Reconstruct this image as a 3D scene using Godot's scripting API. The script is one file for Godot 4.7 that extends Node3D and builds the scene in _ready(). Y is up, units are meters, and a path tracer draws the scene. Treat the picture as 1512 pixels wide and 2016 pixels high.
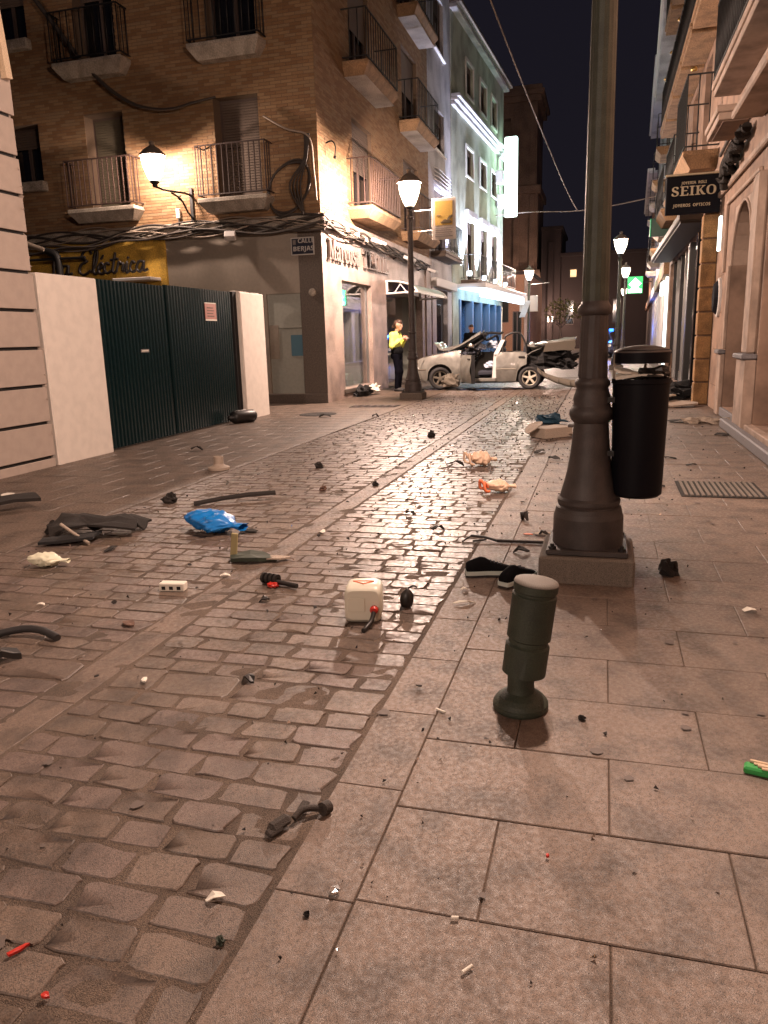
extends Node3D
# A pedestrian street at night: wet cobbles strewn with debris, a lamp post and a broken bollard close by, a wrecked car across the street.

var M = {}
var T = {}
var rng := RandomNumberGenerator.new()
var noise := FastNoiseLite.new()
const WARM := Color(1.0, 0.868, 0.79)


func _ready():
	rng.seed = 7
	noise.seed = 11
	noise.frequency = 1.0
	# camera
	var cam = Camera3D.new()
	cam.name = "camera"
	cam.transform = Transform3D(Basis(Vector3(0.96216, -0.02744, -0.27109), Vector3(-0.03433, 0.97478, -0.2205), Vector3(0.27031, 0.22146, 0.93696)).orthonormalized(), Vector3(0, 1.38, 0))
	cam.fov = 67.8
	cam.near = 0.05
	cam.far = 600.0
	add_child(cam)
	cam.current = true
	# night sky over a town: almost black, a little blue
	var sm = ProceduralSkyMaterial.new()
	sm.sky_top_color = lin(0.0085, 0.0075, 0.0125)
	sm.sky_horizon_color = lin(0.0110, 0.0095, 0.0135)
	sm.sky_curve = 0.2
	sm.ground_bottom_color = lin(0.008, 0.007, 0.008)
	sm.ground_horizon_color = lin(0.012, 0.010, 0.012)
	var sky = Sky.new()
	sky.sky_material = sm
	var env = Environment.new()
	env.background_mode = Environment.BG_SKY
	env.sky = sky
	env.tonemap_mode = Environment.TONE_MAPPER_LINEAR
	env.tonemap_exposure = 1.0
	env.sdfgi_enabled = true
	env.ssao_enabled = true
	env.ssil_enabled = true
	var we = WorldEnvironment.new()
	we.name = "world_environment"
	we.environment = env
	add_child(we)
	materials()
	ground()
	brick_building()
	left_lot()
	white_building()
	hotel()
	far_end()
	right_side()
	lamps()
	overhead_cables()
	wreck()
	police_car()
	people()
	bollard()
	debris()


# ---------- helpers: colours, materials, nodes ----------
func lin(r, g, b, a = 1.0):
	return Color(r, g, b, a).linear_to_srgb()


func tex(seed_, freq, lo, hi, oct = 3, size = 512, kind = FastNoiseLite.TYPE_SIMPLEX_SMOOTH, power = 1.0):
	var n = FastNoiseLite.new()
	n.seed = seed_
	n.noise_type = kind
	n.frequency = freq
	n.fractal_octaves = oct
	var im: Image = n.get_seamless_image(size, size)
	im.convert(Image.FORMAT_RGB8)
	var d := im.get_data()
	for i in d.size():
		var v = pow(d[i] / 255.0, power)
		d[i] = int(clampf(lo + (hi - lo) * v, 0, 1) * 255)
	return ImageTexture.create_from_image(Image.create_from_data(size, size, false, Image.FORMAT_RGB8, d))


func mk(key, c, rough = 0.8, o = {}):
	var m = StandardMaterial3D.new()
	m.resource_name = key
	m.albedo_color = c
	m.roughness = rough
	m.metallic = o.get("metal", 0.0)
	if o.has("spec"):
		m.metallic_specular = o.spec
	if o.has("tex"):
		m.albedo_texture = T[o.tex]
	if o.has("tex") or o.has("bump") or o.has("rt"):
		m.uv1_triplanar = true
		m.uv1_world_triplanar = not o.get("local", false)
		m.uv1_scale = Vector3.ONE * o.get("s", 1.0)
	if o.has("rt"):
		m.roughness_texture = T[o.rt]
	if o.has("bump"):
		m.heightmap_enabled = true
		m.heightmap_texture = T[o.bump]
		m.heightmap_scale = o.get("bs", 0.2)
	if o.has("blotch"):
		m.detail_enabled = true
		m.detail_blend_mode = BaseMaterial3D.BLEND_MODE_MUL
		m.detail_albedo = T[o.blotch]
		m.detail_uv_layer = BaseMaterial3D.DETAIL_UV_2
		m.uv2_triplanar = true
		m.uv2_world_triplanar = not o.get("local", false)
		m.uv2_scale = Vector3.ONE * o.get("s2", 0.3)
	if o.has("em"):
		m.emission_enabled = true
		m.emission = o.em
		m.emission_energy_multiplier = o.get("e", 1.0)
	if o.get("vc", false):
		m.vertex_color_use_as_albedo = true
	if c.a < 1.0:
		m.transparency = BaseMaterial3D.TRANSPARENCY_ALPHA
	if o.get("coat", 0.0) > 0:
		m.clearcoat_enabled = true
		m.clearcoat = o.coat
		m.clearcoat_roughness = 0.1
	m.cull_mode = BaseMaterial3D.CULL_DISABLED
	M[key] = m
	return m


func materials():
	T.speck = tex(3, 0.34, 0.42, 1.42, 2, 512, FastNoiseLite.TYPE_VALUE, 1.0)
	T.grain = tex(4, 0.05, 0.7, 1.08, 4)
	T.blotch = tex(5, 0.012, 0.74, 1.14, 5)
	T.stain = tex(15, 0.014, 0.70, 1.20, 5)
	T.rough = tex(6, 0.02, 0.45, 1.15, 4)
	T.bump = tex(8, 0.06, 0.0, 1.0, 4)
	T.fine = tex(9, 0.2, 0.0, 1.0, 3)
	T.wear = tex(14, 0.05, 0.25, 1.25, 5)
	T.dust = tex(13, 0.02, 0.80, 1.08, 5)
	T.faint = tex(12, 0.02, 0.955, 1.02, 4)
	T.streak = tex(10, 0.02, 0.82, 1.06, 5)
	mk("mortar", lin(0.145, 0.102, 0.074), 0.9, {"tex": "speck", "s": 2.5, "blotch": "blotch", "s2": 0.35, "bump": "fine", "bs": 0.5})
	for i in 6:
		var k = [0.125, 0.136, 0.145, 0.156, 0.147, 0.130][i]
		mk("stone%d" % i, lin(k * 1.15, k * 0.83, k * [0.64, 0.65, 0.68, 0.63, 0.69, 0.62][i]), 0.66, {"tex": "speck", "s": 2.6, "rt": "rough", "blotch": "stain", "s2": 0.5, "bump": "fine", "bs": 0.12})
	for i in 6:
		var c = M["stone%d" % i].albedo_color
		mk("polished%d" % i, c, 0.58, {"tex": "speck", "s": 2.6, "rt": "rough", "blotch": "stain", "s2": 0.5, "bump": "fine", "bs": 0.05})
	mk("stones", Color(1, 1, 1), 0.58, {"tex": "speck", "s": 2.6, "rt": "rough", "blotch": "stain", "s2": 0.5, "bump": "bump", "bs": 0.06, "vc": true})
	for i in 4:
		var k = [0.155, 0.172, 0.163, 0.182][i]
		mk("slab%d" % i, lin(k * 1.16, k * 0.83, k * 0.635), 0.72, {"tex": "speck", "s": 3.3, "rt": "rough", "blotch": "stain", "s2": 0.6, "bump": "fine", "bs": 0.12})
	mk("left_slab", lin(0.155, 0.110, 0.082), 0.66, {"tex": "speck", "s": 3.3, "rt": "rough", "blotch": "stain", "s2": 0.4, "bump": "fine", "bs": 0.12})
	mk("brick_face", Color(1, 1, 1), 0.85, {"vc": true, "tex": "grain", "s": 3.0, "bump": "fine", "bs": 0.2})
	for i in 5:
		mk("brick%d" % i, [lin(0.30, 0.175, 0.085), lin(0.27, 0.148, 0.068), lin(0.335, 0.205, 0.105), lin(0.245, 0.13, 0.06), lin(0.305, 0.195, 0.105)][i], 0.85, {"tex": "grain", "s": 3.0, "bump": "fine", "bs": 0.2})
	mk("joint", lin(0.17, 0.115, 0.075), 0.95, {"tex": "grain", "s": 2.0})
	mk("grey_panel", lin(0.25, 0.215, 0.175), 0.55, {"tex": "faint", "s": 1.0})
	mk("panel_dark", lin(0.11, 0.085, 0.068), 0.6, {"tex": "grain", "s": 1.0})
	mk("shutter_grey", lin(0.30, 0.31, 0.275), 0.5, {"tex": "faint", "s": 1.0})
	mk("pink_stone", lin(0.40, 0.30, 0.255), 0.55, {"tex": "grain", "s": 1.0, "blotch": "blotch", "s2": 0.2})
	mk("yellow", lin(0.66, 0.40, 0.06), 0.7, {"tex": "grain", "s": 1.0, "blotch": "blotch", "s2": 0.4})
	mk("ledge", lin(0.46, 0.40, 0.33), 0.8, {"tex": "grain", "s": 1.0, "blotch": "blotch", "s2": 0.5})
	mk("ledge_red", lin(0.16, 0.09, 0.065), 0.85, {"tex": "grain", "s": 1.0})
	mk("white_wall", lin(0.60, 0.56, 0.52), 0.9, {"tex": "grain", "s": 1.2, "blotch": "blotch", "s2": 0.15, "bump": "bump", "bs": 0.5})
	mk("pillar_white", lin(0.72, 0.645, 0.575), 0.9, {"tex": "faint", "s": 0.5, "bump": "fine", "bs": 0.06})
	mk("left_wall", lin(0.42, 0.34, 0.29), 0.9, {"tex": "faint", "s": 0.6, "bump": "fine", "bs": 0.05})
	mk("torn", lin(0.22, 0.15, 0.10), 0.95, {"tex": "grain", "s": 3.0, "bump": "bump", "bs": 2.0})
	mk("black_gap", lin(0.012, 0.010, 0.010), 0.9)
	mk("gate", lin(0.003, 0.014, 0.016), 0.2, {"spec": 0.35})
	mk("iron", lin(0.012, 0.011, 0.011), 0.6, {"tex": "grain", "s": 4.0})
	mk("iron_red", lin(0.055, 0.03, 0.024), 0.6, {"tex": "grain", "s": 4.0})
	mk("brass", lin(0.55, 0.38, 0.14), 0.3, {"metal": 0.9})
	mk("post", lin(0.068, 0.055, 0.052), 0.5, {"tex": "grain", "s": 5.0, "blotch": "blotch", "s2": 1.2, "bump": "bump", "bs": 0.15})
	mk("post_green", lin(0.060, 0.072, 0.050), 0.5, {"tex": "grain", "s": 5.0, "blotch": "blotch", "s2": 1.2, "bump": "bump", "bs": 0.12})
	mk("bollard", lin(0.040, 0.052, 0.034), 0.6, {"tex": "grain", "s": 5.0, "blotch": "blotch", "s2": 1.3, "bump": "bump", "bs": 0.15})
	mk("bollard_rim", lin(0.14, 0.12, 0.10), 0.7, {"tex": "grain", "s": 8.0})
	mk("lantern_roof", lin(0.18, 0.15, 0.12), 0.6, {"tex": "grain", "s": 5.0})
	mk("footing", lin(0.20, 0.165, 0.135), 0.85, {"tex": "speck", "s": 3.0, "bump": "fine", "bs": 0.2})
	mk("bin", lin(0.004, 0.004, 0.0065), 0.5, {"spec": 0.25, "bump": "bump", "bs": 0.05, "s": 3.0})
	mk("bin_lid", lin(0.075, 0.058, 0.052), 0.5, {"tex": "grain", "s": 4.0})
	mk("glow", lin(1, 0.93, 0.80), 0.5, {"em": Color(1.0, 0.93, 0.80), "e": 9.0})
	mk("glow_far", lin(1, 0.95, 0.86), 0.5, {"em": Color(1.0, 0.95, 0.86), "e": 6.0})
	mk("glow_cool", lin(0.9, 0.95, 1), 0.5, {"em": Color(0.88, 0.95, 1.0), "e": 4.0})
	mk("glow_sign", lin(0.9, 1, 0.95), 0.5, {"em": Color(0.86, 1.0, 0.94), "e": 3.2})
	mk("glow_green", lin(0.02, 0.6, 0.2), 0.4, {"em": Color(0.03, 0.85, 0.42), "e": 0.95})
	mk("glow_white", lin(0.9, 1, 0.97), 0.4, {"em": Color(0.93, 1.0, 0.98), "e": 2.4})
	mk("glow_blue", lin(0.05, 0.2, 1), 0.4, {"em": Color(0.10, 0.42, 1.0), "e": 4.0})
	mk("glow_window", lin(1, 0.8, 0.5), 0.5, {"em": Color(1.0, 0.84, 0.6), "e": 1.0})
	mk("sign_off", lin(0.012, 0.05, 0.035), 0.3)
	mk("sign_green_edge", lin(0.02, 0.35, 0.17), 0.4, {"em": Color(0.02, 0.5, 0.25), "e": 0.5})
	mk("dark_glass", lin(0.008, 0.008, 0.010), 0.06, {"spec": 0.6})
	mk("smoked_glass", lin(0.005, 0.005, 0.006), 0.12, {"spec": 0.14})
	mk("glass", Color(0.3, 0.32, 0.32, 0.03), 0.03)
	mk("shop_back", lin(0.16, 0.16, 0.145), 0.8, {"tex": "grain", "s": 1.0})
	mk("shutter", lin(0.15, 0.11, 0.085), 0.75, {"tex": "grain", "s": 2.0})
	mk("shutter_green", lin(0.115, 0.095, 0.062), 0.75, {"tex": "grain", "s": 2.0})
	mk("frame", lin(0.085, 0.06, 0.05), 0.6)
	mk("frame_white", lin(0.62, 0.60, 0.58), 0.6)
	mk("steel", lin(0.42, 0.41, 0.40), 0.32, {"metal": 0.9})
	mk("green_lit_wall", lin(0.50, 0.53, 0.43), 0.9, {"tex": "grain", "s": 1.0, "blotch": "blotch", "s2": 0.12})  # green of the sign light put into the wall colour
	mk("lavender_lit_wall", lin(0.62, 0.60, 0.62), 0.9, {"tex": "grain", "s": 1.0, "blotch": "blotch", "s2": 0.12})  # white wall, lavender of the cool lamps put into its colour
	mk("blue_lit_glass", lin(0.02, 0.07, 0.17), 0.15)
	mk("blue_lit_panel", lin(0.07, 0.13, 0.22), 0.5)  # blue entrance light tinted into the column colour
	mk("canopy_grey", lin(0.10, 0.09, 0.08), 0.6, {"tex": "faint", "s": 1.0})
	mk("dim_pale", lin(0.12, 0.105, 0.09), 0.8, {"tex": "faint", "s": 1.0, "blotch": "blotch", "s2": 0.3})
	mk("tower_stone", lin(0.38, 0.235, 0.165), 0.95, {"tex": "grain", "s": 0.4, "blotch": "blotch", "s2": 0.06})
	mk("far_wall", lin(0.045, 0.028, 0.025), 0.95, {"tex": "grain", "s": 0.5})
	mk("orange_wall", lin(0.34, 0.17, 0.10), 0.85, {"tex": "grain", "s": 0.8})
	mk("cream", lin(0.30, 0.20, 0.145), 0.85, {"tex": "faint", "s": 0.8, "blotch": "blotch", "s2": 0.25, "bump": "fine", "bs": 0.06})
	mk("cream_light", lin(0.40, 0.295, 0.23), 0.8, {"tex": "faint", "s": 1.2, "blotch": "blotch", "s2": 0.3})
	mk("quoin", lin(0.36, 0.20, 0.08), 0.85, {"tex": "grain", "s": 1.6, "blotch": "blotch", "s2": 0.5, "bump": "bump", "bs": 0.3})
	mk("soffit", lin(0.40, 0.25, 0.135), 0.85, {"tex": "grain", "s": 1.0, "blotch": "blotch", "s2": 0.4})
	mk("grey_kerb", lin(0.20, 0.19, 0.20), 0.7, {"tex": "speck", "s": 3.0})
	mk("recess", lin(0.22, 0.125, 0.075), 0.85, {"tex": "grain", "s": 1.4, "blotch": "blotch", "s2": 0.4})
	mk("door_wood", lin(0.10, 0.05, 0.03), 0.6, {"tex": "streak", "s": 2.0})
	mk("sign_black", lin(0.008, 0.008, 0.011), 0.75, {"spec": 0.2})
	mk("gilt", lin(0.30, 0.24, 0.155), 0.45, {"metal": 0.4})
	mk("letter_grey", lin(0.12, 0.095, 0.085), 0.5)
	mk("letter_black", lin(0.012, 0.009, 0.008), 0.5)
	mk("enamel", lin(0.02, 0.022, 0.035), 0.3)
	mk("enamel_white", lin(0.40, 0.38, 0.35), 0.5)
	mk("cable", lin(0.045, 0.036, 0.03), 0.7)
	mk("cable_pale", lin(0.30, 0.24, 0.19), 0.7)
	mk("banner_white", lin(0.52, 0.46, 0.40), 0.8, {"tex": "grain", "s": 2.0})
	mk("banner_yellow", lin(0.55, 0.34, 0.06), 0.8, {"tex": "grain", "s": 2.0})
	mk("print_grey", lin(0.17, 0.15, 0.14), 0.8)
	mk("print_brown", lin(0.07, 0.045, 0.015), 0.8)
	mk("paint", lin(0.25, 0.24, 0.215), 0.34, {"metal": 0.3, "coat": 0.5, "tex": "dust", "s": 0.35})
	mk("burnt", lin(0.014, 0.013, 0.014), 0.75, {"tex": "grain", "s": 5.0, "bump": "bump", "bs": 1.0})
	mk("rubber", lin(0.020, 0.018, 0.018), 0.7)
	mk("alloy", lin(0.52, 0.48, 0.40), 0.35, {"metal": 0.8})
	mk("dusty", lin(0.16, 0.135, 0.105), 0.85, {"tex": "grain", "s": 6.0})
	mk("seat", lin(0.028, 0.030, 0.042), 0.9)
	mk("airbag", lin(0.45, 0.50, 0.60), 0.85)
	mk("skin", lin(0.42, 0.22, 0.15), 0.55, {"spec": 0.4})
	mk("hair", lin(0.05, 0.024, 0.014), 0.6)
	mk("hivis", lin(0.74, 0.80, 0.16), 0.75)
	mk("navy", lin(0.004, 0.004, 0.0065), 0.9, {"spec": 0.12})
	mk("black_cloth", lin(0.005, 0.005, 0.006), 0.9, {"spec": 0.2})
	mk("white_cloth", lin(0.66, 0.66, 0.64), 0.85)
	mk("grey_cloth", lin(0.30, 0.31, 0.30), 0.85)
	mk("yellow_cloth", lin(0.58, 0.52, 0.20), 0.85)
	mk("jeans", lin(0.030, 0.034, 0.060), 0.85)
	mk("water", lin(0.01, 0.011, 0.013), 0.05, {"spec": 0.6})
	mk("plastic_white", lin(0.66, 0.63, 0.52), 0.35)
	mk("orange", lin(0.70, 0.17, 0.07), 0.45)
	mk("red", lin(0.48, 0.025, 0.015), 0.4)
	mk("blue_bag", lin(0.005, 0.15, 0.46), 0.38)
	mk("white_bag", lin(0.68, 0.66, 0.50), 0.5)
	mk("peach_bag", lin(0.70, 0.50, 0.36), 0.5)
	mk("charred", lin(0.022, 0.016, 0.013), 0.85, {"tex": "grain", "s": 8.0, "bump": "bump", "bs": 0.6})
	mk("rusty", lin(0.060, 0.042, 0.032), 0.7, {"tex": "wear", "s": 9.0, "bump": "bump", "bs": 0.3})
	mk("dark_plastic", lin(0.014, 0.012, 0.011), 0.45)
	mk("olive", lin(0.022, 0.030, 0.018), 0.7)
	mk("straw", lin(0.30, 0.25, 0.12), 0.7)
	mk("paper", lin(0.66, 0.62, 0.54), 0.85)
	mk("board", lin(0.42, 0.34, 0.27), 0.85, {"tex": "grain", "s": 3.0})
	mk("foil", lin(0.8, 0.8, 0.8), 0.12, {"metal": 1.0})
	mk("green_paint", lin(0.03, 0.28, 0.06), 0.45)
	mk("raw_wood", lin(0.66, 0.50, 0.34), 0.8, {"tex": "streak", "s": 6.0})
	mk("sole", lin(0.45, 0.50, 0.46), 0.7)
	mk("teal_cloth", lin(0.012, 0.05, 0.085), 0.7)
	mk("police_blue", lin(0.02, 0.03, 0.07), 0.25, {"coat": 0.8})
	mk("leaf", lin(0.12, 0.11, 0.025), 0.8)
	mk("bark", lin(0.16, 0.11, 0.08), 0.9)
	mk("stain_dark", lin(0.105, 0.080, 0.068), 0.7)


func numbered(o, par):
	par.add_child(o, true)
	return o


func tag(o, label, category, group = "", kind = ""):
	o.set_meta("label", label)
	if category != "":
		o.set_meta("category", category)
	if group != "":
		o.set_meta("group", group)
	if kind != "":
		o.set_meta("kind", kind)
	return o


func thing(called, label, category, at = Vector3.ZERO, turn = 0.0, group = ""):
	var o = Node3D.new()
	o.name = called
	numbered(o, self)
	o.position = at
	o.rotation.y = turn
	return tag(o, label, category, group)


func shape(s):
	if s is Mesh:
		return s
	s.generate_normals()
	return s.commit()


func part(par, called, s, m, label = ""):
	var o = MeshInstance3D.new()
	o.name = called
	o.mesh = shape(s)
	o.material_override = M[m]
	numbered(o, par)
	if label != "":
		o.set_meta("label", label)
	return o


func struct(called, s, m):
	var o = part(self, called, s, m)
	o.set_meta("kind", "structure")
	return o


func single(called, s, m, label, category, at = Vector3.ZERO, turn = 0.0, group = ""):
	var o = part(self, called, s, m)
	o.position = at
	o.rotation.y = turn
	return tag(o, label, category, group)


func omni(par, called, at, color, energy, size = 0.1):
	var l = OmniLight3D.new()
	l.name = called
	l.light_color = color
	l.light_energy = energy
	l.light_size = size
	l.omni_range = 80.0
	l.omni_attenuation = 2.0
	l.shadow_enabled = true
	l.position = at
	par.add_child(l, true)
	return l


# ---------- helpers: shapes ----------
func S(smooth = false):
	var s = SurfaceTool.new()
	s.begin(Mesh.PRIMITIVE_TRIANGLES)
	s.set_smooth_group(1 if smooth else -1)
	return s


func tri(s, a, b, c):
	s.add_vertex(a)
	s.add_vertex(c)
	s.add_vertex(b)


func quad(s, a, b, c, d):
	tri(s, a, b, c)
	tri(s, a, c, d)


func box(s, X: Transform3D, size: Vector3, ch := 0.0):
	var h := size * 0.5
	ch = minf(ch, minf(h.x, minf(h.y, h.z)) * 0.9)
	for i in 3:
		var j := (i + 1) % 3
		var k := (i + 2) % 3
		for si in [-1.0, 1.0]:
			var p := []
			for q in [[-1, -1], [1, -1], [1, 1], [-1, 1]]:
				var v := Vector3()
				v[i] = si * h[i]
				v[j] = q[0] * (h[j] - ch)
				v[k] = q[1] * (h[k] - ch)
				p.append(X * v)
			if si > 0:
				quad(s, p[0], p[1], p[2], p[3])
			else:
				quad(s, p[0], p[3], p[2], p[1])
		if ch > 0:
			for si in [-1.0, 1.0]:
				for sj in [-1.0, 1.0]:
					var p := []
					for sk in [-1.0, 1.0]:
						var v := Vector3()
						v[i] = si * h[i]
						v[j] = sj * (h[j] - ch)
						v[k] = sk * (h[k] - ch)
						var w := v
						w[i] = si * (h[i] - ch)
						w[j] = sj * h[j]
						p.append(X * v)
						p.append(X * w)
					if si == sj:
						quad(s, p[0], p[1], p[3], p[2])
					else:
						quad(s, p[0], p[2], p[3], p[1])
	if ch > 0:
		for sx in [-1.0, 1.0]:
			for sy in [-1.0, 1.0]:
				for sz in [-1.0, 1.0]:
					var c := Vector3(sx * (h.x - ch), sy * (h.y - ch), sz * (h.z - ch))
					var a := X * (c + Vector3(sx * ch, 0, 0))
					var b := X * (c + Vector3(0, sy * ch, 0))
					var d := X * (c + Vector3(0, 0, sz * ch))
					if sx * sy * sz > 0:
						tri(s, a, b, d)
					else:
						tri(s, a, d, b)


func at(x, y, z, yaw := 0.0, pitch := 0.0, roll := 0.0):
	return Transform3D(Basis.from_euler(Vector3(pitch, yaw, roll)), Vector3(x, y, z))


func fbox(s, F: Transform3D, u0, u1, y0, y1, d0, d1, ch := 0.0):
	box(s, F * Transform3D(Basis(), Vector3((u0 + u1) / 2.0, (y0 + y1) / 2.0, (d0 + d1) / 2.0)), Vector3(absf(u1 - u0), absf(y1 - y0), absf(d1 - d0)), ch)


func bx(x0, x1, y0, y1, z0, z1, ch := 0.0):
	var s = S()
	fbox(s, Transform3D(), x0, x1, y0, y1, z0, z1, ch)
	return s


func fb(F, u0, u1, y0, y1, d0, d1, ch := 0.0):
	var s = S()
	fbox(s, F, u0, u1, y0, y1, d0, d1, ch)
	return s


# a wall face with openings [u0, u1, y0, y1] whose reveals go back by depth
func wall(s, F: Transform3D, u0, u1, y0, y1, ops = [], depth = 0.2):
	var us := [u0, u1]
	var ys := [y0, y1]
	for o in ops:
		for v in [o[0], o[1]]:
			if v > u0 and v < u1 and not v in us:
				us.append(v)
		for v in [o[2], o[3]]:
			if v > y0 and v < y1 and not v in ys:
				ys.append(v)
	us.sort()
	ys.sort()
	for i in us.size() - 1:
		for j in ys.size() - 1:
			var cu = (us[i] + us[i + 1]) / 2.0
			var cy = (ys[j] + ys[j + 1]) / 2.0
			var hole := false
			for o in ops:
				if cu > o[0] and cu < o[1] and cy > o[2] and cy < o[3]:
					hole = true
			if not hole:
				quad(s, F * Vector3(us[i], ys[j], 0), F * Vector3(us[i + 1], ys[j], 0), F * Vector3(us[i + 1], ys[j + 1], 0), F * Vector3(us[i], ys[j + 1], 0))
	for o in ops:
		var a = Vector3(o[0], o[2], 0)
		var b = Vector3(o[1], o[2], 0)
		var c = Vector3(o[1], o[3], 0)
		var d = Vector3(o[0], o[3], 0)
		var z = Vector3(0, 0, -depth)
		for e in [[a, b], [b, c], [c, d], [d, a]]:
			quad(s, F * e[1], F * e[0], F * (e[0] + z), F * (e[1] + z))


func lathe(s, prof, n, X: Transform3D = Transform3D(), sharp = true, flute = 0.0):
	for i in prof.size() - 1:
		if sharp:
			s.set_smooth_group(i + 1)
		else:
			s.set_smooth_group(1)
		for k in n:
			var p := []
			for e in [[i, k], [i, k + 1], [i + 1, k + 1], [i + 1, k]]:
				var a = TAU * e[1] / n
				var r = prof[e[0]].x
				if flute > 0 and prof[e[0]].x > 0.001:
					r -= flute * pow(absf(sin(a * 8.0)), 0.6)
				p.append(X * Vector3(r * cos(a), prof[e[0]].y, -r * sin(a)))
			if prof[i].x < 1e-5:
				tri(s, p[0], p[2], p[3])
			elif prof[i + 1].x < 1e-5:
				tri(s, p[0], p[1], p[2])
			else:
				quad(s, p[0], p[1], p[2], p[3])
	s.set_smooth_group(-1)


func tube(s, pts, r, n = 6, taper = 1.0):
	var rings := []
	var up := Vector3(0.13, 0.97, 0.2)
	for i in pts.size():
		var d: Vector3 = (pts[mini(i + 1, pts.size() - 1)] - pts[maxi(i - 1, 0)]).normalized()
		if absf(d.dot(up)) > 0.95:
			up = Vector3(0.9, 0.1, 0.4)
		var a := d.cross(up).normalized()
		var b := a.cross(d)
		up = b
		var rr = r * lerpf(1.0, taper, float(i) / maxi(1, pts.size() - 1))
		var ring := []
		for k in n:
			var t = TAU * k / n
			ring.append(pts[i] + (a * cos(t) + b * sin(t)) * rr)
		rings.append(ring)
	s.set_smooth_group(1)
	for i in rings.size() - 1:
		for k in n:
			var l = (k + 1) % n
			quad(s, rings[i][k], rings[i][l], rings[i + 1][l], rings[i + 1][k])
	s.set_smooth_group(-1)
	for k in range(1, n - 1):
		tri(s, rings[0][0], rings[0][k + 1], rings[0][k])
		var e = rings[-1]
		tri(s, e[0], e[k], e[k + 1])


func curve(pts, per = 6):
	var c = Curve3D.new()
	for i in pts.size():
		var t = (pts[mini(i + 1, pts.size() - 1)] - pts[maxi(i - 1, 0)]) / 6.0
		c.add_point(pts[i], -t, t)
	var out := []
	for i in pts.size() - 1:
		for k in per:
			out.append(c.sample(i, float(k) / per))
	out.append(pts[-1])
	return out


# a flat outline pushed out from depth d0 to d1 (in the frame X: outline in x and y, depth in z)
func prism(s, poly, X: Transform3D, d0, d1):
	var pp := PackedVector2Array(poly)
	if Geometry2D.is_polygon_clockwise(pp):
		pp.reverse()
	var idx := Geometry2D.triangulate_polygon(pp)
	var i := 0
	while i + 2 < idx.size():
		var a = pp[idx[i]]
		var b = pp[idx[i + 1]]
		var c = pp[idx[i + 2]]
		if (b - a).cross(c - a) < 0:
			var w = b
			b = c
			c = w
		tri(s, X * Vector3(a.x, a.y, d1), X * Vector3(b.x, b.y, d1), X * Vector3(c.x, c.y, d1))
		tri(s, X * Vector3(a.x, a.y, d0), X * Vector3(c.x, c.y, d0), X * Vector3(b.x, b.y, d0))
		i += 3
	for k in pp.size():
		var a = pp[k]
		var b = pp[(k + 1) % pp.size()]
		quad(s, X * Vector3(a.x, a.y, d0), X * Vector3(b.x, b.y, d0), X * Vector3(b.x, b.y, d1), X * Vector3(a.x, a.y, d1))


# a crumpled closed lump; flat = 1 keeps facets
func lump(s, X: Transform3D, r: Vector3, sd, amp = 0.35, nu = 14, nv = 9, facets = true, freq = 1.6):
	s.set_smooth_group(-1 if facets else 1)
	var g := []
	for j in nv + 1:
		var row := []
		for i in nu:
			var a = TAU * i / nu
			var b = PI * j / nv - PI / 2
			var d = Vector3(cos(a) * cos(b), sin(b), sin(a) * cos(b))
			var n = noise.get_noise_3d(d.x * freq + sd * 3.7, d.y * freq + sd, d.z * freq) + 0.5 * noise.get_noise_3d(d.x * freq * 2.7 + sd, d.y * freq * 2.7, d.z * freq * 2.7 + sd * 2.0)
			var v = d * (1.0 + amp * n * 1.6) * r
			v.y = maxf(v.y, -r.y * 0.55)
			row.append(X * v)
		g.append(row)
	for j in nv:
		for i in nu:
			var k = (i + 1) % nu
			quad(s, g[j][i], g[j + 1][i], g[j + 1][k], g[j][k])
	s.set_smooth_group(-1)


# a jagged bent plate lying on the ground
func shard(s, X: Transform3D, lx, lz, th, sd, bend = 0.0, n = 9):
	var top := []
	var low := []
	for i in n:
		var a = TAU * i / n
		var r = 0.72 + 0.42 * fposmod(sin(sd * 12.9 + i * 78.2) * 43.7, 1.0)
		var p = Vector3(cos(a) * r * lx / 2, 0, sin(a) * r * lz / 2)
		p.y = bend * (1.0 - pow(p.x / (lx / 2), 2)) + 0.25 * bend * sin(i * 2.1 + sd)
		top.append(X * (p + Vector3(0, th, 0)))
		low.append(X * p)
	var c0 = X * Vector3(0, th + bend, 0)
	var c1 = X * Vector3(0, bend, 0)
	for i in n:
		var k = (i + 1) % n
		tri(s, c0, top[k], top[i])
		tri(s, c1, low[i], low[k])
		quad(s, top[i], top[k], low[k], low[i])


func letters(par, F: Transform3D, u, y, text, size, m, font_name = "Droid Serif", depth = 0.02, bold = false, each = true, squeeze = 1.0):
	var f = SystemFont.new()
	f.font_names = PackedStringArray([font_name])
	if bold:
		f.font_weight = 700
	var w = u
	for c in (text if each else [text]):
		var adv = f.get_string_size(c, HORIZONTAL_ALIGNMENT_LEFT, -1, 64).x / 64.0 * size / 0.72 * squeeze
		if c != " ":
			var t = TextMesh.new()
			t.font = f
			t.text = c
			t.font_size = 64
			t.pixel_size = size / 0.72 / 64.0
			t.depth = depth
			t.curve_step = 1.5
			t.horizontal_alignment = HORIZONTAL_ALIGNMENT_LEFT
			t.vertical_alignment = VERTICAL_ALIGNMENT_BOTTOM
			var o = MeshInstance3D.new()
			o.name = "letter" if each else "lettering"
			o.mesh = t
			o.material_override = M[m]
			o.transform = F * Transform3D(Basis.from_scale(Vector3(squeeze, 1, 1)), Vector3(w, y, depth / 2))
			par.add_child(o, true)
		w += adv
	return w


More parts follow.
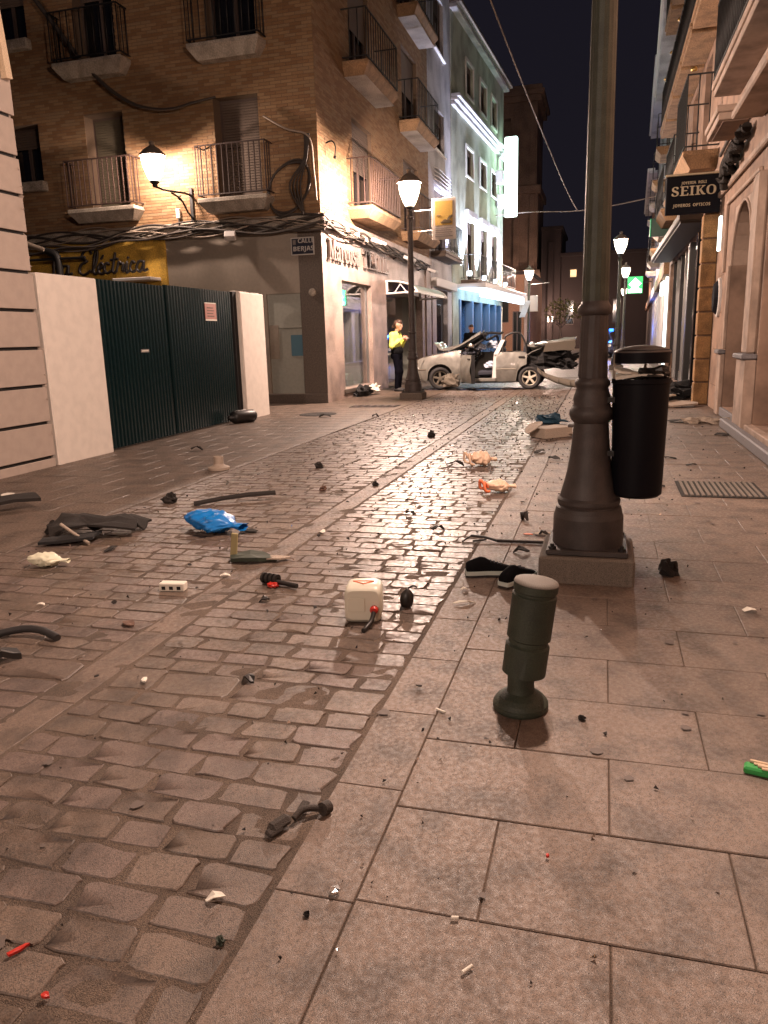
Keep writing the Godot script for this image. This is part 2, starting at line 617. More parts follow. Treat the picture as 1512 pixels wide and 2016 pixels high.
# ---------- the setting: ground, road, pavements ----------
func stone(s, w, d, sd, X: Transform3D):
	var n := 12
	var top := []
	var mid := []
	var low := []
	for i in n:
		var a = TAU * (i + 0.5) / n
		var j = fposmod(sin(sd * 7.13 + i * 41.7) * 917.3, 1.0)
		var k = fposmod(sin(sd * 3.31 + i * 17.9) * 517.1, 1.0)
		var chip = 0.0 if fposmod(sin(sd * 5.7 + i * 9.1) * 331.7, 1.0) > 0.16 else 0.10
		var x = signf(cos(a)) * pow(absf(cos(a)), 0.24) * (1.0 - chip) * w / 2 + (j - 0.5) * 0.020
		var z = signf(sin(a)) * pow(absf(sin(a)), 0.24) * (1.0 - chip) * d / 2 + (k - 0.5) * 0.014
		top.append(X * Vector3(x * 0.965, 0.0016 * (k - 0.5), z * 0.945))
		mid.append(X * Vector3(x * 0.995, -0.0035, z * 0.99))
		low.append(X * Vector3(x, -0.05, z))
	var c = X * Vector3((fposmod(sd * 3.7, 1.0) - 0.5) * w * 0.3, -0.001, (fposmod(sd * 1.9, 1.0) - 0.5) * d * 0.3)
	for i in n:
		var k = (i + 1) % n
		s.set_smooth_group(1)
		tri(s, c, top[k], top[i])
		s.set_smooth_group(-1)
		quad(s, top[i], top[k], mid[k], mid[i])
		quad(s, mid[i], mid[k], low[k], low[i])


func slab(s, x0, x1, z0, z1, tilt, up = 0.0):
	var X = Transform3D(Basis.from_euler(Vector3(tilt.x, 0, tilt.y)), Vector3((x0 + x1) / 2, up - 0.03, (z0 + z1) / 2))
	box(s, X, Vector3(x1 - x0, 0.06, z1 - z0), 0.0026)


func ground():
	var s = S()
	quad(s, Vector3(-160, -0.020, 60), Vector3(160, -0.020, 60), Vector3(160, -0.020, -260), Vector3(-160, -0.020, -260))
	struct("ground", s, "mortar")
	# road: sand and mortar bed, setts in rows, drain slabs along the middle
	var road = Node3D.new()
	road.name = "road"
	numbered(road, self)
	road.set_meta("kind", "structure")
	s = S(true)
	for i in 64:
		for j in 230:
			var p := []
			for q in [[i, j], [i, j + 1], [i + 1, j + 1], [i + 1, j]]:
				var x = -3.97 + q[0] * 0.05
				var zz = 0.6 - q[1] * 0.05
				p.append(Vector3(x, -0.0035 + 0.0050 * noise.get_noise_2d(x * 2.6, zz * 2.6) + 0.0022 * noise.get_noise_2d(x * 11.0, zz * 11.0), zz))
			quad(s, p[0], p[3], p[2], p[1])
	fbox(s, Transform3D(), -3.97, -0.77, -0.019, -0.0045, -26, -10.9)
	part(road, "mortar_bed", s, "mortar")
	var variants := []
	for i in 14:
		var v = S()
		stone(v, 0.2, 0.12, i + 1.0, Transform3D())
		variants.append(shape(v))
	var rest = S()
	var z := 1.6
	var row := 0
	var picked := 0
	var spots := []
	while z > -25.5:
		var d = 0.118 + rng.randf() * 0.022
		var big = absf(z + 2.53) < 0.09 or absf(z + 5.1) < 0.07
		if big:
			d = 0.2
		for bed in [[-1.97, -0.785], [-3.94, -2.165]]:
			var x = bed[0] + 0.004
			var first := true
			while x < bed[1] - 0.06:
				var w = (0.34 if big else 0.175) + rng.randf() * 0.075
				if first and row % 2 == 0:
					w *= 0.6
				first = false
				if bed[1] - (x + w) < 0.09:
					w = bed[1] - x
				spots.append([x + w / 2, z - d / 2, w - 0.008 - rng.randf() * 0.012, d - 0.006 - rng.randf() * 0.010])
				x += w
		z -= d
		row += 1
	# the setts that show largest are parts, the rest one piece of stuff
	for p in spots:
		var tone := rng.randi() % 6
		var yaw = (rng.randf() - 0.5) * 0.06
		var up = (rng.randf() - 0.5) * 0.004
		var tl = Vector2(rng.randf() - 0.5, rng.randf() - 0.5) * 0.02
		var X = Transform3D(Basis.from_euler(Vector3(tl.x, yaw, tl.y)), Vector3(p[0], up, p[1]))
		var vis = p[1] < -1.05 and p[1] > -5.6 and p[0] > p[1] * 1.03 - 0.05 and picked < 300
		if vis:
			picked += 1
			var o = MeshInstance3D.new()
			o.name = "sett"
			o.mesh = variants[rng.randi() % 14]
			o.material_override = M[("stone%d" if p[1] > -2.9 - 0.5 * rng.randf() else "polished%d") % tone]
			o.transform = X * Transform3D(Basis.from_scale(Vector3(p[2] / 0.2, 1, p[3] / 0.12)), Vector3())
			numbered(o, road)
		else:
			var c: Color = M["stone%d" % tone].albedo_color.srgb_to_linear()
			rest.set_color(c)
			stone(rest, p[2], p[3], rng.randf() * 50, X)
	var r = part(road, "setts", rest, "stones")
	r.set_meta("kind", "stuff")
	z = 1.5
	while z > -25.5:
		var l = 0.55 + rng.randf() * 0.25
		var v = S()
		slab(v, -2.155, -1.985, z - l + 0.006, z, Vector2(rng.randf() - 0.5, rng.randf() - 0.5) * 0.01, -0.002)
		part(road, "drain_slab", v, "slab%d" % (rng.randi() % 2))
		z -= l
	# right pavement with its kerb course
	var pv = Node3D.new()
	pv.name = "pavement"
	numbered(pv, self)
	pv.set_meta("kind", "structure")
	z = 1.44
	while z > -26:
		var v = S()
		slab(v, -0.772, -0.560, z - 0.496, z, Vector2(rng.randf() - 0.5, rng.randf() - 0.5) * 0.008)
		part(pv, "kerb_slab", v, "slab%d" % (rng.randi() % 3))
		z -= 0.5
	part(pv, "bedding", bx(-0.775, 1.9, -0.018, -0.0055, -40, 1.6), "mortar")
	row = 0
	z = 1.285
	var more = S()
	while z > -40:
		var x = -0.556 - (0.0 if row % 2 == 0 else 0.31)
		while x < 1.9:
			var x0 = maxf(x, -0.556)
			var x1 = minf(x + 0.62, 1.9)
			if x1 - x0 > 0.03:
				var tl = Vector2(rng.randf() - 0.5, rng.randf() - 0.5) * 0.007
				var up = (rng.randf() - 0.5) * 0.003
				if z > -15:
					var v = S()
					slab(v, x0, x1 - 0.0032, z - (0.4035 if row % 4 == 3 else 0.4055), z, tl, up)
					part(pv, "paving_slab", v, "slab%d" % (rng.randi() % 4))
				else:
					slab(more, x0, x1 - 0.004, z - 0.405, z, tl, up)
			x += 0.62
		z -= 0.4085
		row += 1
	part(pv, "far_paving", more, "slab1").set_meta("kind", "stuff")
	# left pavement and the side street between the empty lot and the brick building
	var lp = Node3D.new()
	lp.name = "left_pavement"
	numbered(lp, self)
	lp.set_meta("kind", "structure")
	more = S()
	row = 0
	z = 0.2
	while z > -26:
		var x = -6.4 - (0.0 if row % 2 == 0 else 0.3)
		while x < -3.97:
			var x0 = maxf(x, -6.4)
			var x1 = minf(x + 0.6, -3.965)
			if x1 - x0 > 0.03:
				var tl = Vector2(rng.randf() - 0.5, rng.randf() - 0.5) * 0.005
				if z < -5 and z > -16.6:
					var v = S()
					slab(v, x0, x1 - 0.005, z - 0.396, z, tl)
					part(lp, "paving_slab", v, "left_slab")
				else:
					slab(more, x0, x1 - 0.005, z - 0.396, z, tl)
			x += 0.6
		z -= 0.4
		row += 1
	for i in 6:
		for j in 16:
			slab(more, -6.42 - 0.6 * (j + 1), -6.425 - 0.6 * j, -13.95 - 0.4 * (i + 1), -13.955 - 0.4 * i, Vector2())
	part(lp, "plain_paving", more, "left_slab").set_meta("kind", "stuff")
	struct("far_road", bx(-7.5, -0.6, -0.017, -0.003, -120, -25.9), "left_slab")
	struct("lot_ground", bx(-16, -6.42, -0.019, -0.01, -13.9, -2), "mortar")
	# iron gratings
	var g = thing("drain_grate", "rusty iron drain grating let into the right pavement beyond the litter bin", "drain grate", Vector3(1.02, 0.0, -7.15))
	part(g, "frame", bx(-0.34, 0.34, 0.001, 0.006, -0.36, 0.36), "charred")
	for i in 14:
		part(g, "bar", bx(-0.31 + i * 0.0455, -0.285 + i * 0.0455, 0.0065, 0.016, -0.33, 0.33), "footing")
	g = thing("gully_cover", "dark oblong iron gully cover in front of the street lamp on the left", "drain cover", Vector3(-4.6, 0.0, -15.5))
	part(g, "plate", bx(-0.5, 0.5, 0.001, 0.007, -0.25, 0.25), "charred")
	for i in 6:
		part(g, "rib", bx(-0.45 + i * 0.16, -0.37 + i * 0.16, 0.0075, 0.013, -0.2, 0.2), "iron_red")
	g = S()
	lathe(g, [Vector2(0.36, 0.001), Vector2(0.36, 0.006), Vector2(0, 0.007)], 28)
	single("manhole_cover", g, "charred", "round dark manhole cover in the mouth of the side street", "manhole cover", Vector3(-5.25, 0, -13.8))
	# dark spots of dirt and gum trodden into the slabs
	g = S()
	for i in 110:
		var q = Vector2(-0.45 + rng.randf() * 2.1, -1.15 - pow(rng.randf(), 1.6) * 8.5)
		if i % 3 == 0:
			q.x = -3.6 + rng.randf() * 2.9
		var rr = 0.005 + pow(rng.randf(), 2.5) * 0.020
		var c = Vector3(q.x, 0.0062, q.y)
		var pr = 1.0
		for k in 9:
			var a = TAU * k / 9
			var b = TAU * (k + 1) / 9
			var ra = rr * (0.75 + 0.5 * fposmod(sin(i * 3.1 + k * 5.3) * 91.7, 1.0))
			var rb = rr * (0.75 + 0.5 * fposmod(sin(i * 3.1 + ((k + 1) % 9) * 5.3) * 91.7, 1.0))
			tri(g, c, c + Vector3(cos(b) * rb, 0, -sin(b) * rb) * pr, c + Vector3(cos(a) * ra, 0, -sin(a) * ra))
	var st = struct("pavement_spots", g, "stain_dark")
	st.set_meta("kind", "stuff")


# ---------- buildings, left side ----------
func roller(par, F, u0, u1, y0, y1, d, m = "shutter"):
	var s = S()
	var y = y0
	while y < y1 - 0.01:
		fbox(s, F, u0, u1, y + 0.004, minf(y + 0.053, y1), d - 0.02, d + 0.004, 0.004)
		y += 0.055
	return part(par, "roller_blind", s, m)


# an opening with frame, and a pane or a rolled-down blind set back in it
func window(b, F, o, back = 0.16, blind = 0.6, fm = "frame", bm = "shutter"):
	var s = S()
	var w = 0.055
	fbox(s, F, o[0], o[0] + w, o[2], o[3], -back, -back + 0.06)
	fbox(s, F, o[1] - w, o[1], o[2], o[3], -back, -back + 0.06)
	fbox(s, F, o[0] + w, o[1] - w, o[3] - w, o[3], -back, -back + 0.06)
	fbox(s, F, o[0] + w, o[1] - w, o[2], o[2] + w, -back, -back + 0.06)
	var mid = (o[0] + o[1]) / 2.0
	fbox(s, F, mid - 0.03, mid + 0.03, o[2] + w, o[3] - w, -back, -back + 0.055)
	var f = part(b, "window", s, fm)
	var yb = o[3] - (o[3] - o[2]) * blind
	part(f, "pane", fb(F, o[0] + w, o[1] - w, o[2] + w, o[3] - w, -back - 0.03, -back - 0.005), "dark_glass")
	if blind > 0.02:
		roller(f, F, o[0] + w, o[1] - w, maxf(yb, o[2] + w), o[3] - w, -back + 0.07, bm)
	return f


# slab with a moulded underside, hand rail, balusters all round
func balcony(b, F, u0, u1, y, out, rail = 1.0, m = "ledge", im = "iron", step = 0.12, thick = 0.28, one_mesh = false, under = ""):
	var s = S()
	fbox(s, F, u0, u1, y - 0.09, y, 0, out, 0.012)
	if thick > 0.2:
		var yt = y - 0.0905
		var yb = y - thick
		var k = minf(0.16, out * 0.4)
		var a = [Vector3(u0 + 0.01, yt, 0), Vector3(u1 - 0.01, yt, 0), Vector3(u1 - 0.01, yt, out - 0.01), Vector3(u0 + 0.01, yt, out - 0.01)]
		var e = [Vector3(u0 + k, yb, 0), Vector3(u1 - k, yb, 0), Vector3(u1 - k, yb, out - k), Vector3(u0 + k, yb, out - k)]
		for i in 4:
			var j = (i + 1) % 4
			quad(s, F * e[i], F * e[j], F * a[j], F * a[i])
		quad(s, F * e[0], F * e[3], F * e[2], F * e[1])
	else:
		fbox(s, F, u0 + 0.03, u1 - 0.03, y - thick, y - 0.091, 0, out - 0.03, 0.01)
	var bal = part(b, "balcony", s, m)
	if under != "":
		part(bal, "soffit", fb(F, u0 + 0.1, u1 - 0.1, y - thick - 0.012, y - thick - 0.001, 0.02, out - 0.1), under)
	if rail <= 0:
		return bal
	var r = S()
	for yy in [y + 0.07, y + rail]:
		fbox(r, F, u0, u1, yy - 0.012, yy + 0.012, out - 0.045, out - 0.015)
		fbox(r, F, u0, u0 + 0.03, yy - 0.012, yy + 0.012, 0, out - 0.045)
		fbox(r, F, u1 - 0.03, u1, yy - 0.012, yy + 0.012, 0, out - 0.045)
	if not one_mesh:
		part(bal, "hand_rail", r, im)
	var q = []
	var u = u0 + 0.015
	while u < u1:
		q.append(Vector3(u, 0, out - 0.03))
		u += step
	q.append(Vector3(u1 - 0.015, 0, out - 0.03))
	var d = out - 0.03 - step
	while d > 0.03:
		q.append(Vector3(u0 + 0.015, 0, d))
		q.append(Vector3(u1 - 0.015, 0, d))
		d -= step
	var bar = S()
	box(bar, Transform3D(), Vector3(0.019, rail - 0.095, 0.019))
	var mesh_ = shape(bar)
	for p in q:
		var X = F * Transform3D(Basis(), p + Vector3(0, y + 0.082 + (rail - 0.094) / 2, 0))
		if one_mesh:
			r.append_from(mesh_, 0, X)
		else:
			var o = part(bal, "baluster", mesh_, im)
			o.transform = X
	if one_mesh:
		part(bal, "railing", r, im)
	return bal


# brick skin: every brick its own box standing 6 mm proud of the joints
func bricks(b, F, u0, u1, y0, y1, ops, focus, most):
	var rest = S()
	var cand := []
	var y = y0
	var r := 0
	while y < y1 - 0.05:
		var u = u0 - (0.0 if r % 2 == 0 else 0.1275)
		while u < u1 - 0.02:
			var a = maxf(u, u0)
			var e = minf(u + 0.245, u1)
			var bits := [[a, e]]
			for o in ops:
				if y + 0.03 > o[2] and y + 0.03 < o[3]:
					var nb := []
					for t in bits:
						if t[1] <= o[0] or t[0] >= o[1]:
							nb.append(t)
						else:
							if t[0] < o[0]:
								nb.append([t[0], o[0]])
							if t[1] > o[1]:
								nb.append([o[1], t[1]])
					bits = nb
			for t in bits:
				if t[1] - t[0] > 0.03:
					cand.append([t[0], t[1], y, Vector2((t[0] + t[1]) / 2, y).distance_to(focus)])
			u += 0.255
		y += 0.065
		r += 1
	cand.sort_custom(func(p, q): return p[3] < q[3])
	var full = shape(fb(Transform3D(), -0.1225, 0.1225, 0, 0.054, -0.002, 0.0065, 0.0025))
	var n := 0
	for c in cand:
		var tone = rng.randi() % 5
		var w = c[1] - c[0]
		if n < most:
			var o = part(b, "brick", full, "brick%d" % tone)
			o.transform = F * Transform3D(Basis.from_scale(Vector3(w / 0.245, 1, 1)), Vector3((c[0] + c[1]) / 2, c[2], 0))
			n += 1
		else:
			rest.set_color(M["brick%d" % tone].albedo_color.srgb_to_linear())
			fbox(rest, F, c[0], c[1], c[2], c[2] + 0.054, 0.0, 0.0065 + rng.randf() * 0.002)
	part(b, "brickwork", rest, "brick_face").set_meta("kind", "stuff")


func brick_building():
	var b = thing("brick_corner_building", "tan brick corner building with iron balconies above a grey shopfront", "building", Vector3())
	var A = Transform3D(Basis(), Vector3(0, 0, -16.35))                       # faces the side street
	var B = Transform3D(Basis(Vector3(0, 0, -1), Vector3(0, 1, 0), Vector3(1, 0, 0)), Vector3(-5.95, 0, 0))   # faces the street; u = -z
	var opsA := [[-13.95, -12.8, 5.2, 6.45], [-11.55, -10.55, 4.48, 6.5], [-8.3, -7.25, 4.48, 6.55], [-13.95, -12.8, 8.2, 9.5], [-11.55, -10.55, 7.55, 9.6], [-8.35, -7.2, 7.55, 9.7]]
	var opsB := [[18.75, 20.4, 4.5, 6.5], [18.75, 20.4, 7.6, 9.7], [23.7, 25.6, 4.55, 6.6], [23.7, 25.6, 7.6, 9.7], [23.7, 25.6, 10.6, 12.6], [18.75, 20.4, 10.6, 12.6]]
	var s = S()
	wall(s, A, -16.0, -5.95, 3.8, 14.0, opsA, 0.45)
	wall(s, B, 16.35, 27.2, 3.8, 14.0, opsB, 0.25)
	part(b, "wall", s, "joint")
	bricks(b, A, -14.6, -5.957, 4.06, 10.2, opsA, Vector2(-8.9, 5.0), 210)
	bricks(b, B, 16.343, 27.2, 4.06, 12.0, opsB, Vector2(17.0, 5.0), 80)
	part(b, "core", bx(-16.0, -6.9, 3.6, 13.9, -27.0, -16.8), "black_gap")
	part(b, "roof", bx(-16.2, -5.5, 14.0, 14.3, -27.4, -15.9), "ledge")
	for o in opsA:
		window(b, A, o, 0.38, 1.0 if o[2] < 5 else 0.35, "frame", "shutter_green" if o[0] < -11 and o[2] < 5 else "shutter")
	for o in opsB:
		window(b, B, o, 0.16, 0.55, "frame", "shutter")
	# plain sides of the leftmost windows and sills
	for o in [opsA[0], opsA[3]]:
		part(b, "window_sill", fb(A, o[0] - 0.15, o[1] + 0.1, o[2] - 0.22, o[2] - 0.002, 0.007, 0.2, 0.02), "ledge")
	balcony(b, A, -11.95, -10.2, 4.46, 0.42, 1.03, "ledge", "iron_red", 0.125)
	balcony(b, A, -8.62, -6.98, 4.46, 0.42, 1.06, "ledge", "iron_red", 0.125)
	balcony(b, A, -11.95, -10.2, 7.5, 0.42, 1.0, "ledge", "iron", 0.16, 0.3, true)
	balcony(b, A, -8.62, -6.98, 7.5, 0.42, 1.0, "ledge", "iron", 0.16, 0.3, true)
	balcony(b, B, 18.25, 20.95, 4.46, 0.62, 1.05, "soffit", "iron_red", 0.16, 0.26)
	balcony(b, B, 18.2, 20.95, 7.55, 0.62, 1.05, "soffit", "iron", 0.2, 0.3, true, "white_wall")
	balcony(b, B, 23.3, 26.1, 4.5, 0.62, 1.05, "soffit", "iron_red", 0.2, 0.26, true)
	balcony(b, B, 23.3, 26.1, 7.55, 0.62, 1.05, "soffit", "iron", 0.2, 0.3, true, "white_wall")
	balcony(b, B, 23.3, 26.1, 10.55, 0.62, 1.05, "soffit", "iron", 0.2, 0.3, true, "white_wall")
	balcony(b, B, 18.2, 20.95, 10.55, 0.62, 1.05, "soffit", "iron", 0.2, 0.3, true, "white_wall")
	# moulded band over the shops
	part(b, "band", fb(A, -16, -5.951, 3.78, 4.05, 0.0, 0.07, 0.02), "ledge")
	part(b, "band", fb(B, 16.28, 27.2, 3.8, 4.05, 0.0, 0.09, 0.02), "pink_stone")
	# shopfront towards the side street
	s = S()
	wall(s, A, -9.74, -5.951, 0.0, 3.78, [[-7.32, -6.5, 0.22, 2.42], [-9.3, -7.62, 0.22, 2.42]], 0.09)
	part(b, "shop_wall", s, "grey_panel")
	part(b, "plinth", fb(A, -9.74, -5.949, 0.0, 0.21, 0.0, 0.025, 0.006), "panel_dark")
	part(b, "corner_pier", fb(A, -6.5, -5.948, 0.215, 3.7, 0.0, 0.012, 0.003), "panel_dark")
	for o in [[-7.32, -6.5, 0.22, 2.42], [-9.3, -7.62, 0.22, 2.42]]:
		var p = part(b, "shutter", fb(A, o[0], o[1], o[2], o[3] - 0.75, -0.085, -0.06, 0.004), "shutter_grey")
		part(p, "upper_panel", fb(A, o[0], o[1], o[3] - 0.745, o[3], -0.085, -0.05, 0.004), "shutter_grey")
	part(b, "meter_door", fb(A, -7.31, -7.09, 1.0, 1.75, -0.055, -0.035, 0.005), "grey_panel")
	single("blue_notice", fb(A, -6.8, -6.5, 1.06, 1.52, -0.055, -0.048), "teal_cloth", "plain blue notice stuck on the grey shutter near the corner", "notice").material_override = mk("notice_blue", lin(0.07, 0.16, 0.22), 0.6)
	s = S()
	lathe(s, [Vector2(0, 0.0), Vector2(0.085, 0.0), Vector2(0.085, 0.03), Vector2(0.06, 0.045), Vector2(0, 0.046)], 20, Transform3D(Basis(Vector3(1, 0, 0), Vector3(0, 0, 1), Vector3(0, -1, 0)), Vector3()))
	single("alarm_disc", s, "ledge", "small round pale disc on the dark pier below the street name", "alarm", Vector3(-6.2, 2.42, -16.33))
	# yellow shopfront further left
	part(b, "yellow_front", fb(A, -16, -9.745, 0.0, 3.78, -0.2, 0.05, 0.0), "yellow")
	var sg = thing("shop_lettering", "black cursive letters on the yellow shopfront above the gate", "lettering", Vector3(0, 0, -16.28))
	script_letters(sg)
	part(b, "door_canopy", fb(A, -10.9, -9.9, 2.83, 2.9, 0.052, 0.5, 0.01), "frame_white")
	sg = thing("sign_bracket", "black iron bracket arm reaching out over the yellow shopfront", "bracket", Vector3())
	s = S()
	tube(s, [Vector3(-13.6, 3.42, -15.9), Vector3(-11.7, 3.42, -16.05)], 0.035)
	part(sg, "arm", s, "iron")
	s = S()
	tube(s, [Vector3(-13.6, 3.95, -15.9), Vector3(-12.7, 3.62, -15.95)], 0.06)
	part(sg, "brace", s, "cable_pale")
	s = S()
	tube(s, curve([Vector3(-12.75, 3.62, -16.0), Vector3(-12.45, 3.5, -16.0), Vector3(-12.4, 3.2, -16.0), Vector3(-12.42, 2.8, -16.0)]), 0.09)
	part(sg, "hook", s, "iron")
	# floodlight on the band
	sg = thing("floodlight", "small white floodlight box fixed under the cable band, grey shopfront", "floodlight", Vector3(-7.98, 3.68, -16.1))
	var X = at(0, 0, 0, 0.3, -0.5)
	s = S()
	box(s, X, Vector3(0.24, 0.15, 0.16), 0.015)
	part(sg, "housing", s, "frame_white")
	s = S()
	tube(s, [Vector3(0.05, 0.02, -0.05), Vector3(0.05, 0.08, -0.2)], 0.015)
	part(sg, "bracket", s, "iron")
	# street name plate
	sg = thing("street_name_plate", "dark enamel street name plate with pale border, high on the corner", "sign", Vector3(-6.655, 3.21, -16.34))
	part(sg, "plate", bx(0, 0.54, 0, 0.37, 0, 0.02, 0.004), "enamel_white")
	part(sg, "field", bx(0.025, 0.515, 0.025, 0.345, 0.0205, 0.024), "enamel")
	part(sg, "shield", bx(0.05, 0.12, 0.22, 0.32, 0.0245, 0.028), "print_grey")
	letters(sg, at(0, 0, 0.0245), 0.165, 0.22, "CALLE", 0.09, "enamel_white", "Droid Sans", 0.004, true, false, 1.06)
	letters(sg, at(0, 0, 0.0245), 0.045, 0.055, "BERJAS", 0.095, "enamel_white", "Droid Sans", 0.004, true, false, 1.12)
	# shop towards the street
	s = S()
	wall(s, B, 16.35, 26.45, 0.0, 3.78, [[17.6, 20.02, 0.22, 2.75], [21.46, 26.0, 0.02, 2.72]], 0.22)
	part(b, "stone_front", s, "pink_stone")
	part(b, "end_pier", fb(B, 26.452, 27.2, 0.0, 3.78, -0.2, 0.05, 0.01), "pink_stone")
	part(b, "sill", fb(B, 17.5, 20.12, 0.12, 0.215, -0.2, 0.03, 0.006), "panel_dark")
	s = S()   # display recess
	wall(s, B * at(0, 0, -1.25), 17.3, 20.4, 0.1, 2.9)
	part(b, "display_back", s, "shop_back")
	part(b, "display_floor", fb(B, 17.3, 20.4, 0.1, 0.2, -1.24, -0.24), "shop_back")
	part(b, "display_ceiling", fb(B, 17.3, 20.4, 2.78, 2.88, -1.24, -0.24), "shutter_grey")
	part(b, "display_side", fb(B, 17.2, 17.3, 0.2, 2.78, -1.24, -0.24), "shop_back")
	part(b, "display_side", fb(B, 20.4, 20.5, 0.2, 2.78, -1.24, -0.24), "shop_back")
	part(b, "shop_window", fb(B, 17.6, 20.02, 0.22, 2.75, -0.16, -0.148), "glass")
	s = S()
	fbox(s, B, 17.6, 17.64, 0.222, 2.748, -0.17, -0.12)
	fbox(s, B, 19.98, 20.02, 0.222, 2.748, -0.17, -0.12)
	part(b, "window_frame", s, "steel")
	sg = thing("framed_picture", "dark framed picture with grey drawing on the back wall of the shop window", "picture", Vector3())
	part(sg, "frame", fb(B, 18.9, 20.3, 1.25, 2.12, -1.245, -1.2, 0.01), "frame")
	part(sg, "sheet", fb(B, 18.96, 20.24, 1.31, 2.06, -1.199, -1.195), "paper")
	s = S()
	lump(s, B * at(19.7, 1.66, -1.19), Vector3(0.3, 0.16, 0.003), 3.0, 0.5)
	part(sg, "drawing", s, "print_grey")
	# recessed entrance
	part(b, "entrance_back", fb(B, 21.3, 26.2, 0.0, 2.9, -1.3, -1.24), "dark_glass")
	part(b, "entrance_floor", fb(B, 21.46, 26.0, 0.0, 0.02, -1.24, 0.0), "footing")
	part(b, "entrance_soffit", fb(B, 21.46, 26.0, 2.72, 2.8, -1.24, -0.01), "white_wall")
	part(b, "entrance_side", fb(B, 21.3, 21.455, 0.0, 2.72, -1.24, -0.225), "shutter_grey")
	part(b, "entrance_side", fb(B, 26.01, 26.2, 0.0, 2.72, -1.24, -0.225), "shutter_grey")
	var dr = part(b, "glazed_door", fb(B, 23.0, 23.06, 0.03, 2.68, -0.5, -0.44), "frame_white")
	part(dr, "jamb", fb(B, 22.3, 22.36, 0.03, 2.68, -0.5, -0.44), "frame_white")
	part(dr, "pane", fb(B, 23.07, 25.9, 0.03, 2.68, -0.48, -0.468), "glass")
	part(b, "curtain_wall", fb(B, 23.1, 25.9, 0.04, 2.6, -1.2, -1.15), "shutter_grey")
	# lattice bracket awning over the entrance
	var aw = thing("white_awning", "white lattice bracket awning over the shop entrance behind the street lamp", "awning", Vector3())
	for u in [21.45, 25.6]:
		s = S()
		var q := []
		for i in 9:
			q.append(B * Vector3(u, 2.62 + 0.34 * cos(i / 8.0 * PI / 2), 0.9 * sin(i / 8.0 * PI / 2)))
		tube(s, q, 0.03)
		tube(s, [B * Vector3(u, 2.62, 0.02), B * Vector3(u, 2.64, 0.9)], 0.03)
		tube(s, [B * Vector3(u, 2.96, 0.03), B * Vector3(u, 2.6, 0.03)], 0.04)
		tube(s, [B * Vector3(u, 2.63, 0.25), B * Vector3(u, 2.86, 0.42), B * Vector3(u, 2.64, 0.6)], 0.02)
		part(aw, "bracket", s, "frame_white")
	s = S()
	for i in 8:
		var a = i / 8.0 * PI / 2
		var c = (i + 1) / 8.0 * PI / 2
		var p0 = Vector3(21.5, 2.63 + 0.34 * cos(a), 0.9 * sin(a))
		var p1 = Vector3(21.5, 2.63 + 0.34 * cos(c), 0.9 * sin(c))
		var w = Vector3(4.05, 0, 0)
		quad(s, B * p0, B * p1, B * (p1 + w), B * (p0 + w))
		quad(s, B * (p0 - Vector3(0, 0.02, 0)), B * (p0 + w - Vector3(0, 0.02, 0)), B * (p1 + w - Vector3(0, 0.02, 0)), B * (p1 - Vector3(0, 0.02, 0)))
	part(aw, "sheet", s, "shutter_grey")
	# raised metal shop name
	sg = thing("shop_name", "row of raised metal letters above the corner shop window", "lettering", Vector3())
	var e = letters(sg, B * at(0, 0, 0.012), 16.62, 2.98, "Marcosa", 0.44, "letter_grey", "Droid Serif", 0.06, true, true, 0.86)
	letters(sg, B * at(0, 0, 0.012), e + 0.35, 2.98, "TEXTIL", 0.46, "letter_grey", "Droid Serif", 0.06, true, true, 0.98)
	# shop lights over the letters, unlit
	for p in [[19.1, 3.72], [22.3, 3.6], [25.4, 3.5]]:
		var fl = thing("sign_floodlight", ["white floodlight arm above the first metal letters", "white floodlight arm above the last metal letters", "white floodlight arm over the far end of the shop entrance"][[19.1, 22.3, 25.4].find(p[0])], "floodlight", B * Vector3(p[0], p[1], 0.5), 0.0, "floodlights over the shop name")
		s = S()
		box(s, at(0, 0, 0, 0, 0, -0.35), Vector3(0.3, 0.09, 0.42), 0.02)
		part(fl, "head", s, "frame_white")
		s = S()
		tube(s, [Vector3(-0.1, 0, 0), Vector3(-0.32, 0.1, 0), Vector3(-0.5, 0.02, 0)], 0.02)
		part(fl, "arm", s, "iron")
	wall_cables(A, B)


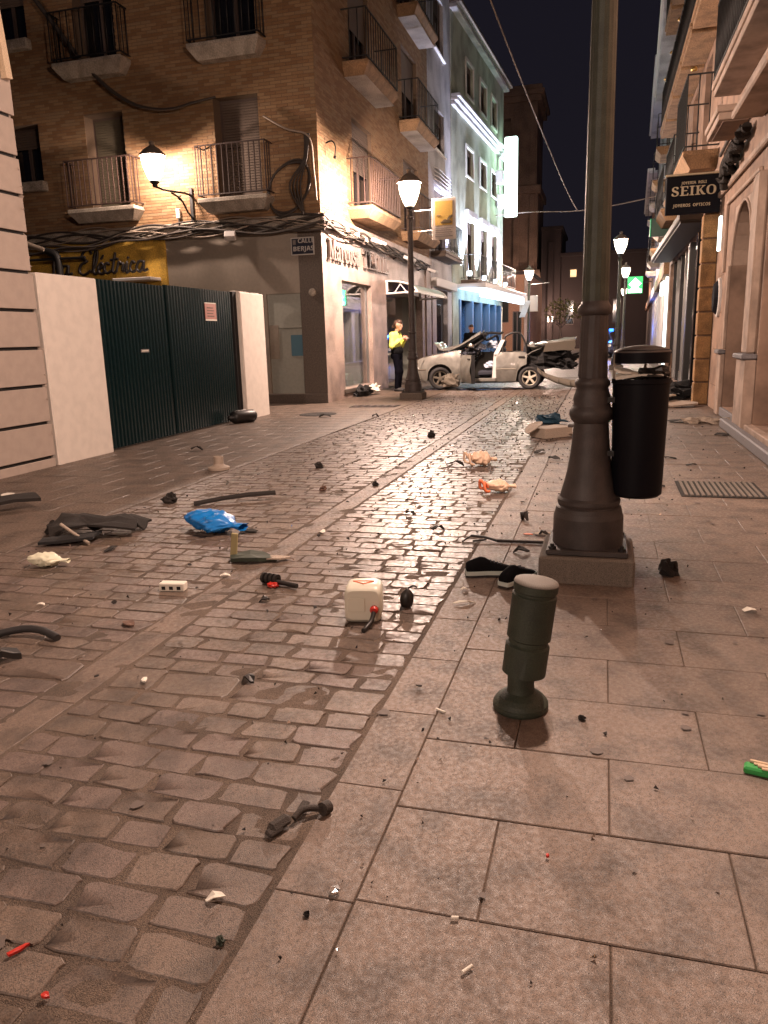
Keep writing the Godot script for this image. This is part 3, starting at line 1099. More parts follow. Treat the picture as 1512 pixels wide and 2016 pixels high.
# strokes of a slanted script: La Eléctrica
func script_letters(sg):
	var st = {
		"L": [[0.30, 0.52, 0.22, 0.60, 0.16, 0.45, 0.10, 0.08, 0.02, 0.03, 0.14, 0.06, 0.34, 0.02]],
		"a": [[0.24, 0.24, 0.10, 0.25, 0.02, 0.10, 0.10, 0.01, 0.20, 0.12, 0.25, 0.26, 0.22, 0.04, 0.34, 0.06]],
		"E": [[0.44, 0.50, 0.36, 0.62, 0.18, 0.54, 0.16, 0.40, 0.28, 0.33, 0.10, 0.26, 0.02, 0.10, 0.14, 0.0, 0.36, 0.10]],
		"l": [[0.0, 0.05, 0.16, 0.30, 0.22, 0.55, 0.14, 0.50, 0.06, 0.12, 0.10, 0.01, 0.20, 0.08]],
		"e": [[0.03, 0.10, 0.18, 0.20, 0.14, 0.27, 0.04, 0.17, 0.06, 0.03, 0.16, 0.01, 0.25, 0.08]],
		"acute": [[0.16, 0.36, 0.24, 0.46]],
		"c": [[0.18, 0.22, 0.10, 0.26, 0.02, 0.12, 0.08, 0.01, 0.22, 0.07]],
		"t": [[0.20, 0.50, 0.08, 0.12, 0.10, 0.01, 0.20, 0.08], [0.04, 0.33, 0.26, 0.35]],
		"r": [[0.0, 0.04, 0.10, 0.27, 0.16, 0.22, 0.22, 0.22, 0.17, 0.05, 0.26, 0.06]],
		"i": [[0.0, 0.04, 0.12, 0.26, 0.07, 0.04, 0.10, 0.01, 0.18, 0.07], [0.15, 0.34, 0.17, 0.38]],
	}
	var u := -12.86
	for c in ["L", "a", " ", "E", "l", "e", "acute", "c", "t", "r", "i", "c", "a"]:
		if c == " ":
			u += 0.22
			continue
		var v = S()
		if c == "acute":
			u -= 0.19
		for q in st[c]:
			var pts := []
			for i in q.size() / 2:
				pts.append(Vector3(u + q[i * 2] * 0.92, 3.05 + q[i * 2 + 1] * 0.92, 0.03))
			tube(v, curve(pts, 4), 0.034 if c != "acute" else 0.028, 6)
		part(sg, "accent" if c == "acute" else "letter", v, "letter_black")
		u += {"L": 0.30, "a": 0.28, "E": 0.36, "l": 0.15, "e": 0.175, "acute": 0.19, "c": 0.175, "t": 0.165, "r": 0.2, "i": 0.15}[c]


func wall_cables(A, B):
	var cab = thing("wall_cables", "sagging bundle of cables pinned along the band above both shopfronts", "cables")
	for i in 9:
		var pts := []
		var ph = i * 1.7
		for k in 15:
			var u = lerpf(-15.8, -5.8, k / 14.0)
			var sag = 0.11 * sin(k * 1.3 + ph) - 0.10 * pow(sin(k * 0.55 + ph * 0.6), 2)
			pts.append(A * Vector3(u, 3.98 - i * 0.018 + sag - (0.16 if k < 7 and i > 4 else 0.0), 0.10 + 0.012 * i))
		var s = S()
		tube(s, curve(pts, 4), 0.014 + 0.006 * (i % 3), 5)
		part(cab, "cable", s, "cable_pale" if i % 3 == 0 else "cable")
	for i in 8:
		var pts := []
		for k in 12:
			var u = lerpf(16.25, 26.5, k / 11.0)
			pts.append(B * Vector3(u, 3.92 - i * 0.02 + 0.08 * sin(k * 1.9 + i * 2.1) - 0.015 * k, 0.12 + 0.02 * (i % 4)))
		var s = S()
		tube(s, curve(pts, 4), 0.014 + 0.007 * (i % 3), 5)
		part(cab, "cable", s, "cable_pale" if i % 4 == 0 else "cable")
	for i in 3:
		var s = S()
		lump(s, B * at(17.6 + i * 0.75, 3.83 - i * 0.03, 0.16), Vector3(0.13, 0.08, 0.08), 2.0 + i, 0.3)
		part(cab, "junction_box", s, "ledge")
	# coil of spare cable hung by the corner
	var co = thing("cable_coil", "black loop of spare cable hung on the bricks by the corner", "cable coil", Vector3(-6.62, 4.62, -16.26))
	for i in 3:
		var pts := []
		for k in 25:
			var a = TAU * k / 24
			pts.append(Vector3(0.46 * cos(a) + 0.16 * sin(a) + 0.025 * i, 0.52 * sin(a) + 0.03 * sin(a * 2 + i) - 0.02 * i, 0.02 * i + 0.02 * sin(a * 3)))
		var s = S()
		tube(s, pts, 0.02, 5)
		part(co, "loop", s, "cable")
	for i in 4:
		var s = S()
		tube(s, curve([Vector3(0.52 - 0.03 * i, 1.0, 0), Vector3(0.46 - 0.02 * i, 0.5, 0.04), Vector3(0.3 - 0.08 * i, 0.0, 0.05), Vector3(0.36, -0.6, 0.05 + 0.02 * i)]), 0.02, 5)
		part(co, "tail", s, "cable")
	var s2 = S()
	tube(s2, curve([Vector3(-7.1, 6.05, -16.25), Vector3(-6.6, 5.75, -16.25), Vector3(-6.1, 5.55, -16.25), Vector3(-6.02, 4.9, -16.25), Vector3(-5.98, 4.3, -16.24)]), 0.022, 5)
	single("pale_conduit", s2, "cable_pale", "pale cable bent over the bricks down to the corner coil", "cable")
	var hk = thing("wall_hook", "small iron insulator hook on the bricks beside the lower balcony", "hook", B * Vector3(16.9, 5.55, 0))
	s2 = S()
	tube(s2, curve([Vector3(-0.02, 0, 0), Vector3(0.15, 0.02, 0.05), Vector3(0.22, -0.08, 0.03), Vector3(0.2, -0.28, 0.02)]), 0.016, 5)
	part(hk, "hook", s2, "iron")
	s2 = S()
	lump(s2, at(0.2, -0.31, 0.02), Vector3(0.035, 0.04, 0.035), 4.0, 0.2)
	part(hk, "insulator", s2, "iron")
	s2 = S()
	tube(s2, curve([Vector3(-12.3, 8.9, -16.05), Vector3(-11.62, 7.97, -16.1), Vector3(-11.23, 7.47, -16.1), Vector3(-10.65, 6.9, -16.1), Vector3(-10.0, 6.5, -16.1), Vector3(-9.26, 6.35, -16.1), Vector3(-8.64, 6.44, -16.15), Vector3(-8.2, 6.54, -16.3)], 6), 0.055, 7, 0.4)
	single("slung_cable", s2, "cable", "thick cable slung across the brick front above the wall lantern", "cable")


# ---------- the empty lot: end of a torn-down house, pillars, gate ----------
func left_lot():
	var L = Transform3D(Basis(Vector3(0, 0, -1), Vector3(0, 1, 0), Vector3(1, 0, 0)), Vector3(-6.3, 0, 0))
	var w = thing("striped_house_wall", "end wall of the house on the left edge, grooved into broad courses", "wall")
	var s = S()
	fbox(s, L, -3.5, 7.62, -0.02, 5.6, -0.5, -0.03)
	part(w, "core", s, "black_gap")
	var y := -0.02
	var k := 0
	var ys := [0.12, 0.53, 0.96, 1.39, 1.81, 2.23, 2.65, 3.05, 3.45, 3.86, 4.28, 4.7, 5.12, 5.6]
	for yy in ys:
		s = S()
		# the broken edge is uneven: each course ends a little differently
		var e = 7.655 + 0.015 * sin(k * 2.7) + 0.01 * sin(k * 7.1)
		fbox(s, L, -3.5, e, y, yy - 0.024, -0.028, 0.0, 0.004)
		part(w, "course", s, "left_wall")
		y = yy + 0.012
		k += 1
	s = S()
	for i in 40:
		var yy = i * 0.14
		lump(s, L * at(7.645 + 0.012 * sin(i * 3.7), yy + 0.1, -0.13), Vector3(0.022, 0.09, 0.11), i + 1.0, 0.6, 10, 6)
	part(w, "broken_edge", s, "left_wall")
	s = S()
	fbox(s, L * at(7.50, 4.75, 0.02, 0, 0, 0.1), -0.03, 0.06, -0.55, 0.6, 0.0, 0.07)
	fbox(s, L * at(7.36, 4.7, 0.02, 0, 0, -0.12), -0.02, 0.03, -0.4, 0.7, 0.0, 0.05)
	part(w, "torn_timber", s, "raw_wood")
	# pillars
	var p = thing("white_gate_pillar", "broad white rendered pillar between the striped wall and the gate", "pillar")
	s = S()
	fbox(s, L, 7.70, 8.80, -0.02, 2.235, -0.22, 0.012, 0.015)
	part(p, "shaft", s, "pillar_white")
	p = thing("narrow_gate_pillar", "narrow white rendered pillar on the far side of the gate", "pillar")
	s = S()
	fbox(s, L, 12.86, 13.86, -0.02, 2.27, -0.25, 0.03, 0.02)
	part(p, "shaft", s, "pillar_white")
	s = S()
	for i in 9:
		lump(s, L * at(12.9 + i * 0.11, 2.27, -0.1), Vector3(0.07, 0.02, 0.1), i + 5.0, 0.4, 8, 5)
	part(p, "cracked_top", s, "pillar_white")
	# gate of vertical ribs
	var g = thing("ribbed_gate", "tall dark green gate of vertical metal ribs between the white pillars", "gate")
	for leaf in [[8.82, 10.55, 2.245], [10.57, 12.70, 2.262]]:
		var f = part(g, "leaf", fb(L, leaf[0], leaf[1], 0.02, leaf[2], -0.12, -0.085), "gate")
		var rb = S()
		var F0 = Transform3D()
		for q in [[[-0.036, 0], [-0.018, 0.028]], [[-0.018, 0.028], [0.018, 0.028]], [[0.018, 0.028], [0.036, 0]]]:
			quad(rb, Vector3(q[0][0], 0, q[0][1]), Vector3(q[1][0], 0, q[1][1]), Vector3(q[1][0], 1, q[1][1]), Vector3(q[0][0], 1, q[0][1]))
		quad(rb, Vector3(-0.036, 1, 0), Vector3(-0.018, 1, 0.028), Vector3(0.018, 1, 0.028), Vector3(0.036, 1, 0))
		var me = shape(rb)
		var u = leaf[0] + 0.05
		while u < leaf[1] - 0.03:
			var o = part(f, "rib", me, "gate")
			o.transform = L * Transform3D(Basis.from_scale(Vector3(1, leaf[2] - 0.03, 1)), Vector3(u, 0.025, -0.084))
			u += 0.0835
	part(g, "gate_post", fb(L, 12.71, 12.855, 0.0, 2.27, -0.16, -0.04, 0.006), "black_gap")
	var n = thing("red_gate_notice", "small faded red notice with a pale lower edge on the gate", "notice", Vector3())
	part(n, "plate", fb(L, 11.70, 12.08, 1.78, 2.03, -0.052, -0.044), "red", "").material_override = mk("faded_red", lin(0.36, 0.135, 0.10), 0.6)
	part(n, "border", fb(L, 11.70, 12.08, 1.755, 1.779, -0.052, -0.042), "paper")
	part(n, "border", fb(L, 11.70, 12.08, 2.031, 2.048, -0.052, -0.042), "paper")
	for i in 4:
		part(n, "print", fb(L, 11.76, 12.0 - 0.03 * (i % 2), 1.82 + i * 0.045, 1.838 + i * 0.045, -0.0435, -0.042), "ledge_red")
	n = thing("gate_name_tag", "tiny pale maker's tag in the middle of the gate", "label", Vector3())
	part(n, "plate", fb(L, 9.75, 9.95, 1.285, 1.33, -0.052, -0.046), "print_grey")
	part(n, "print", fb(L, 9.77, 9.93, 1.30, 1.315, -0.0455, -0.044), "paper")


func white_building():
	var b = thing("white_building", "narrow white building with lavender-tinted walls between the brick corner and the hotel", "building")
	var B = Transform3D(Basis(Vector3(0, 0, -1), Vector3(0, 1, 0), Vector3(1, 0, 0)), Vector3(-5.98, 0, 0))
	var ops := [[28.5, 30.15, 11.15, 12.95], [28.5, 30.15, 7.9, 9.3], [28.3, 30.2, 4.4, 6.6], [28.2, 30.6, 0.02, 3.1]]
	var s = S()
	wall(s, B, 27.21, 31.48, 0, 15.6, ops, 0.22)
	part(b, "wall", s, "lavender_lit_wall")
	part(b, "core", bx(-14, -7.0, 0, 15.5, -31.4, -27.3), "black_gap")
	part(b, "cornice", fb(B, 27.1, 31.5, 15.6, 15.9, 0, 0.3, 0.05), "lavender_lit_wall")
	for o in ops.slice(0, 3):
		window(b, B, o, 0.18, 0.3, "frame", "shutter")
		part(b, "window_sill", fb(B, o[0] - 0.08, o[1] + 0.08, o[2] - 0.07, o[2] - 0.002, 0.0, 0.1, 0.01), "frame_white")
	balcony(b, B, 27.6, 31.0, 4.35, 0.55, 1.05, "shutter", "iron", 0.16, 0.2, true)
	var n = thing("added_uplight", "added glowing white uplight on the balcony of the white building", "uplight", B * Vector3(30.7, 4.5, 0.5))  # added lamp, brightens this wall in place of the hotel floodlights
	part(n, "lamp", bx(-0.08, 0.08, -0.08, 0.08, -0.08, 0.08, 0.03), "glow_cool")
	var l = SpotLight3D.new()
	l.name = "uplight"
	l.light_color = Color(0.84, 0.86, 1.0)
	l.light_energy = 60.0
	l.light_size = 0.06
	l.spot_angle = 55.0
	l.spot_angle_attenuation = 0.9
	l.spot_range = 60.0
	l.shadow_enabled = true
	l.transform = Transform3D(Basis.looking_at((B.basis * Vector3(-0.25, 1, -0.15)).normalized(), Vector3(1, 0, 0)), Vector3())
	n.add_child(l, true)
	# slatted louvre hood above the first-floor window
	for i in 5:
		part(b, "louvre", fb(B * at(0, 6.66 + i * 0.13, 0.1, 0, 0.5), 28.2, 30.4, -0.01, 0.01, -0.08, 0.14), "frame_white")
	var d = part(b, "door", fb(B, 28.4, 30.4, 0.03, 2.9, -0.2, -0.14), "black_gap")
	part(d, "pane", fb(B, 29.0, 29.9, 0.9, 2.6, -0.139, -0.13), "dark_glass")
	part(b, "door_case", fb(B, 27.5, 28.2, 0.0, 3.15, 0.0, 0.06, 0.01), "pink_stone")
	part(b, "fascia", fb(B, 27.4, 31.4, 3.15, 3.45, 0.0, 0.25, 0.02), "frame_white")


func hotel():
	var H = Transform3D(Basis(Vector3(0.06179, 0, -0.99809), Vector3(0, 1, 0), Vector3(0.99809, 0, 0.06179)), Vector3(-5.95, 0, -31.5))
	var b = thing("green_tinted_hotel", "pale three-storey hotel with green sign light in its wall colour, washed with white floodlight", "building")
	var ops := []
	for u in [[2.45, 3.7], [5.15, 6.4], [7.6, 8.8]]:
		ops.append([u[0], u[1], 11.1, 12.3])
		ops.append([u[0], u[1], 8.0, 9.05])
		ops.append([u[0], u[1] + 0.1, 3.72, 6.2])
	ops.append([1.0, 10.2, 0.02, 2.9])
	var s = S()
	wall(s, H, 0.0, 10.7, 0.0, 13.35, ops, 0.22)
	wall(s, H * Transform3D(Basis(Vector3(0, 0, -1), Vector3(0, 1, 0), Vector3(1, 0, 0)), Vector3(10.7, 0, 0)), 0.0, 8.0, 0.0, 13.35)
	wall(s, H * Transform3D(Basis(Vector3(0, 0, 1), Vector3(0, 1, 0), Vector3(-1, 0, 0)), Vector3(0, 0, 0)), -8.0, 0.0, 0.0, 13.35)
	part(b, "wall", s, "green_lit_wall")
	part(b, "core", fb(H, 0.3, 10.4, 2.95, 13.3, -8, -0.9), "black_gap")
	part(b, "roof", fb(H, -0.1, 10.95, 13.35, 13.5, -8, 0.25, 0.02), "lavender_lit_wall")
	part(b, "eaves", fb(H, -0.12, 11.0, 13.5, 13.66, -8, 0.42, 0.03), "shutter")
	for q in [[10.05, 0.14], [10.2, 0.26], [10.33, 0.36]]:
		part(b, "cornice", fb(H, -0.05, 10.8, q[0], q[0] + 0.12, 0.0, q[1], 0.015), "lavender_lit_wall")
	for o in ops.slice(0, 9):
		var f = window(b, H, o, 0.16, 0.2, "frame", "shutter")
		var w = S()
		fbox(w, H, o[0] - 0.14, o[0] - 0.002, o[2] - 0.1, o[3] + 0.14, 0.0, 0.05, 0.01)
		fbox(w, H, o[1] + 0.002, o[1] + 0.14, o[2] - 0.1, o[3] + 0.14, 0.0, 0.05, 0.01)
		fbox(w, H, o[0], o[1], o[3] + 0.002, o[3] + 0.14, 0.0, 0.05, 0.01)
		fbox(w, H, o[0], o[1], o[2] - 0.1, o[2] - 0.002, 0.0, 0.07, 0.01)
		part(f, "surround", w, "frame_white")
		if o[2] < 5:
			part(f, "lintel", fb(H, o[0] - 0.25, o[1] + 0.25, o[3] + 0.142, o[3] + 0.42, 0.0, 0.16, 0.03), "lavender_lit_wall")
	balcony(b, H, 1.4, 10.5, 3.7, 0.75, 1.0, "shutter", "iron", 0.2, 0.2, true)
	# canopy with a glowing underside and fascia
	part(b, "canopy", fb(H, 0.6, 10.9, 3.30, 3.50, 0.0, 1.25, 0.03), "frame_white")
	part(b, "canopy_light", fb(H, 0.7, 10.4, 2.95, 3.29, 0.95, 1.20, 0.02), "glow_cool")
	var al = AreaLight3D.new()
	al.name = "canopy_glow"
	al.area_size = Vector2(9.0, 0.7)
	al.light_color = Color(0.66, 0.84, 1.0)
	al.light_energy = 24.0
	al.shadow_enabled = true
	al.transform = H * Transform3D(Basis(Vector3(1, 0, 0), Vector3(0, 0, 1), Vector3(0, -1, 0)), Vector3(5, 3.2, 0.5))
	b.add_child(al, true)
	# deep entrance: glass doors and columns, the blue light put into their colours
	part(b, "entrance_back", fb(H, 0.9, 10.3, 0.0, 2.95, -0.85, -0.8), "blue_lit_glass")
	for u in [1.05, 3.4, 5.2, 7.0, 8.6, 10.0]:
		s = S()
		fbox(s, H, u, u + 0.26, 0.0, 2.92, -0.3, 0.05, 0.03)
		part(b, "column", s, "blue_lit_panel")
	for u in [1.9, 4.3, 6.1, 7.8, 9.3]:
		part(b, "door_frame", fb(H, u, u + 0.08, 0.03, 2.6, -0.79, -0.7), "steel")
	# uplights between the windows
	for i in 4:
		var u = [1.5, 4.45, 7.0, 9.6][i]
		var n = thing("facade_uplight", "glowing white uplight on the hotel canopy " + ["nearest the white building", "below the gap between the first two window bays", "below the gap between the last two window bays", "at its far end"][i], "uplight", H * Vector3(u, 3.95, 0.35), 0.0, "hotel uplights")
		part(n, "lamp", bx(-0.1, 0.1, -0.1, 0.1, -0.1, 0.1, 0.03), "glow_cool")
		var l = SpotLight3D.new()
		l.name = "uplight"
		l.light_color = Color(0.84, 0.88, 1.0)
		l.light_energy = 120.0
		l.light_size = 0.08
		l.spot_angle = 38.0
		l.spot_angle_attenuation = 0.9
		l.spot_range = 60.0
		l.shadow_enabled = true
		l.transform = Transform3D(Basis.looking_at((H.basis * Vector3(0, 1, -0.10)).normalized(), Vector3(1, 0, 0)), Vector3(0, 0.0, 0))
		n.add_child(l, true)
	# tall box sign
	var sg = thing("hotel_box_sign", "tall white glowing box sign standing out from the green-tinted hotel", "sign", H * Vector3(9.25, 0, 0.0))
	sg.basis = H.basis
	part(sg, "light_box", bx(-0.14, 0.14, 7.15, 10.85, 0.35, 0.98, 0.05), "glow_sign")
	for y in [7.6, 9.0, 10.4]:
		part(sg, "bracket", bx(-0.03, 0.03, y, y + 0.05, 0.0, 0.35), "steel")
	for k in [-1, 1]:
		var a2 = AreaLight3D.new()
		a2.name = "sign_glow"
		a2.area_size = Vector2(0.6, 3.6)
		a2.light_color = Color(0.80, 1.0, 0.88)
		a2.light_energy = 14.0
		a2.shadow_enabled = true
		a2.transform = Transform3D(Basis.looking_at(Vector3(k, 0, 0)), Vector3(k * 0.17, 9.0, 0.66))
		sg.add_child(a2, true)
	# air conditioners on the wall
	for i in 2:
		var ac = thing("air_conditioner", ["upper", "lower"][i] + " air conditioner on the hotel wall behind the tall sign", "air conditioner", H * Vector3(8.9 + i * 0.3, [8.65, 7.6][i], 0.0), 0.0, "hotel air conditioners")
		ac.basis = H.basis
		part(ac, "case", bx(-0.4, 0.4, 0, 0.6, 0.05, 0.4, 0.03), "frame_white")
		s = S()
		lathe(s, [Vector2(0.24, 0.0), Vector2(0.24, 0.02), Vector2(0, 0.021)], 20, Transform3D(Basis(Vector3(1, 0, 0), Vector3(0, 0, 1), Vector3(0, -1, 0)), Vector3(-0.08, 0.3, 0.401)))
		part(ac, "fan_grille", s, "iron")
	# white pillar sign and cloth in front of the canopy end
	var an = thing("canopy_banner", "white cloth banner hanging from the far end of the hotel canopy", "banner", H * Vector3(10.75, 2.3, 1.1))
	s = S()
	for i in 6:
		var y0 = i * 0.14
		quad(s, Vector3(-0.2 + 0.05 * i, y0, 0.05 * sin(i)), Vector3(0.1 + 0.05 * i, y0, 0.06 * sin(i + 1.0)), Vector3(0.15 + 0.05 * i, y0 + 0.14, 0.06 * sin(i + 2.0)), Vector3(-0.15 + 0.05 * i, y0 + 0.14, 0.05 * sin(i + 1.0)))
	part(an, "cloth", s, "white_cloth")


# ---------- the far end of the street ----------
func arch_poly(u0, u1, ys, n = 12):
	var r = (u1 - u0) / 2.0
	var out := []
	for i in n + 1:
		var a = PI - PI * i / n
		out.append(Vector2((u0 + u1) / 2.0 + r * cos(a), ys + r * sin(a)))
	return out


func far_end():
	var t = thing("church_tower", "dim brown stone church tower with belfry arch against the night sky", "church tower")
	var F = at(0, 0, -75)
	var s = S()
	fbox(s, F, -13.2, -5.9, 0, 7.0, -7, 0.2)
	fbox(s, F, -13, -6.25, 7.0, 13.9, -6.8, 0)
	part(t, "lower_stage", s, "tower_stone")
	s = S()
	wall(s, at(0, 0, -75.1), -12.9, -6.4, 14.6, 21.6, [[-9.75, -8.75, 15.4, 20.4], [-11.9, -10.9, 15.4, 20.4]], 0.9)
	quad(s, Vector3(-6.4, 14.6, -75.1), Vector3(-6.4, 14.6, -81.5), Vector3(-6.4, 21.6, -81.5), Vector3(-6.4, 21.6, -75.1))
	fbox(s, F, -12.9, -6.45, 14.6, 21.6, -6.5, -1.2)
	part(t, "belfry", s, "tower_stone")
	for c in [[6.8, 7.25, 0.35], [13.9, 14.6, 0.3], [21.6, 22.1, 0.25], [22.1, 22.5, 0.5], [22.5, 22.9, 0.3]]:
		part(t, "cornice", fb(F, -13.0 - c[2], -6.3 + c[2], c[0], c[1], -6.8 - c[2], c[2], 0.05), "tower_stone")
	for u in [-12.6, -8.2, -6.75]:
		part(t, "pilaster", fb(F, u - 0.25, u + 0.25, 14.62, 21.55, -0.08, 0.1, 0.03), "tower_stone")
		part(t, "pilaster", fb(F, u - 0.25, u + 0.25, 7.26, 13.85, 0.01, 0.16, 0.03), "tower_stone")
	var nv = thing("church_aisle", "dark stone aisle of the church beside the foot of the tower", "church")
	s = S()
	fbox(s, F, -5.85, -4.1, 0, 10.6, -9, 0)
	part(nv, "wall", s, "far_wall")
	part(nv, "buttress", fb(F, -5.2, -4.7, 0, 9.6, 0.01, 0.7, 0.05), "far_wall")
	part(nv, "roof", fb(F, -5.9, -3.9, 10.6, 10.95, -9, 0.3, 0.05), "far_wall")
	var e = thing("end_building", "low reddish dark building closing the end of the street", "building")
	s = S()
	var ops = [[-3.3, -2.6, 6.4, 7.2], [-1.2, -0.5, 6.4, 7.2], [-3.6, -2.8, 2.2, 4.4], [-1.9, -1.1, 0.1, 2.6], [0.6, 1.4, 2.2, 4.4]]
	wall(s, at(0, 0, -75.3), -4.1, 9.0, 0, 8.3, ops, 0.2)
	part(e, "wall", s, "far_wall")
	part(e, "eaves", fb(at(0, 0, -75.3), -4.2, 9.1, 8.3, 8.6, -4, 0.4, 0.03), "far_wall")
	for i in 5:
		var o = ops[i]
		var f = part(e, "window", fb(at(0, 0, -75.3), o[0], o[1], o[2], o[3], -0.2, -0.17), "frame")
		part(f, "pane", fb(at(0, 0, -75.3), o[0] + 0.08, o[1] - 0.08, o[2] + 0.08, o[3] - 0.08, -0.169, -0.15), "glow_window" if i == 0 else "dark_glass")
	var oh = thing("orange_house", "orange lit house wall with a dark window beside the hotel canopy end", "house")
	s = S()
	ops = [[-7.1, -6.1, 2.2, 4.0], [-5.85, -5.25, 0.1, 2.9]]
	wall(s, at(0, 0, -52), -9.0, -4.75, 0, 5.2, ops, 0.2)
	quad(s, Vector3(-4.75, 0, -52), Vector3(-4.75, 0, -62), Vector3(-4.75, 5.2, -62), Vector3(-4.75, 5.2, -52))
	part(oh, "wall", s, "orange_wall")
	part(oh, "roof", fb(at(0, 0, -52), -9.1, -4.6, 5.2, 5.4, -10, 0.25, 0.03), "far_wall")
	for o in ops:
		window(oh, at(0, 0, -52), o, 0.15, 0.0)
	part(oh, "corner_pier", fb(at(0, 0, -52), -5.1, -4.74, 0, 5.1, 0.0, 0.1, 0.02), "pink_stone")
	for i in 2:
		var l = thing("doorway_lamp", ["left", "right"][i] + " of two small lit lamps far down the street below the church", "lamp", Vector3(-4.95 + i * 0.36, 2.7, -72.6), 0.0, "doorway lamps")
		part(l, "glass", bx(-0.06, 0.06, -0.22, 0.22, -0.06, 0.06, 0.02), "glow_far")
		part(l, "cap", bx(-0.09, 0.09, 0.225, 0.28, -0.09, 0.09, 0.01), "iron")
		part(l, "bracket", bx(-0.02, 0.02, -0.1, -0.05, -2.7, -0.065), "iron")
		omni(l, "lamp_light", Vector3(0, 0, 0), WARM, 14.0, 0.06)
	for i in 2:
		var p = [Vector3(-3.1, 0, -58), Vector3(-1.3, 0, -63)][i]
		var tr = thing("street_tree", ["small bare-limbed street tree with yellowish leaves left of the lamp post", "second small street tree mostly hidden behind the big lamp post"][i], "tree", p)
		s = S()
		tube(s, curve([Vector3(0, 0, 0), Vector3(0.05, 1.0, 0), Vector3(0.0, 1.9, 0.1)]), 0.12, 8, 0.7)
		for k in 6:
			var a = k * 1.05
			tube(s, curve([Vector3(0, 1.7 + 0.06 * k, 0.08), Vector3(0.5 * cos(a), 2.3, 0.5 * sin(a)), Vector3(0.95 * cos(a), 2.9 + 0.3 * sin(k * 2.0), 0.95 * sin(a))]), 0.05, 5, 0.4)
		part(tr, "trunk", s, "bark")
		s = S()
		for k in 1100:
			var c = Vector3(rng.randfn(), rng.randfn(), rng.randfn())
			c = c.normalized() * pow(rng.randf(), 0.45) * 1.25
			c.y *= 0.7
			var cl = noise.get_noise_3d(c.x * 1.7 + i * 9.0, c.y * 1.7, c.z * 1.7)
			if cl < -0.05:
				continue
			var q = Basis.from_euler(Vector3(rng.randf() * TAU, rng.randf() * TAU, 0))
			var o = Vector3(0, 3.05, 0) + c
			quad(s, o + q * Vector3(-0.05, 0, -0.03), o + q * Vector3(0.05, 0, -0.04), o + q * Vector3(0.07, 0.02, 0.04), o + q * Vector3(-0.04, 0, 0.05))
		part(tr, "crown", s, "leaf")


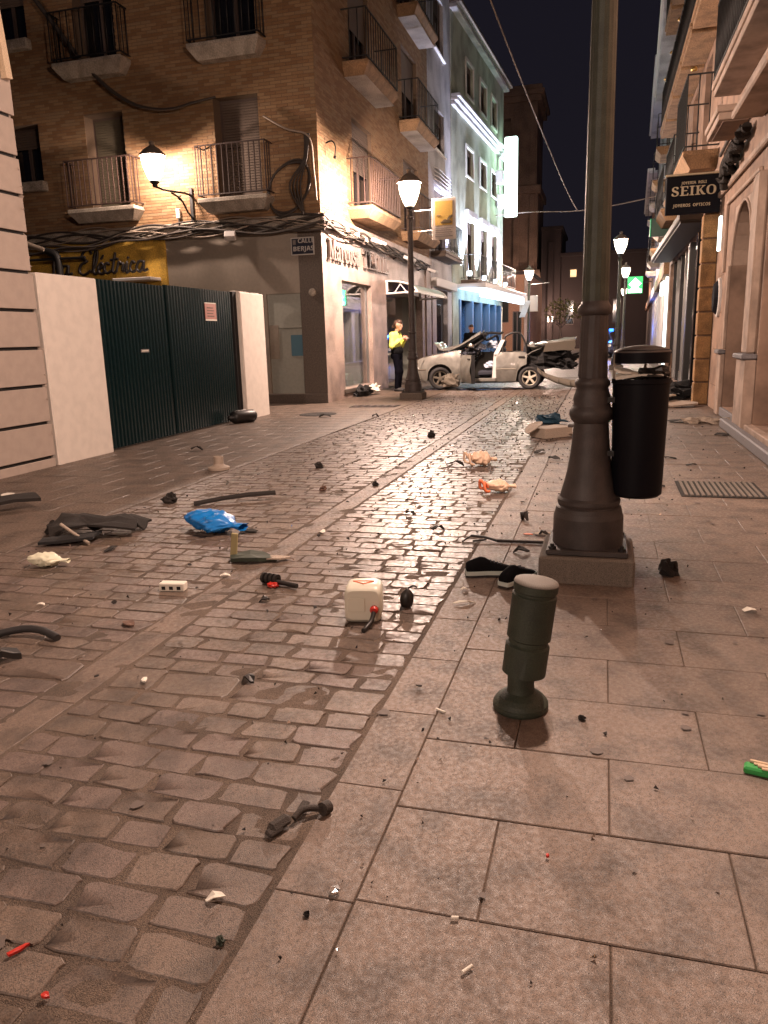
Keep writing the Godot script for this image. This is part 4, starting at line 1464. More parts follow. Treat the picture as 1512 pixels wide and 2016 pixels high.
# ---------- buildings, right side ----------
func right_side():
	var R = Transform3D(Basis(Vector3(0, 0, 1), Vector3(0, 1, 0), Vector3(-1, 0, 0)), Vector3(1.9, 0, 0))
	var a = thing("cream_house", "cream stucco house with round-arched doorway along the right edge", "building")
	var ops := [[-13.66, -11.95, 0.14, 3.22], [-10.9, -8.7, 0.16, 3.2], [-11.3, -9.8, 4.39, 4.88], [-15.2, -13.9, 5.3, 7.4], [-8.4, -6.8, 5.3, 7.4]]
	var s = S()
	wall(s, R, -15.5, 4.0, 0, 11.0, ops, 0.3)
	quad(s, R * Vector3(-15.5, 0, -8), R * Vector3(-15.5, 0, 0), R * Vector3(-15.5, 11, 0), R * Vector3(-15.5, 11, -8))
	part(a, "wall", s, "cream")
	s = S()
	var ap = arch_poly(-13.66, -11.95, 2.36)
	prism(s, ap + [Vector2(-11.95, 3.219), Vector2(-13.66, 3.219)], R, -0.29, -0.002)
	part(a, "arch", s, "cream_light")
	s = S()
	var q := []
	for p in ap:
		q.append(R * Vector3(p.x, p.y, 0.004))
	tube(s, q, 0.022, 6)
	fbox(s, R, -13.74, -13.66, 1.07, 2.36, 0.001, 0.05, 0.01)
	part(a, "arch_moulding", s, "cream_light")
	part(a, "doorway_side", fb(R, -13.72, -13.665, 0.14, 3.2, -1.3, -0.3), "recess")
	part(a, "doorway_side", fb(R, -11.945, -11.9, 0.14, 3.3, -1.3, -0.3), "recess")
	part(a, "doorway_step", fb(R, -13.66, -11.95, 0.0, 0.137, -1.3, 0.04, 0.01), "grey_kerb")
	var d = part(a, "door", fb(R, -13.66, -11.95, 0.142, 3.3, -1.4, -1.31), "door_wood")
	part(d, "panel", fb(R, -13.5, -12.95, 0.5, 2.2, -1.309, -1.28, 0.01), "door_wood")
	part(d, "panel", fb(R, -12.82, -12.27, 0.5, 2.2, -1.309, -1.28, 0.01), "door_wood")
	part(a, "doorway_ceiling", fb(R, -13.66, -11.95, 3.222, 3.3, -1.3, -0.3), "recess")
	# dado blocks with grey cap mouldings, pilasters between the openings
	for p in [[-14.05, -13.68, 0.07], [-11.62, -10.92, 0.14], [-8.69, -7.4, 0.12]]:
		part(a, "dado", fb(R, p[0], p[1], 0.0, 0.99, 0.001, p[2], 0.012), "cream_light")
		part(a, "cap_moulding", fb(R, p[0] - 0.03, p[1] + 0.03, 0.992, 1.06, 0.001, p[2] + 0.05, 0.015), "grey_kerb")
	for p in [[-11.62, -11.42, 0.09], [-11.4, -11.05, 0.11], [-8.5, -7.9, 0.1]]:
		part(a, "pilaster", fb(R, p[0], p[1], 1.062, 3.3, 0.001, p[2], 0.02), "cream_light")
	# panel framing above the arch and the string course
	for p in [[-14.3, -11.5, 3.36, 3.42], [-14.36, -14.3, 2.3, 3.42]]:
		part(a, "panel_moulding", fb(R, p[0], p[1], p[2], p[3], 0.001, 0.05, 0.012), "cream_light")
	part(a, "string_course", fb(R, -15.5, 4.0, 3.62, 3.72, 0.001, 0.07, 0.02), "cream_light")
	part(a, "kerb", fb(R, -12.0, 4.0, 0.0, 0.13, 0.145, 0.25, 0.015), "grey_kerb")
	# recessed glazed entrance right at the edge
	part(a, "shop_recess", fb(R, -10.9, -8.7, 0.16, 3.2, -0.5, -0.3), "orange_wall")
	for u in [-10.86, -10.5]:
		s = S()
		lathe(s, [Vector2(0.035, 1.1), Vector2(0.035, 3.15)], 12, R * at(u, 0, -0.15))
		part(a, "varnished_jamb", s, "steel")
	part(a, "shop_sill", fb(R, -10.9, -8.7, 0.0, 0.158, -0.3, 0.10, 0.01), "cream_light")
	for o in ops.slice(2):
		var f = window(a, R, o, 0.2, 0.3)
		s = S()
		fbox(s, R, o[0] - 0.2, o[0] - 0.003, o[2], o[3] + 0.2, 0.001, 0.06, 0.015)
		fbox(s, R, o[1] + 0.003, o[1] + 0.2, o[2], o[3] + 0.2, 0.001, 0.06, 0.015)
		fbox(s, R, o[0], o[1], o[3] + 0.003, o[3] + 0.2, 0.001, 0.06, 0.015)
		part(f, "surround", s, "cream_light")
	for o in [ops[2]]:
		part(a, "window_ledge", fb(R, -11.4, o[1] + 0.2, 4.27, 4.37, 0.001, 0.30, 0.02), "cream_light")
		part(a, "window_corbel", fb(R, -11.3, o[1] + 0.1, 4.15, 4.268, 0.001, 0.16, 0.02), "cream")
		part(a, "window_ledge", fb(R, -11.72, o[1] + 0.4, 4.05, 4.148, 0.001, 0.40, 0.02), "cream_light")
	balcony(a, R, -14.2, -12.75, 4.50, 0.46, 0.0, "cream_light", "iron", 0.2, 0.19, true, "cream")
	balcony(a, R, -14.0, -5.5, 5.1, 0.42, 1.1, "cream_light", "iron", 0.16, 0.19, true)
	part(a, "cornice", fb(R, -15.6, 4.0, 11.0, 11.3, -0.5, 0.6, 0.05), "cream_light")
	for i in 5:
		part(a, "course_joint", fb(R, -15.2 + 0.05 * i, -14.4, 0.42 + i * 0.62, 0.43 + i * 0.62, 0.0005, 0.003), "recess")
	# street-facing quoin pier between the two houses
	var qp = thing("quoin_pier", "ochre pier of grooved square blocks beside the dark glass shopfront", "pier")
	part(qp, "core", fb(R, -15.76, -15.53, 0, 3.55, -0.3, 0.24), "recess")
	var y := 0.02
	var i := 0
	while y < 3.4:
		s = S()
		fbox(s, R, -15.77, -15.49, y, y + 0.395, 0.005, 0.26, 0.008)
		part(qp, "block", s, "quoin")
		y += 0.425
		i += 1
	var ov = thing("oval_plaque", "dark oval wall box with a pale rim beside the arched doorway", "wall box", R * Vector3(-14.75, 1.92, 0))
	s = S()
	lathe(s, [Vector2(0, 0.12), Vector2(0.15, 0.11), Vector2(0.19, 0.06), Vector2(0.19, 0)], 20, Transform3D(Basis(Vector3(0, 0, 1), Vector3(-1, 0, 0), Vector3(0, -1.5, 0)), Vector3()))
	part(ov, "box", s, "sign_black")
	s = S()
	lathe(s, [Vector2(0.19, 0.0), Vector2(0.22, 0.0), Vector2(0.22, 0.04), Vector2(0.19, 0.05)], 20, Transform3D(Basis(Vector3(0, 0, 1), Vector3(-1, 0, 0), Vector3(0, -1.5, 0)), Vector3()))
	part(ov, "rim", s, "frame_white")
	single("glowing_wall_plate", fb(R, -15.18, -15.06, 2.72, 3.3, 0.001, 0.05, 0.01), "glow_white", "slim white glowing wall plate high beside the arched doorway", "wall light")  # white plate drawn with a glowing material
	# hanging shop sign
	var sg = thing("hanging_watch_sign", "black hanging box sign with gilt lettering above the right pavement", "sign", Vector3(0.97, 3.40, -15.36))
	part(sg, "box", bx(0, 0.91, 0, 0.63, -0.09, 0.05, 0.01), "sign_black")
	part(sg, "top_rail", bx(-0.02, 0.93, 0.632, 0.67, -0.11, 0.07, 0.008), "gilt")
	part(sg, "arm", bx(0.912, 1.0, 0.45, 0.5, -0.04, 0.0), "iron")
	part(sg, "arm", bx(0.912, 1.0, 0.12, 0.17, -0.04, 0.0), "iron")
	letters(sg, at(0, 0, 0.051), 0.085, 0.25, "SEIKO", 0.155, "gilt", "Droid Serif", 0.01, true, true, 1.1)
	letters(sg, at(0, 0, 0.051), 0.25, 0.475, "JOYERIA  ROLI", 0.045, "gilt", "Droid Sans", 0.006, true, false, 0.98)
	letters(sg, at(0, 0, 0.051), 0.13, 0.10, "JOYEROS  OPTICOS", 0.05, "gilt", "Droid Sans", 0.006, true, false, 1.0)
	glass_shop(R)
	far_right(R)


func glass_shop(R):
	var b = thing("glass_shop_house", "tall house with rows of balconies above a dark mirror-like glass shopfront", "building")
	var ops := [[-26.1, -15.8, 0.02, 3.36]]
	for u in [-18.6, -21.0, -23.4]:
		for y in [4.7, 7.25, 10.0]:
			ops.append([u - 0.55, u + 0.55, y, y + 2.1])
	var s = S()
	wall(s, R, -26.6, -15.501, 0, 13.3, ops, 0.25)
	part(b, "wall", s, "cream")
	part(b, "end_wall", fb(R, -26.61, -26.4, 3.4, 13.2, -7, -0.01), "cream_light")
	part(b, "core", fb(R, -26.3, -15.6, 3.4, 13.2, -7, -0.9), "black_gap")
	for o in ops.slice(1):
		window(b, R, o, 0.18, 0.4)
	# glass front: panes between polished black mullions
	part(b, "glass_back", fb(R, -26.1, -15.8, 0.02, 3.36, -0.25, -0.2), "black_gap")
	for i in 9:
		var u = -15.85 - i * 1.12
		var p = part(b, "shop_pane", fb(R, u - 1.10, u - 0.06, 0.30, 3.3, -0.10, -0.08), "smoked_glass")
		part(p, "mullion", fb(R, u - 0.06, u - 0.02, 0.05, 3.34, -0.12, 0.0, 0.01), "steel" if i % 2 else "dark_plastic")
		part(p, "stall_riser", fb(R, u - 1.10, u - 0.06, 0.03, 0.295, -0.10, -0.07), "steel")
	part(b, "folded_shutter", fb(R, -18.4, -18.15, 0.02, 3.2, 0.022, 0.22, 0.01), "dark_plastic")
	part(b, "folded_shutter", fb(R, -17.5, -17.25, 0.25, 3.3, 0.022, 0.16, 0.01), "dark_glass")
	part(b, "canopy", fb(R, -25.8, -16.6, 3.45, 3.6, 0.001, 0.6, 0.02), "canopy_grey")
	part(b, "canopy_soffit", fb(R, -25.7, -16.7, 3.41, 3.449, 0.05, 0.55), "canopy_grey")
	# first floor: tall railed balcony, then soffits of the upper rows
	balcony(b, R, -18.3, -16.2, 4.62, 0.62, 1.28, "soffit", "iron", 0.2, 0.3)
	balcony(b, R, -22.2, -19.9, 4.62, 0.55, 1.1, "soffit", "iron", 0.2, 0.3, true)
	balcony(b, R, -25.6, -23.2, 4.62, 0.55, 1.1, "soffit", "iron", 0.2, 0.3, true)
	for k in 6:
		var u = -13.0 - k * 2.18
		if u > -15.0:
			continue
		balcony(b, R, u - 2.02, u, 7.15, 0.52, 1.05, "soffit", "iron", 0.25, 0.2, true)
	for k in 4:
		var u = -17.4 - k * 2.18
		balcony(b, R, u - 2.0, u, 9.9, 0.52, 1.05, "soffit", "iron", 0.25, 0.2, true)
	for k in 5:
		var kn = S()
		lump(kn, R * at(-16.0 - k * 2.18 - 0.1, 8.25, 0.5), Vector3(0.05, 0.05, 0.05), 1.0, 0.0, 10, 8, false)
		part(b, "brass_knob", kn, "brass")
	var kn = S()
	lump(kn, R * at(-16.22, 5.98, 0.5), Vector3(0.06, 0.06, 0.06), 1.0, 0.0, 12, 8, false)
	part(b, "brass_knob", kn, "brass")
	# awning blind folded above the canopy
	s = S()
	tube(s, curve([Vector3(1.80, 4.10, -12.4), Vector3(1.76, 4.02, -13.2), Vector3(1.74, 3.90, -14.0), Vector3(1.80, 3.62, -14.3)]), 0.07, 8)
	for i in 5:
		lump(s, at(1.77, 4.05 - i * 0.08, -12.6 - i * 0.4), Vector3(0.09, 0.11, 0.14), i + 2.0, 0.6)
	single("rolled_awning", s, "charred", "dark rolled awning bunched on the wall above the hanging sign", "awning")
	s = S()
	tube(s, curve([R * Vector3(-15.5, 4.35, 0.05), R * Vector3(-14.0, 4.42, 0.06), R * Vector3(-12.5, 4.5, 0.05), R * Vector3(-10.0, 4.56, 0.05), R * Vector3(-6, 4.5, 0.05)]), 0.03, 5)
	single("wall_cable", s, "cable", "dark cable clipped along the cream wall under its balcony", "cable")
	part(b, "eaves", fb(R, -26.8, -15.6, 13.3, 13.5, -1, 0.7, 0.03), "lavender_lit_wall")


func far_right(R):
	# the street bends a little to the right here
	var C = Transform3D(Basis(Vector3(-0.035, 0, 0.9994), Vector3(0, 1, 0), Vector3(-0.9994, 0, -0.035)), Vector3(1.95, 0, -26.7))
	var defs = [
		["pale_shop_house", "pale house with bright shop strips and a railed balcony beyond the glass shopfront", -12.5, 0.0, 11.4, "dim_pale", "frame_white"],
		["lit_gable_house", "pale bluish house with deep white eaves farther down on the right", -27.0, -12.6, 13.0, "lavender_lit_wall", "steel"],
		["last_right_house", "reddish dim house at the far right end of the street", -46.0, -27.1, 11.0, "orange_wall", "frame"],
	]
	for k in 3:
		var q = defs[k]
		var b = thing(q[0], q[1], "building")
		var ops := []
		var u = q[3] - 1.6
		while u > q[2] + 1.2:
			ops.append([u - 0.6, u + 0.6, 4.6, 6.8])
			ops.append([u - 0.6, u + 0.6, 7.7, 9.7])
			ops.append([u - 1.3, u + 1.3, 0.05, 3.0])
			u -= 3.2
		var s = S()
		wall(s, C, q[2], q[3], 0, q[4], ops, 0.25)
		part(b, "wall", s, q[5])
		part(b, "end_wall", fb(C, q[2], q[2] + 0.2, 0.0, q[4], -7, -0.01), q[5])
		part(b, "end_wall", fb(C, q[3] - 0.2, q[3], 3.5, q[4], -7, -0.01), q[5])
		part(b, "eaves", fb(C, q[2] - 0.1, q[3] + 0.1, q[4], q[4] + 0.16, -7, 0.55, 0.03), "lavender_lit_wall")
		part(b, "gutter", fb(C, q[2] - 0.1, q[3] + 0.1, q[4] + 0.162, q[4] + 0.3, 0.2, 0.65, 0.03), "frame_white")
		var n := 0
		for o in ops:
			if o[2] > 1:
				window(b, C, o, 0.18, 0.4)
				if n % 2 == 0 and k < 2:
					balcony(b, C, o[0] - 0.35, o[1] + 0.35, o[2] + 0.02, 0.55, 1.05, "soffit" if k == 0 else "ledge", "iron", 0.2, 0.25, true)
			else:
				part(b, "shop_glass", fb(C, o[0], o[1], o[2], o[3], -0.2, -0.16), "dark_glass")
				for j in 4:
					part(b, "shop_mullion", fb(C, lerpf(o[0], o[1], j / 3.0) - 0.05, lerpf(o[0], o[1], j / 3.0) + 0.05, 0.05, 3.0, -0.15, 0.03, 0.01), q[6])
			n += 1
		part(b, "fascia", fb(C, q[2] + 0.3, q[3] - 0.3, 3.15, 3.6, 0.001, 0.2, 0.02), "soffit" if k == 0 else q[5])
		if k == 0:
			var lt = thing("lit_shop_strip", "bright white lit strip framing the shop beyond the glass front", "shop light", C * Vector3(-0.75, 0, 0.06))
			part(lt, "strip", bx(-0.05, 0.04, 0.1, 3.1, -0.05, 0.05, 0.01), "glow_white")
			lt = thing("lit_door_sign", "slanted white lit panel over the shop door on the right", "shop light", C * Vector3(-2.4, 2.6, 0.12))
			part(lt, "panel", bx(-0.06, 0.03, 0, 0.45, -0.8, 0.8, 0.01), "glow_white")
			lt = thing("lit_upper_window", "small bright white window above the pale shop on the right", "shop light", C * Vector3(-1.6, 4.15, 0.03))
			part(lt, "panel", bx(-0.03, 0.03, 0.0, 0.36, -0.4, 0.4, 0.01), "glow_white")
	# pharmacy box sign: white arrow-like emblem on green, plus an unlit one
	var sg = thing("pharmacy_box_sign", "glowing green box sign with white emblem on the right house fronts", "sign", Vector3(1.32, 3.55, -39.6))
	part(sg, "box", bx(-0.36, 0.36, -0.40, 0.40, -0.12, 0.10, 0.02), "sign_off")
	part(sg, "face", bx(-0.34, 0.34, -0.38, 0.38, 0.101, 0.12), "glow_green")
	var s = S()
	prism(s, [Vector2(-0.29, 0.02), Vector2(0.0, 0.33), Vector2(0.29, 0.06), Vector2(0.15, -0.08), Vector2(0.2, -0.18), Vector2(-0.2, -0.18), Vector2(-0.14, -0.08)], at(0, 0, 0.122), 0.0, 0.01)
	part(sg, "emblem", s, "glow_white")
	part(sg, "lower_panel", bx(-0.30, 0.31, -0.36, -0.19, 0.122, 0.132), "glow_white")
	part(sg, "arm", bx(0.362, 0.75, 0.1, 0.15, -0.05, 0.0), "iron")
	var al = AreaLight3D.new()
	al.name = "sign_glow"
	al.area_size = Vector2(0.68, 0.76)
	al.light_color = Color(0.35, 1.0, 0.7)
	al.light_energy = 2.0
	al.shadow_enabled = true
	al.transform = Transform3D(Basis.looking_at(Vector3(0, 0, 1)), Vector3(0, 0, 0.15))
	sg.add_child(al, true)
	sg = thing("dark_green_box_sign", "unlit dark green box sign with a bright green side edge", "sign", Vector3(1.22, 4.12, -25.2))
	part(sg, "box", bx(0.0, 0.66, 0.0, 0.50, -0.1, 0.1, 0.01), "sign_off")
	part(sg, "edge", bx(-0.03, -0.002, 0.0, 0.50, -0.1, 0.1, 0.01), "sign_green_edge")
	part(sg, "arm", bx(0.662, 0.72, 0.2, 0.25, -0.03, 0.03), "iron")


# ---------- lamps ----------
func lantern(par, p: Vector3, energy, far = false, size = 1.0):
	var X = Transform3D(Basis.from_scale(Vector3.ONE * size), p)
	var s = S()
	lathe(s, [Vector2(0, 0.0), Vector2(0.095, 0.0), Vector2(0.15, 0.10), Vector2(0.21, 0.26), Vector2(0.24, 0.40), Vector2(0.235, 0.45), Vector2(0.21, 0.478), Vector2(0, 0.479)], 20, X, false)
	part(par, "lamp_glass", s, "glow_far" if far else "glow")
	s = S()
	lathe(s, [Vector2(0, 0.482), Vector2(0.27, 0.483), Vector2(0.275, 0.50), Vector2(0.255, 0.53), Vector2(0.17, 0.61), Vector2(0.10, 0.66), Vector2(0.06, 0.68), Vector2(0.05, 0.72), Vector2(0.065, 0.755), Vector2(0.0, 0.785)], 18, X)
	part(par, "lamp_roof", s, "lantern_roof")
	s = S()
	lathe(s, [Vector2(0.05, -0.12), Vector2(0.055, -0.06), Vector2(0.10, -0.03), Vector2(0.105, -0.003), Vector2(0, -0.002)], 16, X)
	part(par, "lamp_socket", s, "iron")
	omni(par, "lamp_light", p + Vector3(0, 0.37, 0) * size, WARM, energy, 0.09 * size)


func street_lamp(p, label, energy, green = true, far = false, footing = true):
	var l = thing("street_lamp", label, "street lamp", p, 0.0, "lamp posts along the street")
	var n = 14 if far else 48
	if footing:
		part(l, "footing", bx(-0.262, 0.262, -0.02, 0.15, -0.262, 0.262, 0.012), "footing")
	var s = S()
	fbox(s, Transform3D(), -0.225, 0.225, 0.151, 0.182, -0.225, 0.225, 0.006)
	lathe(s, [Vector2(0.200, 0.18), Vector2(0.198, 0.345), Vector2(0.188, 0.375), Vector2(0.184, 0.40), Vector2(0.172, 0.41), Vector2(0.178, 0.425), Vector2(0.178, 0.445), Vector2(0.165, 0.46)], n)
	lathe(s, [Vector2(0.165, 0.459), Vector2(0.148, 0.52), Vector2(0.128, 0.60), Vector2(0.113, 0.70), Vector2(0.102, 0.80), Vector2(0.096, 0.885)], n, Transform3D(), false)
	lathe(s, [Vector2(0.096, 0.884), Vector2(0.116, 0.905), Vector2(0.124, 0.93), Vector2(0.122, 0.955), Vector2(0.105, 0.975), Vector2(0.10, 0.99), Vector2(0.105, 1.02), Vector2(0.092, 1.06), Vector2(0.086, 1.08), Vector2(0.097, 1.095), Vector2(0.097, 1.115), Vector2(0.080, 1.135)], n, Transform3D(), false)
	part(l, "base", s, "post")
	if not far:
		for k in 4:
			var a = PI / 4 + k * PI / 2
			var bt = S()
			lathe(bt, [Vector2(0.022, 0.0), Vector2(0.022, 0.014), Vector2(0.012, 0.016), Vector2(0.012, 0.03), Vector2(0, 0.031)], 6, at(cos(a) * 0.27, 0.183, sin(a) * 0.27))
			part(l, "anchor_bolt", bt, "iron")
	s = S()
	lathe(s, [Vector2(0.081, 1.13), Vector2(0.077, 1.30), Vector2(0.074, 1.475)], 64 if not far else 12, Transform3D(), false, 0.0035 if not far else 0.0)
	lathe(s, [Vector2(0.074, 1.474), Vector2(0.092, 1.485), Vector2(0.094, 1.515), Vector2(0.078, 1.535), Vector2(0.072, 1.55)], n, Transform3D(), false)
	part(l, "lower_shaft", s, "post")
	s = S()
	lathe(s, [Vector2(0.0725, 1.545), Vector2(0.067, 2.5), Vector2(0.060, 3.95)], 64 if not far else 12, Transform3D(), false, 0.003 if not far else 0.0)
	lathe(s, [Vector2(0.060, 3.949), Vector2(0.085, 3.97), Vector2(0.085, 4.0), Vector2(0.05, 4.04), Vector2(0.05, 4.12)], n, Transform3D(), false)
	part(l, "shaft", s, "post_green" if green else "post")
	lantern(l, Vector3(0, 4.22, 0), energy, far)
	return l


func lamps():
	street_lamp(Vector3(-0.055, 0, -4.5), "big lamp post in the foreground with a litter bin on it", 40.0)
	street_lamp(Vector3(-4.24, 0, -17.43), "lit lamp post with a yellow banner beside the police officer", 85.0, false)
	street_lamp(Vector3(-3.97, 0, -43.0), "lit lamp post with white boards beyond the wrecked car", 60.0, true, true)
	street_lamp(Vector3(0.47, 0, -30.9), "lit lamp post at the right seen just beyond the foreground post", 28.0, true, true)
	street_lamp(Vector3(0.98, 0, -44.5), "lit lamp post second behind the foreground post on the right", 28.0, true, true)
	street_lamp(Vector3(1.4, 0, -66.0), "farthest lit lamp post on the right side of the street", 25.0, true, true)
	# the row goes on behind the camera
	street_lamp(Vector3(-4.2, 0, 8.2), "lamp post of the left row behind the viewer", 60.0, true, true)
	var l = thing("wall_lantern", "glowing lantern on an iron bracket on the brick front", "wall lantern")
	lantern(l, Vector3(-9.44, 4.83, -15.62), 13.0, false, 1.03)
	var s = S()
	tube(s, curve([Vector3(-9.43, 4.72, -15.62), Vector3(-9.28, 4.66, -15.75), Vector3(-9.02, 4.63, -16.05), Vector3(-8.98, 4.62, -16.3)]), 0.025, 6)
	tube(s, curve([Vector3(-9.2, 4.62, -15.85), Vector3(-9.05, 4.48, -16.0), Vector3(-9.0, 4.25, -16.15), Vector3(-8.98, 4.15, -16.3)]), 0.022, 6)
	tube(s, curve([Vector3(-9.05, 4.45, -16.1), Vector3(-9.12, 4.52, -16.0), Vector3(-9.08, 4.58, -16.05)]), 0.016, 5)
	fbox(s, Transform3D(), -9.02, -8.94, 4.02, 4.78, -16.335, -16.3, 0.008)
	part(l, "bracket", s, "iron")
	part(l, "fuse_box", bx(-9.36, -9.27, 4.15, 4.36, -16.33, -16.25, 0.01), "frame_white")
	s = S()
	tube(s, curve([Vector3(-9.31, 4.15, -16.29), Vector3(-9.3, 3.98, -16.26)]), 0.018, 5)
	part(l, "lead", s, "cable")
	# banner on the lit lamp post
	var b = thing("lamp_banner", "pale banner with a yellow picture hung from the lit lamp post", "banner", Vector3(-3.74, 3.48, -17.43))
	part(b, "cloth", bx(0, 0.53, 0, 0.86, -0.008, 0.008, 0.003), "banner_white")
	part(b, "picture", bx(0.07, 0.46, 0.30, 0.80, 0.0085, 0.0105), "banner_yellow")
	s = S()
	lump(s, at(0.32, 0.36, 0.0125), Vector3(0.11, 0.05, 0.0015), 2.0, 0.5)
	lump(s, at(0.4, 0.44, 0.0125, 0, 0, 0.7), Vector3(0.07, 0.035, 0.0015), 6.0, 0.6)
	lump(s, at(0.15, 0.5, 0.0125), Vector3(0.05, 0.012, 0.0015), 7.0, 0.4)
	part(b, "print", s, "print_brown")
	for i in 5:
		part(b, "text_line", bx(0.07, 0.46 - 0.04 * (i % 2), 0.055 + i * 0.045, 0.055 + i * 0.045 + (0.030 if i == 0 else 0.014), 0.0085, 0.0105), "print_grey")
	s = S()
	tube(s, [Vector3(-0.47, 0.63, -0.02), Vector3(0.10, 0.64, -0.02)], 0.012, 6)
	tube(s, [Vector3(-0.47, 0.20, -0.02), Vector3(0.03, 0.21, -0.02)], 0.010, 6)
	part(b, "rod", s, "frame_white")
	# boards on the lamp beyond the car
	for k in 2:
		b = thing("lamp_board", "white board on the " + ["left", "right"][k] + " of the lamp post beyond the car", "board", Vector3(-3.97 + [-0.48, 0.06][k], 2.6, -42.93), 0.0, "lamp post boards")
		part(b, "board", bx(0, 0.42, 0, 0.82, -0.01, 0.01, 0.003), "frame_white")
		part(b, "clip", bx([0.421, -0.06][k], [0.48, -0.001][k], 0.38, 0.42, -0.02, 0.02), "steel")
	s = S()
	tube(s, [Vector3(-3.92, 4.0, -43), Vector3(-2.9, 4.05, -43)], 0.02, 6)
	single("bright_rod", s, "steel", "thin bright rod sticking out from the lamp beyond the car", "rod")
	bin_()


func bin_():
	var b = thing("litter_bin", "black cylindrical litter bin strapped to the foreground lamp post", "litter bin", Vector3(0.205, 0, -4.5))
	var s = S()
	lathe(s, [Vector2(0, 0.47), Vector2(0.12, 0.47), Vector2(0.138, 0.485), Vector2(0.152, 1.10), Vector2(0.158, 1.105), Vector2(0.158, 1.13), Vector2(0.150, 1.13), Vector2(0.146, 1.08), Vector2(0.13, 0.52), Vector2(0, 0.52)], 40)
	part(b, "body", s, "bin")
	s = S()
	lathe(s, [Vector2(0.142, 1.212), Vector2(0.147, 1.216), Vector2(0.147, 1.272), Vector2(0.140, 1.285)], 40)
	part(b, "lid_band", s, "bin")
	s = S()
	lathe(s, [Vector2(0.150, 1.270), Vector2(0.150, 1.276), Vector2(0.12, 1.293), Vector2(0.06, 1.305), Vector2(0, 1.308)], 40, Transform3D(), false)
	part(b, "lid", s, "bin_lid")
	for a in [0.05, 3.05, 1.75 + PI]:
		s = S()
		tube(s, [Vector3(0.147 * cos(a), 1.10, 0.147 * sin(a)), Vector3(0.143 * cos(a), 1.26, 0.143 * sin(a))], 0.008, 6)
		part(b, "lid_rod", s, "cable_pale")
	for y in [0.7, 1.0]:
		part(b, "strap", bx(-0.2, -0.13, y, y + 0.03, -0.06, 0.06), "iron")
	s = S()
	lump(s, at(0.06, 1.15, 0.06, 0.4), Vector3(0.085, 0.035, 0.05), 3.0, 0.6)
	single("black_bin_waste", s, "dark_plastic", "crumpled black plastic stuffed in the mouth of the litter bin", "rubbish", Vector3(0.205, 0, -4.5))
	s = S()
	shard(s, at(-0.06, 1.135, 0.05, 0.3, 0.1, 0.05), 0.17, 0.14, 0.016, 4.0, 0.012)
	shard(s, at(-0.08, 1.160, 0.05, 0.9, 0.25, -0.1), 0.16, 0.12, 0.012, 9.0, 0.01)
	shard(s, at(0.02, 1.14, 0.08, 0.2, 0.1, 0.05), 0.2, 0.08, 0.01, 2.0, 0.01)
	single("pale_bin_cardboard", s, "paper", "pale torn cardboard lying on the rim of the litter bin", "cardboard", Vector3(0.205, 0, -4.5))


func overhead_cables():
	var s = S()
	tube(s, curve([Vector3(-3.6, 11.0, -17), Vector3(-2.9, 9.3, -23), Vector3(-1.9, 7.6, -35), Vector3(-1.45, 7.13, -40)]), 0.022, 5)
	single("steep_overhead_wire", s, "cable_pale", "pale wire running steeply down across the dark sky", "overhead wire")
	s = S()
	tube(s, curve([Vector3(-5.4, 7.2, -40.2), Vector3(-3.78, 7.22, -40), Vector3(-1.45, 7.12, -40), Vector3(0.6, 7.3, -40), Vector3(2.4, 7.6, -40.2)]), 0.022, 5)
	single("level_overhead_wire", s, "cable_pale", "pale wire stretched level across the street below the sky", "overhead wire")


# ---------- the wrecked car ----------
# a curved body panel between stations [x, y low, y high]; z0 is the widest plane, dir the outward side
func skin(s, st, z0, dir = 1.0, rows = 6, dent = 0.0):
	s.set_smooth_group(1)
	var g := []
	for q in st:
		var col := []
		for j in rows + 1:
			var y = lerpf(q[1], q[2], float(j) / rows)
			var z = -0.5 * pow(y - 0.58, 2) + (0.012 if absf(y - 0.52) < 0.05 else 0.0)
			z += dent * noise.get_noise_2d(q[0] * 3.0, y * 4.0)
			col.append(Vector3(q[0], y, z0 + dir * z))
		g.append(col)
	for i in g.size() - 1:
		for j in rows:
			if dir > 0:
				quad(s, g[i][j], g[i + 1][j], g[i + 1][j + 1], g[i][j + 1])
			else:
				quad(s, g[i + 1][j], g[i][j], g[i][j + 1], g[i + 1][j + 1])
	s.set_smooth_group(-1)


# a bent sheet following a profile of (x, y) points from z0 to z1, with thickness
func sheet(s, prof, z0, z1, th, wob = 0.0, n = 6):
	var top := []
	var low := []
	for k in n + 1:
		var z = lerpf(z0, z1, float(k) / n)
		var a := []
		var b := []
		for i in prof.size():
			var p = Vector3(prof[i].x, prof[i].y, z)
			p.y += wob * noise.get_noise_2d(prof[i].x * 2.5 + 3.0, z * 2.0) + 0.02 * (1.0 - pow(2.0 * k / n - 1.0, 2))
			p.x += wob * 0.5 * noise.get_noise_2d(prof[i].y * 3.0 + 13.0, z * 2.0)
			a.append(p + Vector3(0, th, 0))
			b.append(p)
		top.append(a)
		low.append(b)
	s.set_smooth_group(1)
	for k in n:
		for i in prof.size() - 1:
			quad(s, top[k][i], top[k + 1][i], top[k + 1][i + 1], top[k][i + 1])
			quad(s, low[k][i], low[k][i + 1], low[k + 1][i + 1], low[k + 1][i])
	s.set_smooth_group(-1)
	for i in prof.size() - 1:
		for k in [0, n]:
			quad(s, low[k][i], low[k][i + 1], top[k][i + 1], top[k][i])
	for k in n:
		for i in [0, prof.size() - 1]:
			quad(s, low[k][i], low[k + 1][i], top[k + 1][i], top[k][i])


func arch_bottom(x, cx, r, cy, base):
	var d = absf(x - cx)
	if d >= r:
		return base
	return maxf(base, cy + sqrt(r * r - d * d))


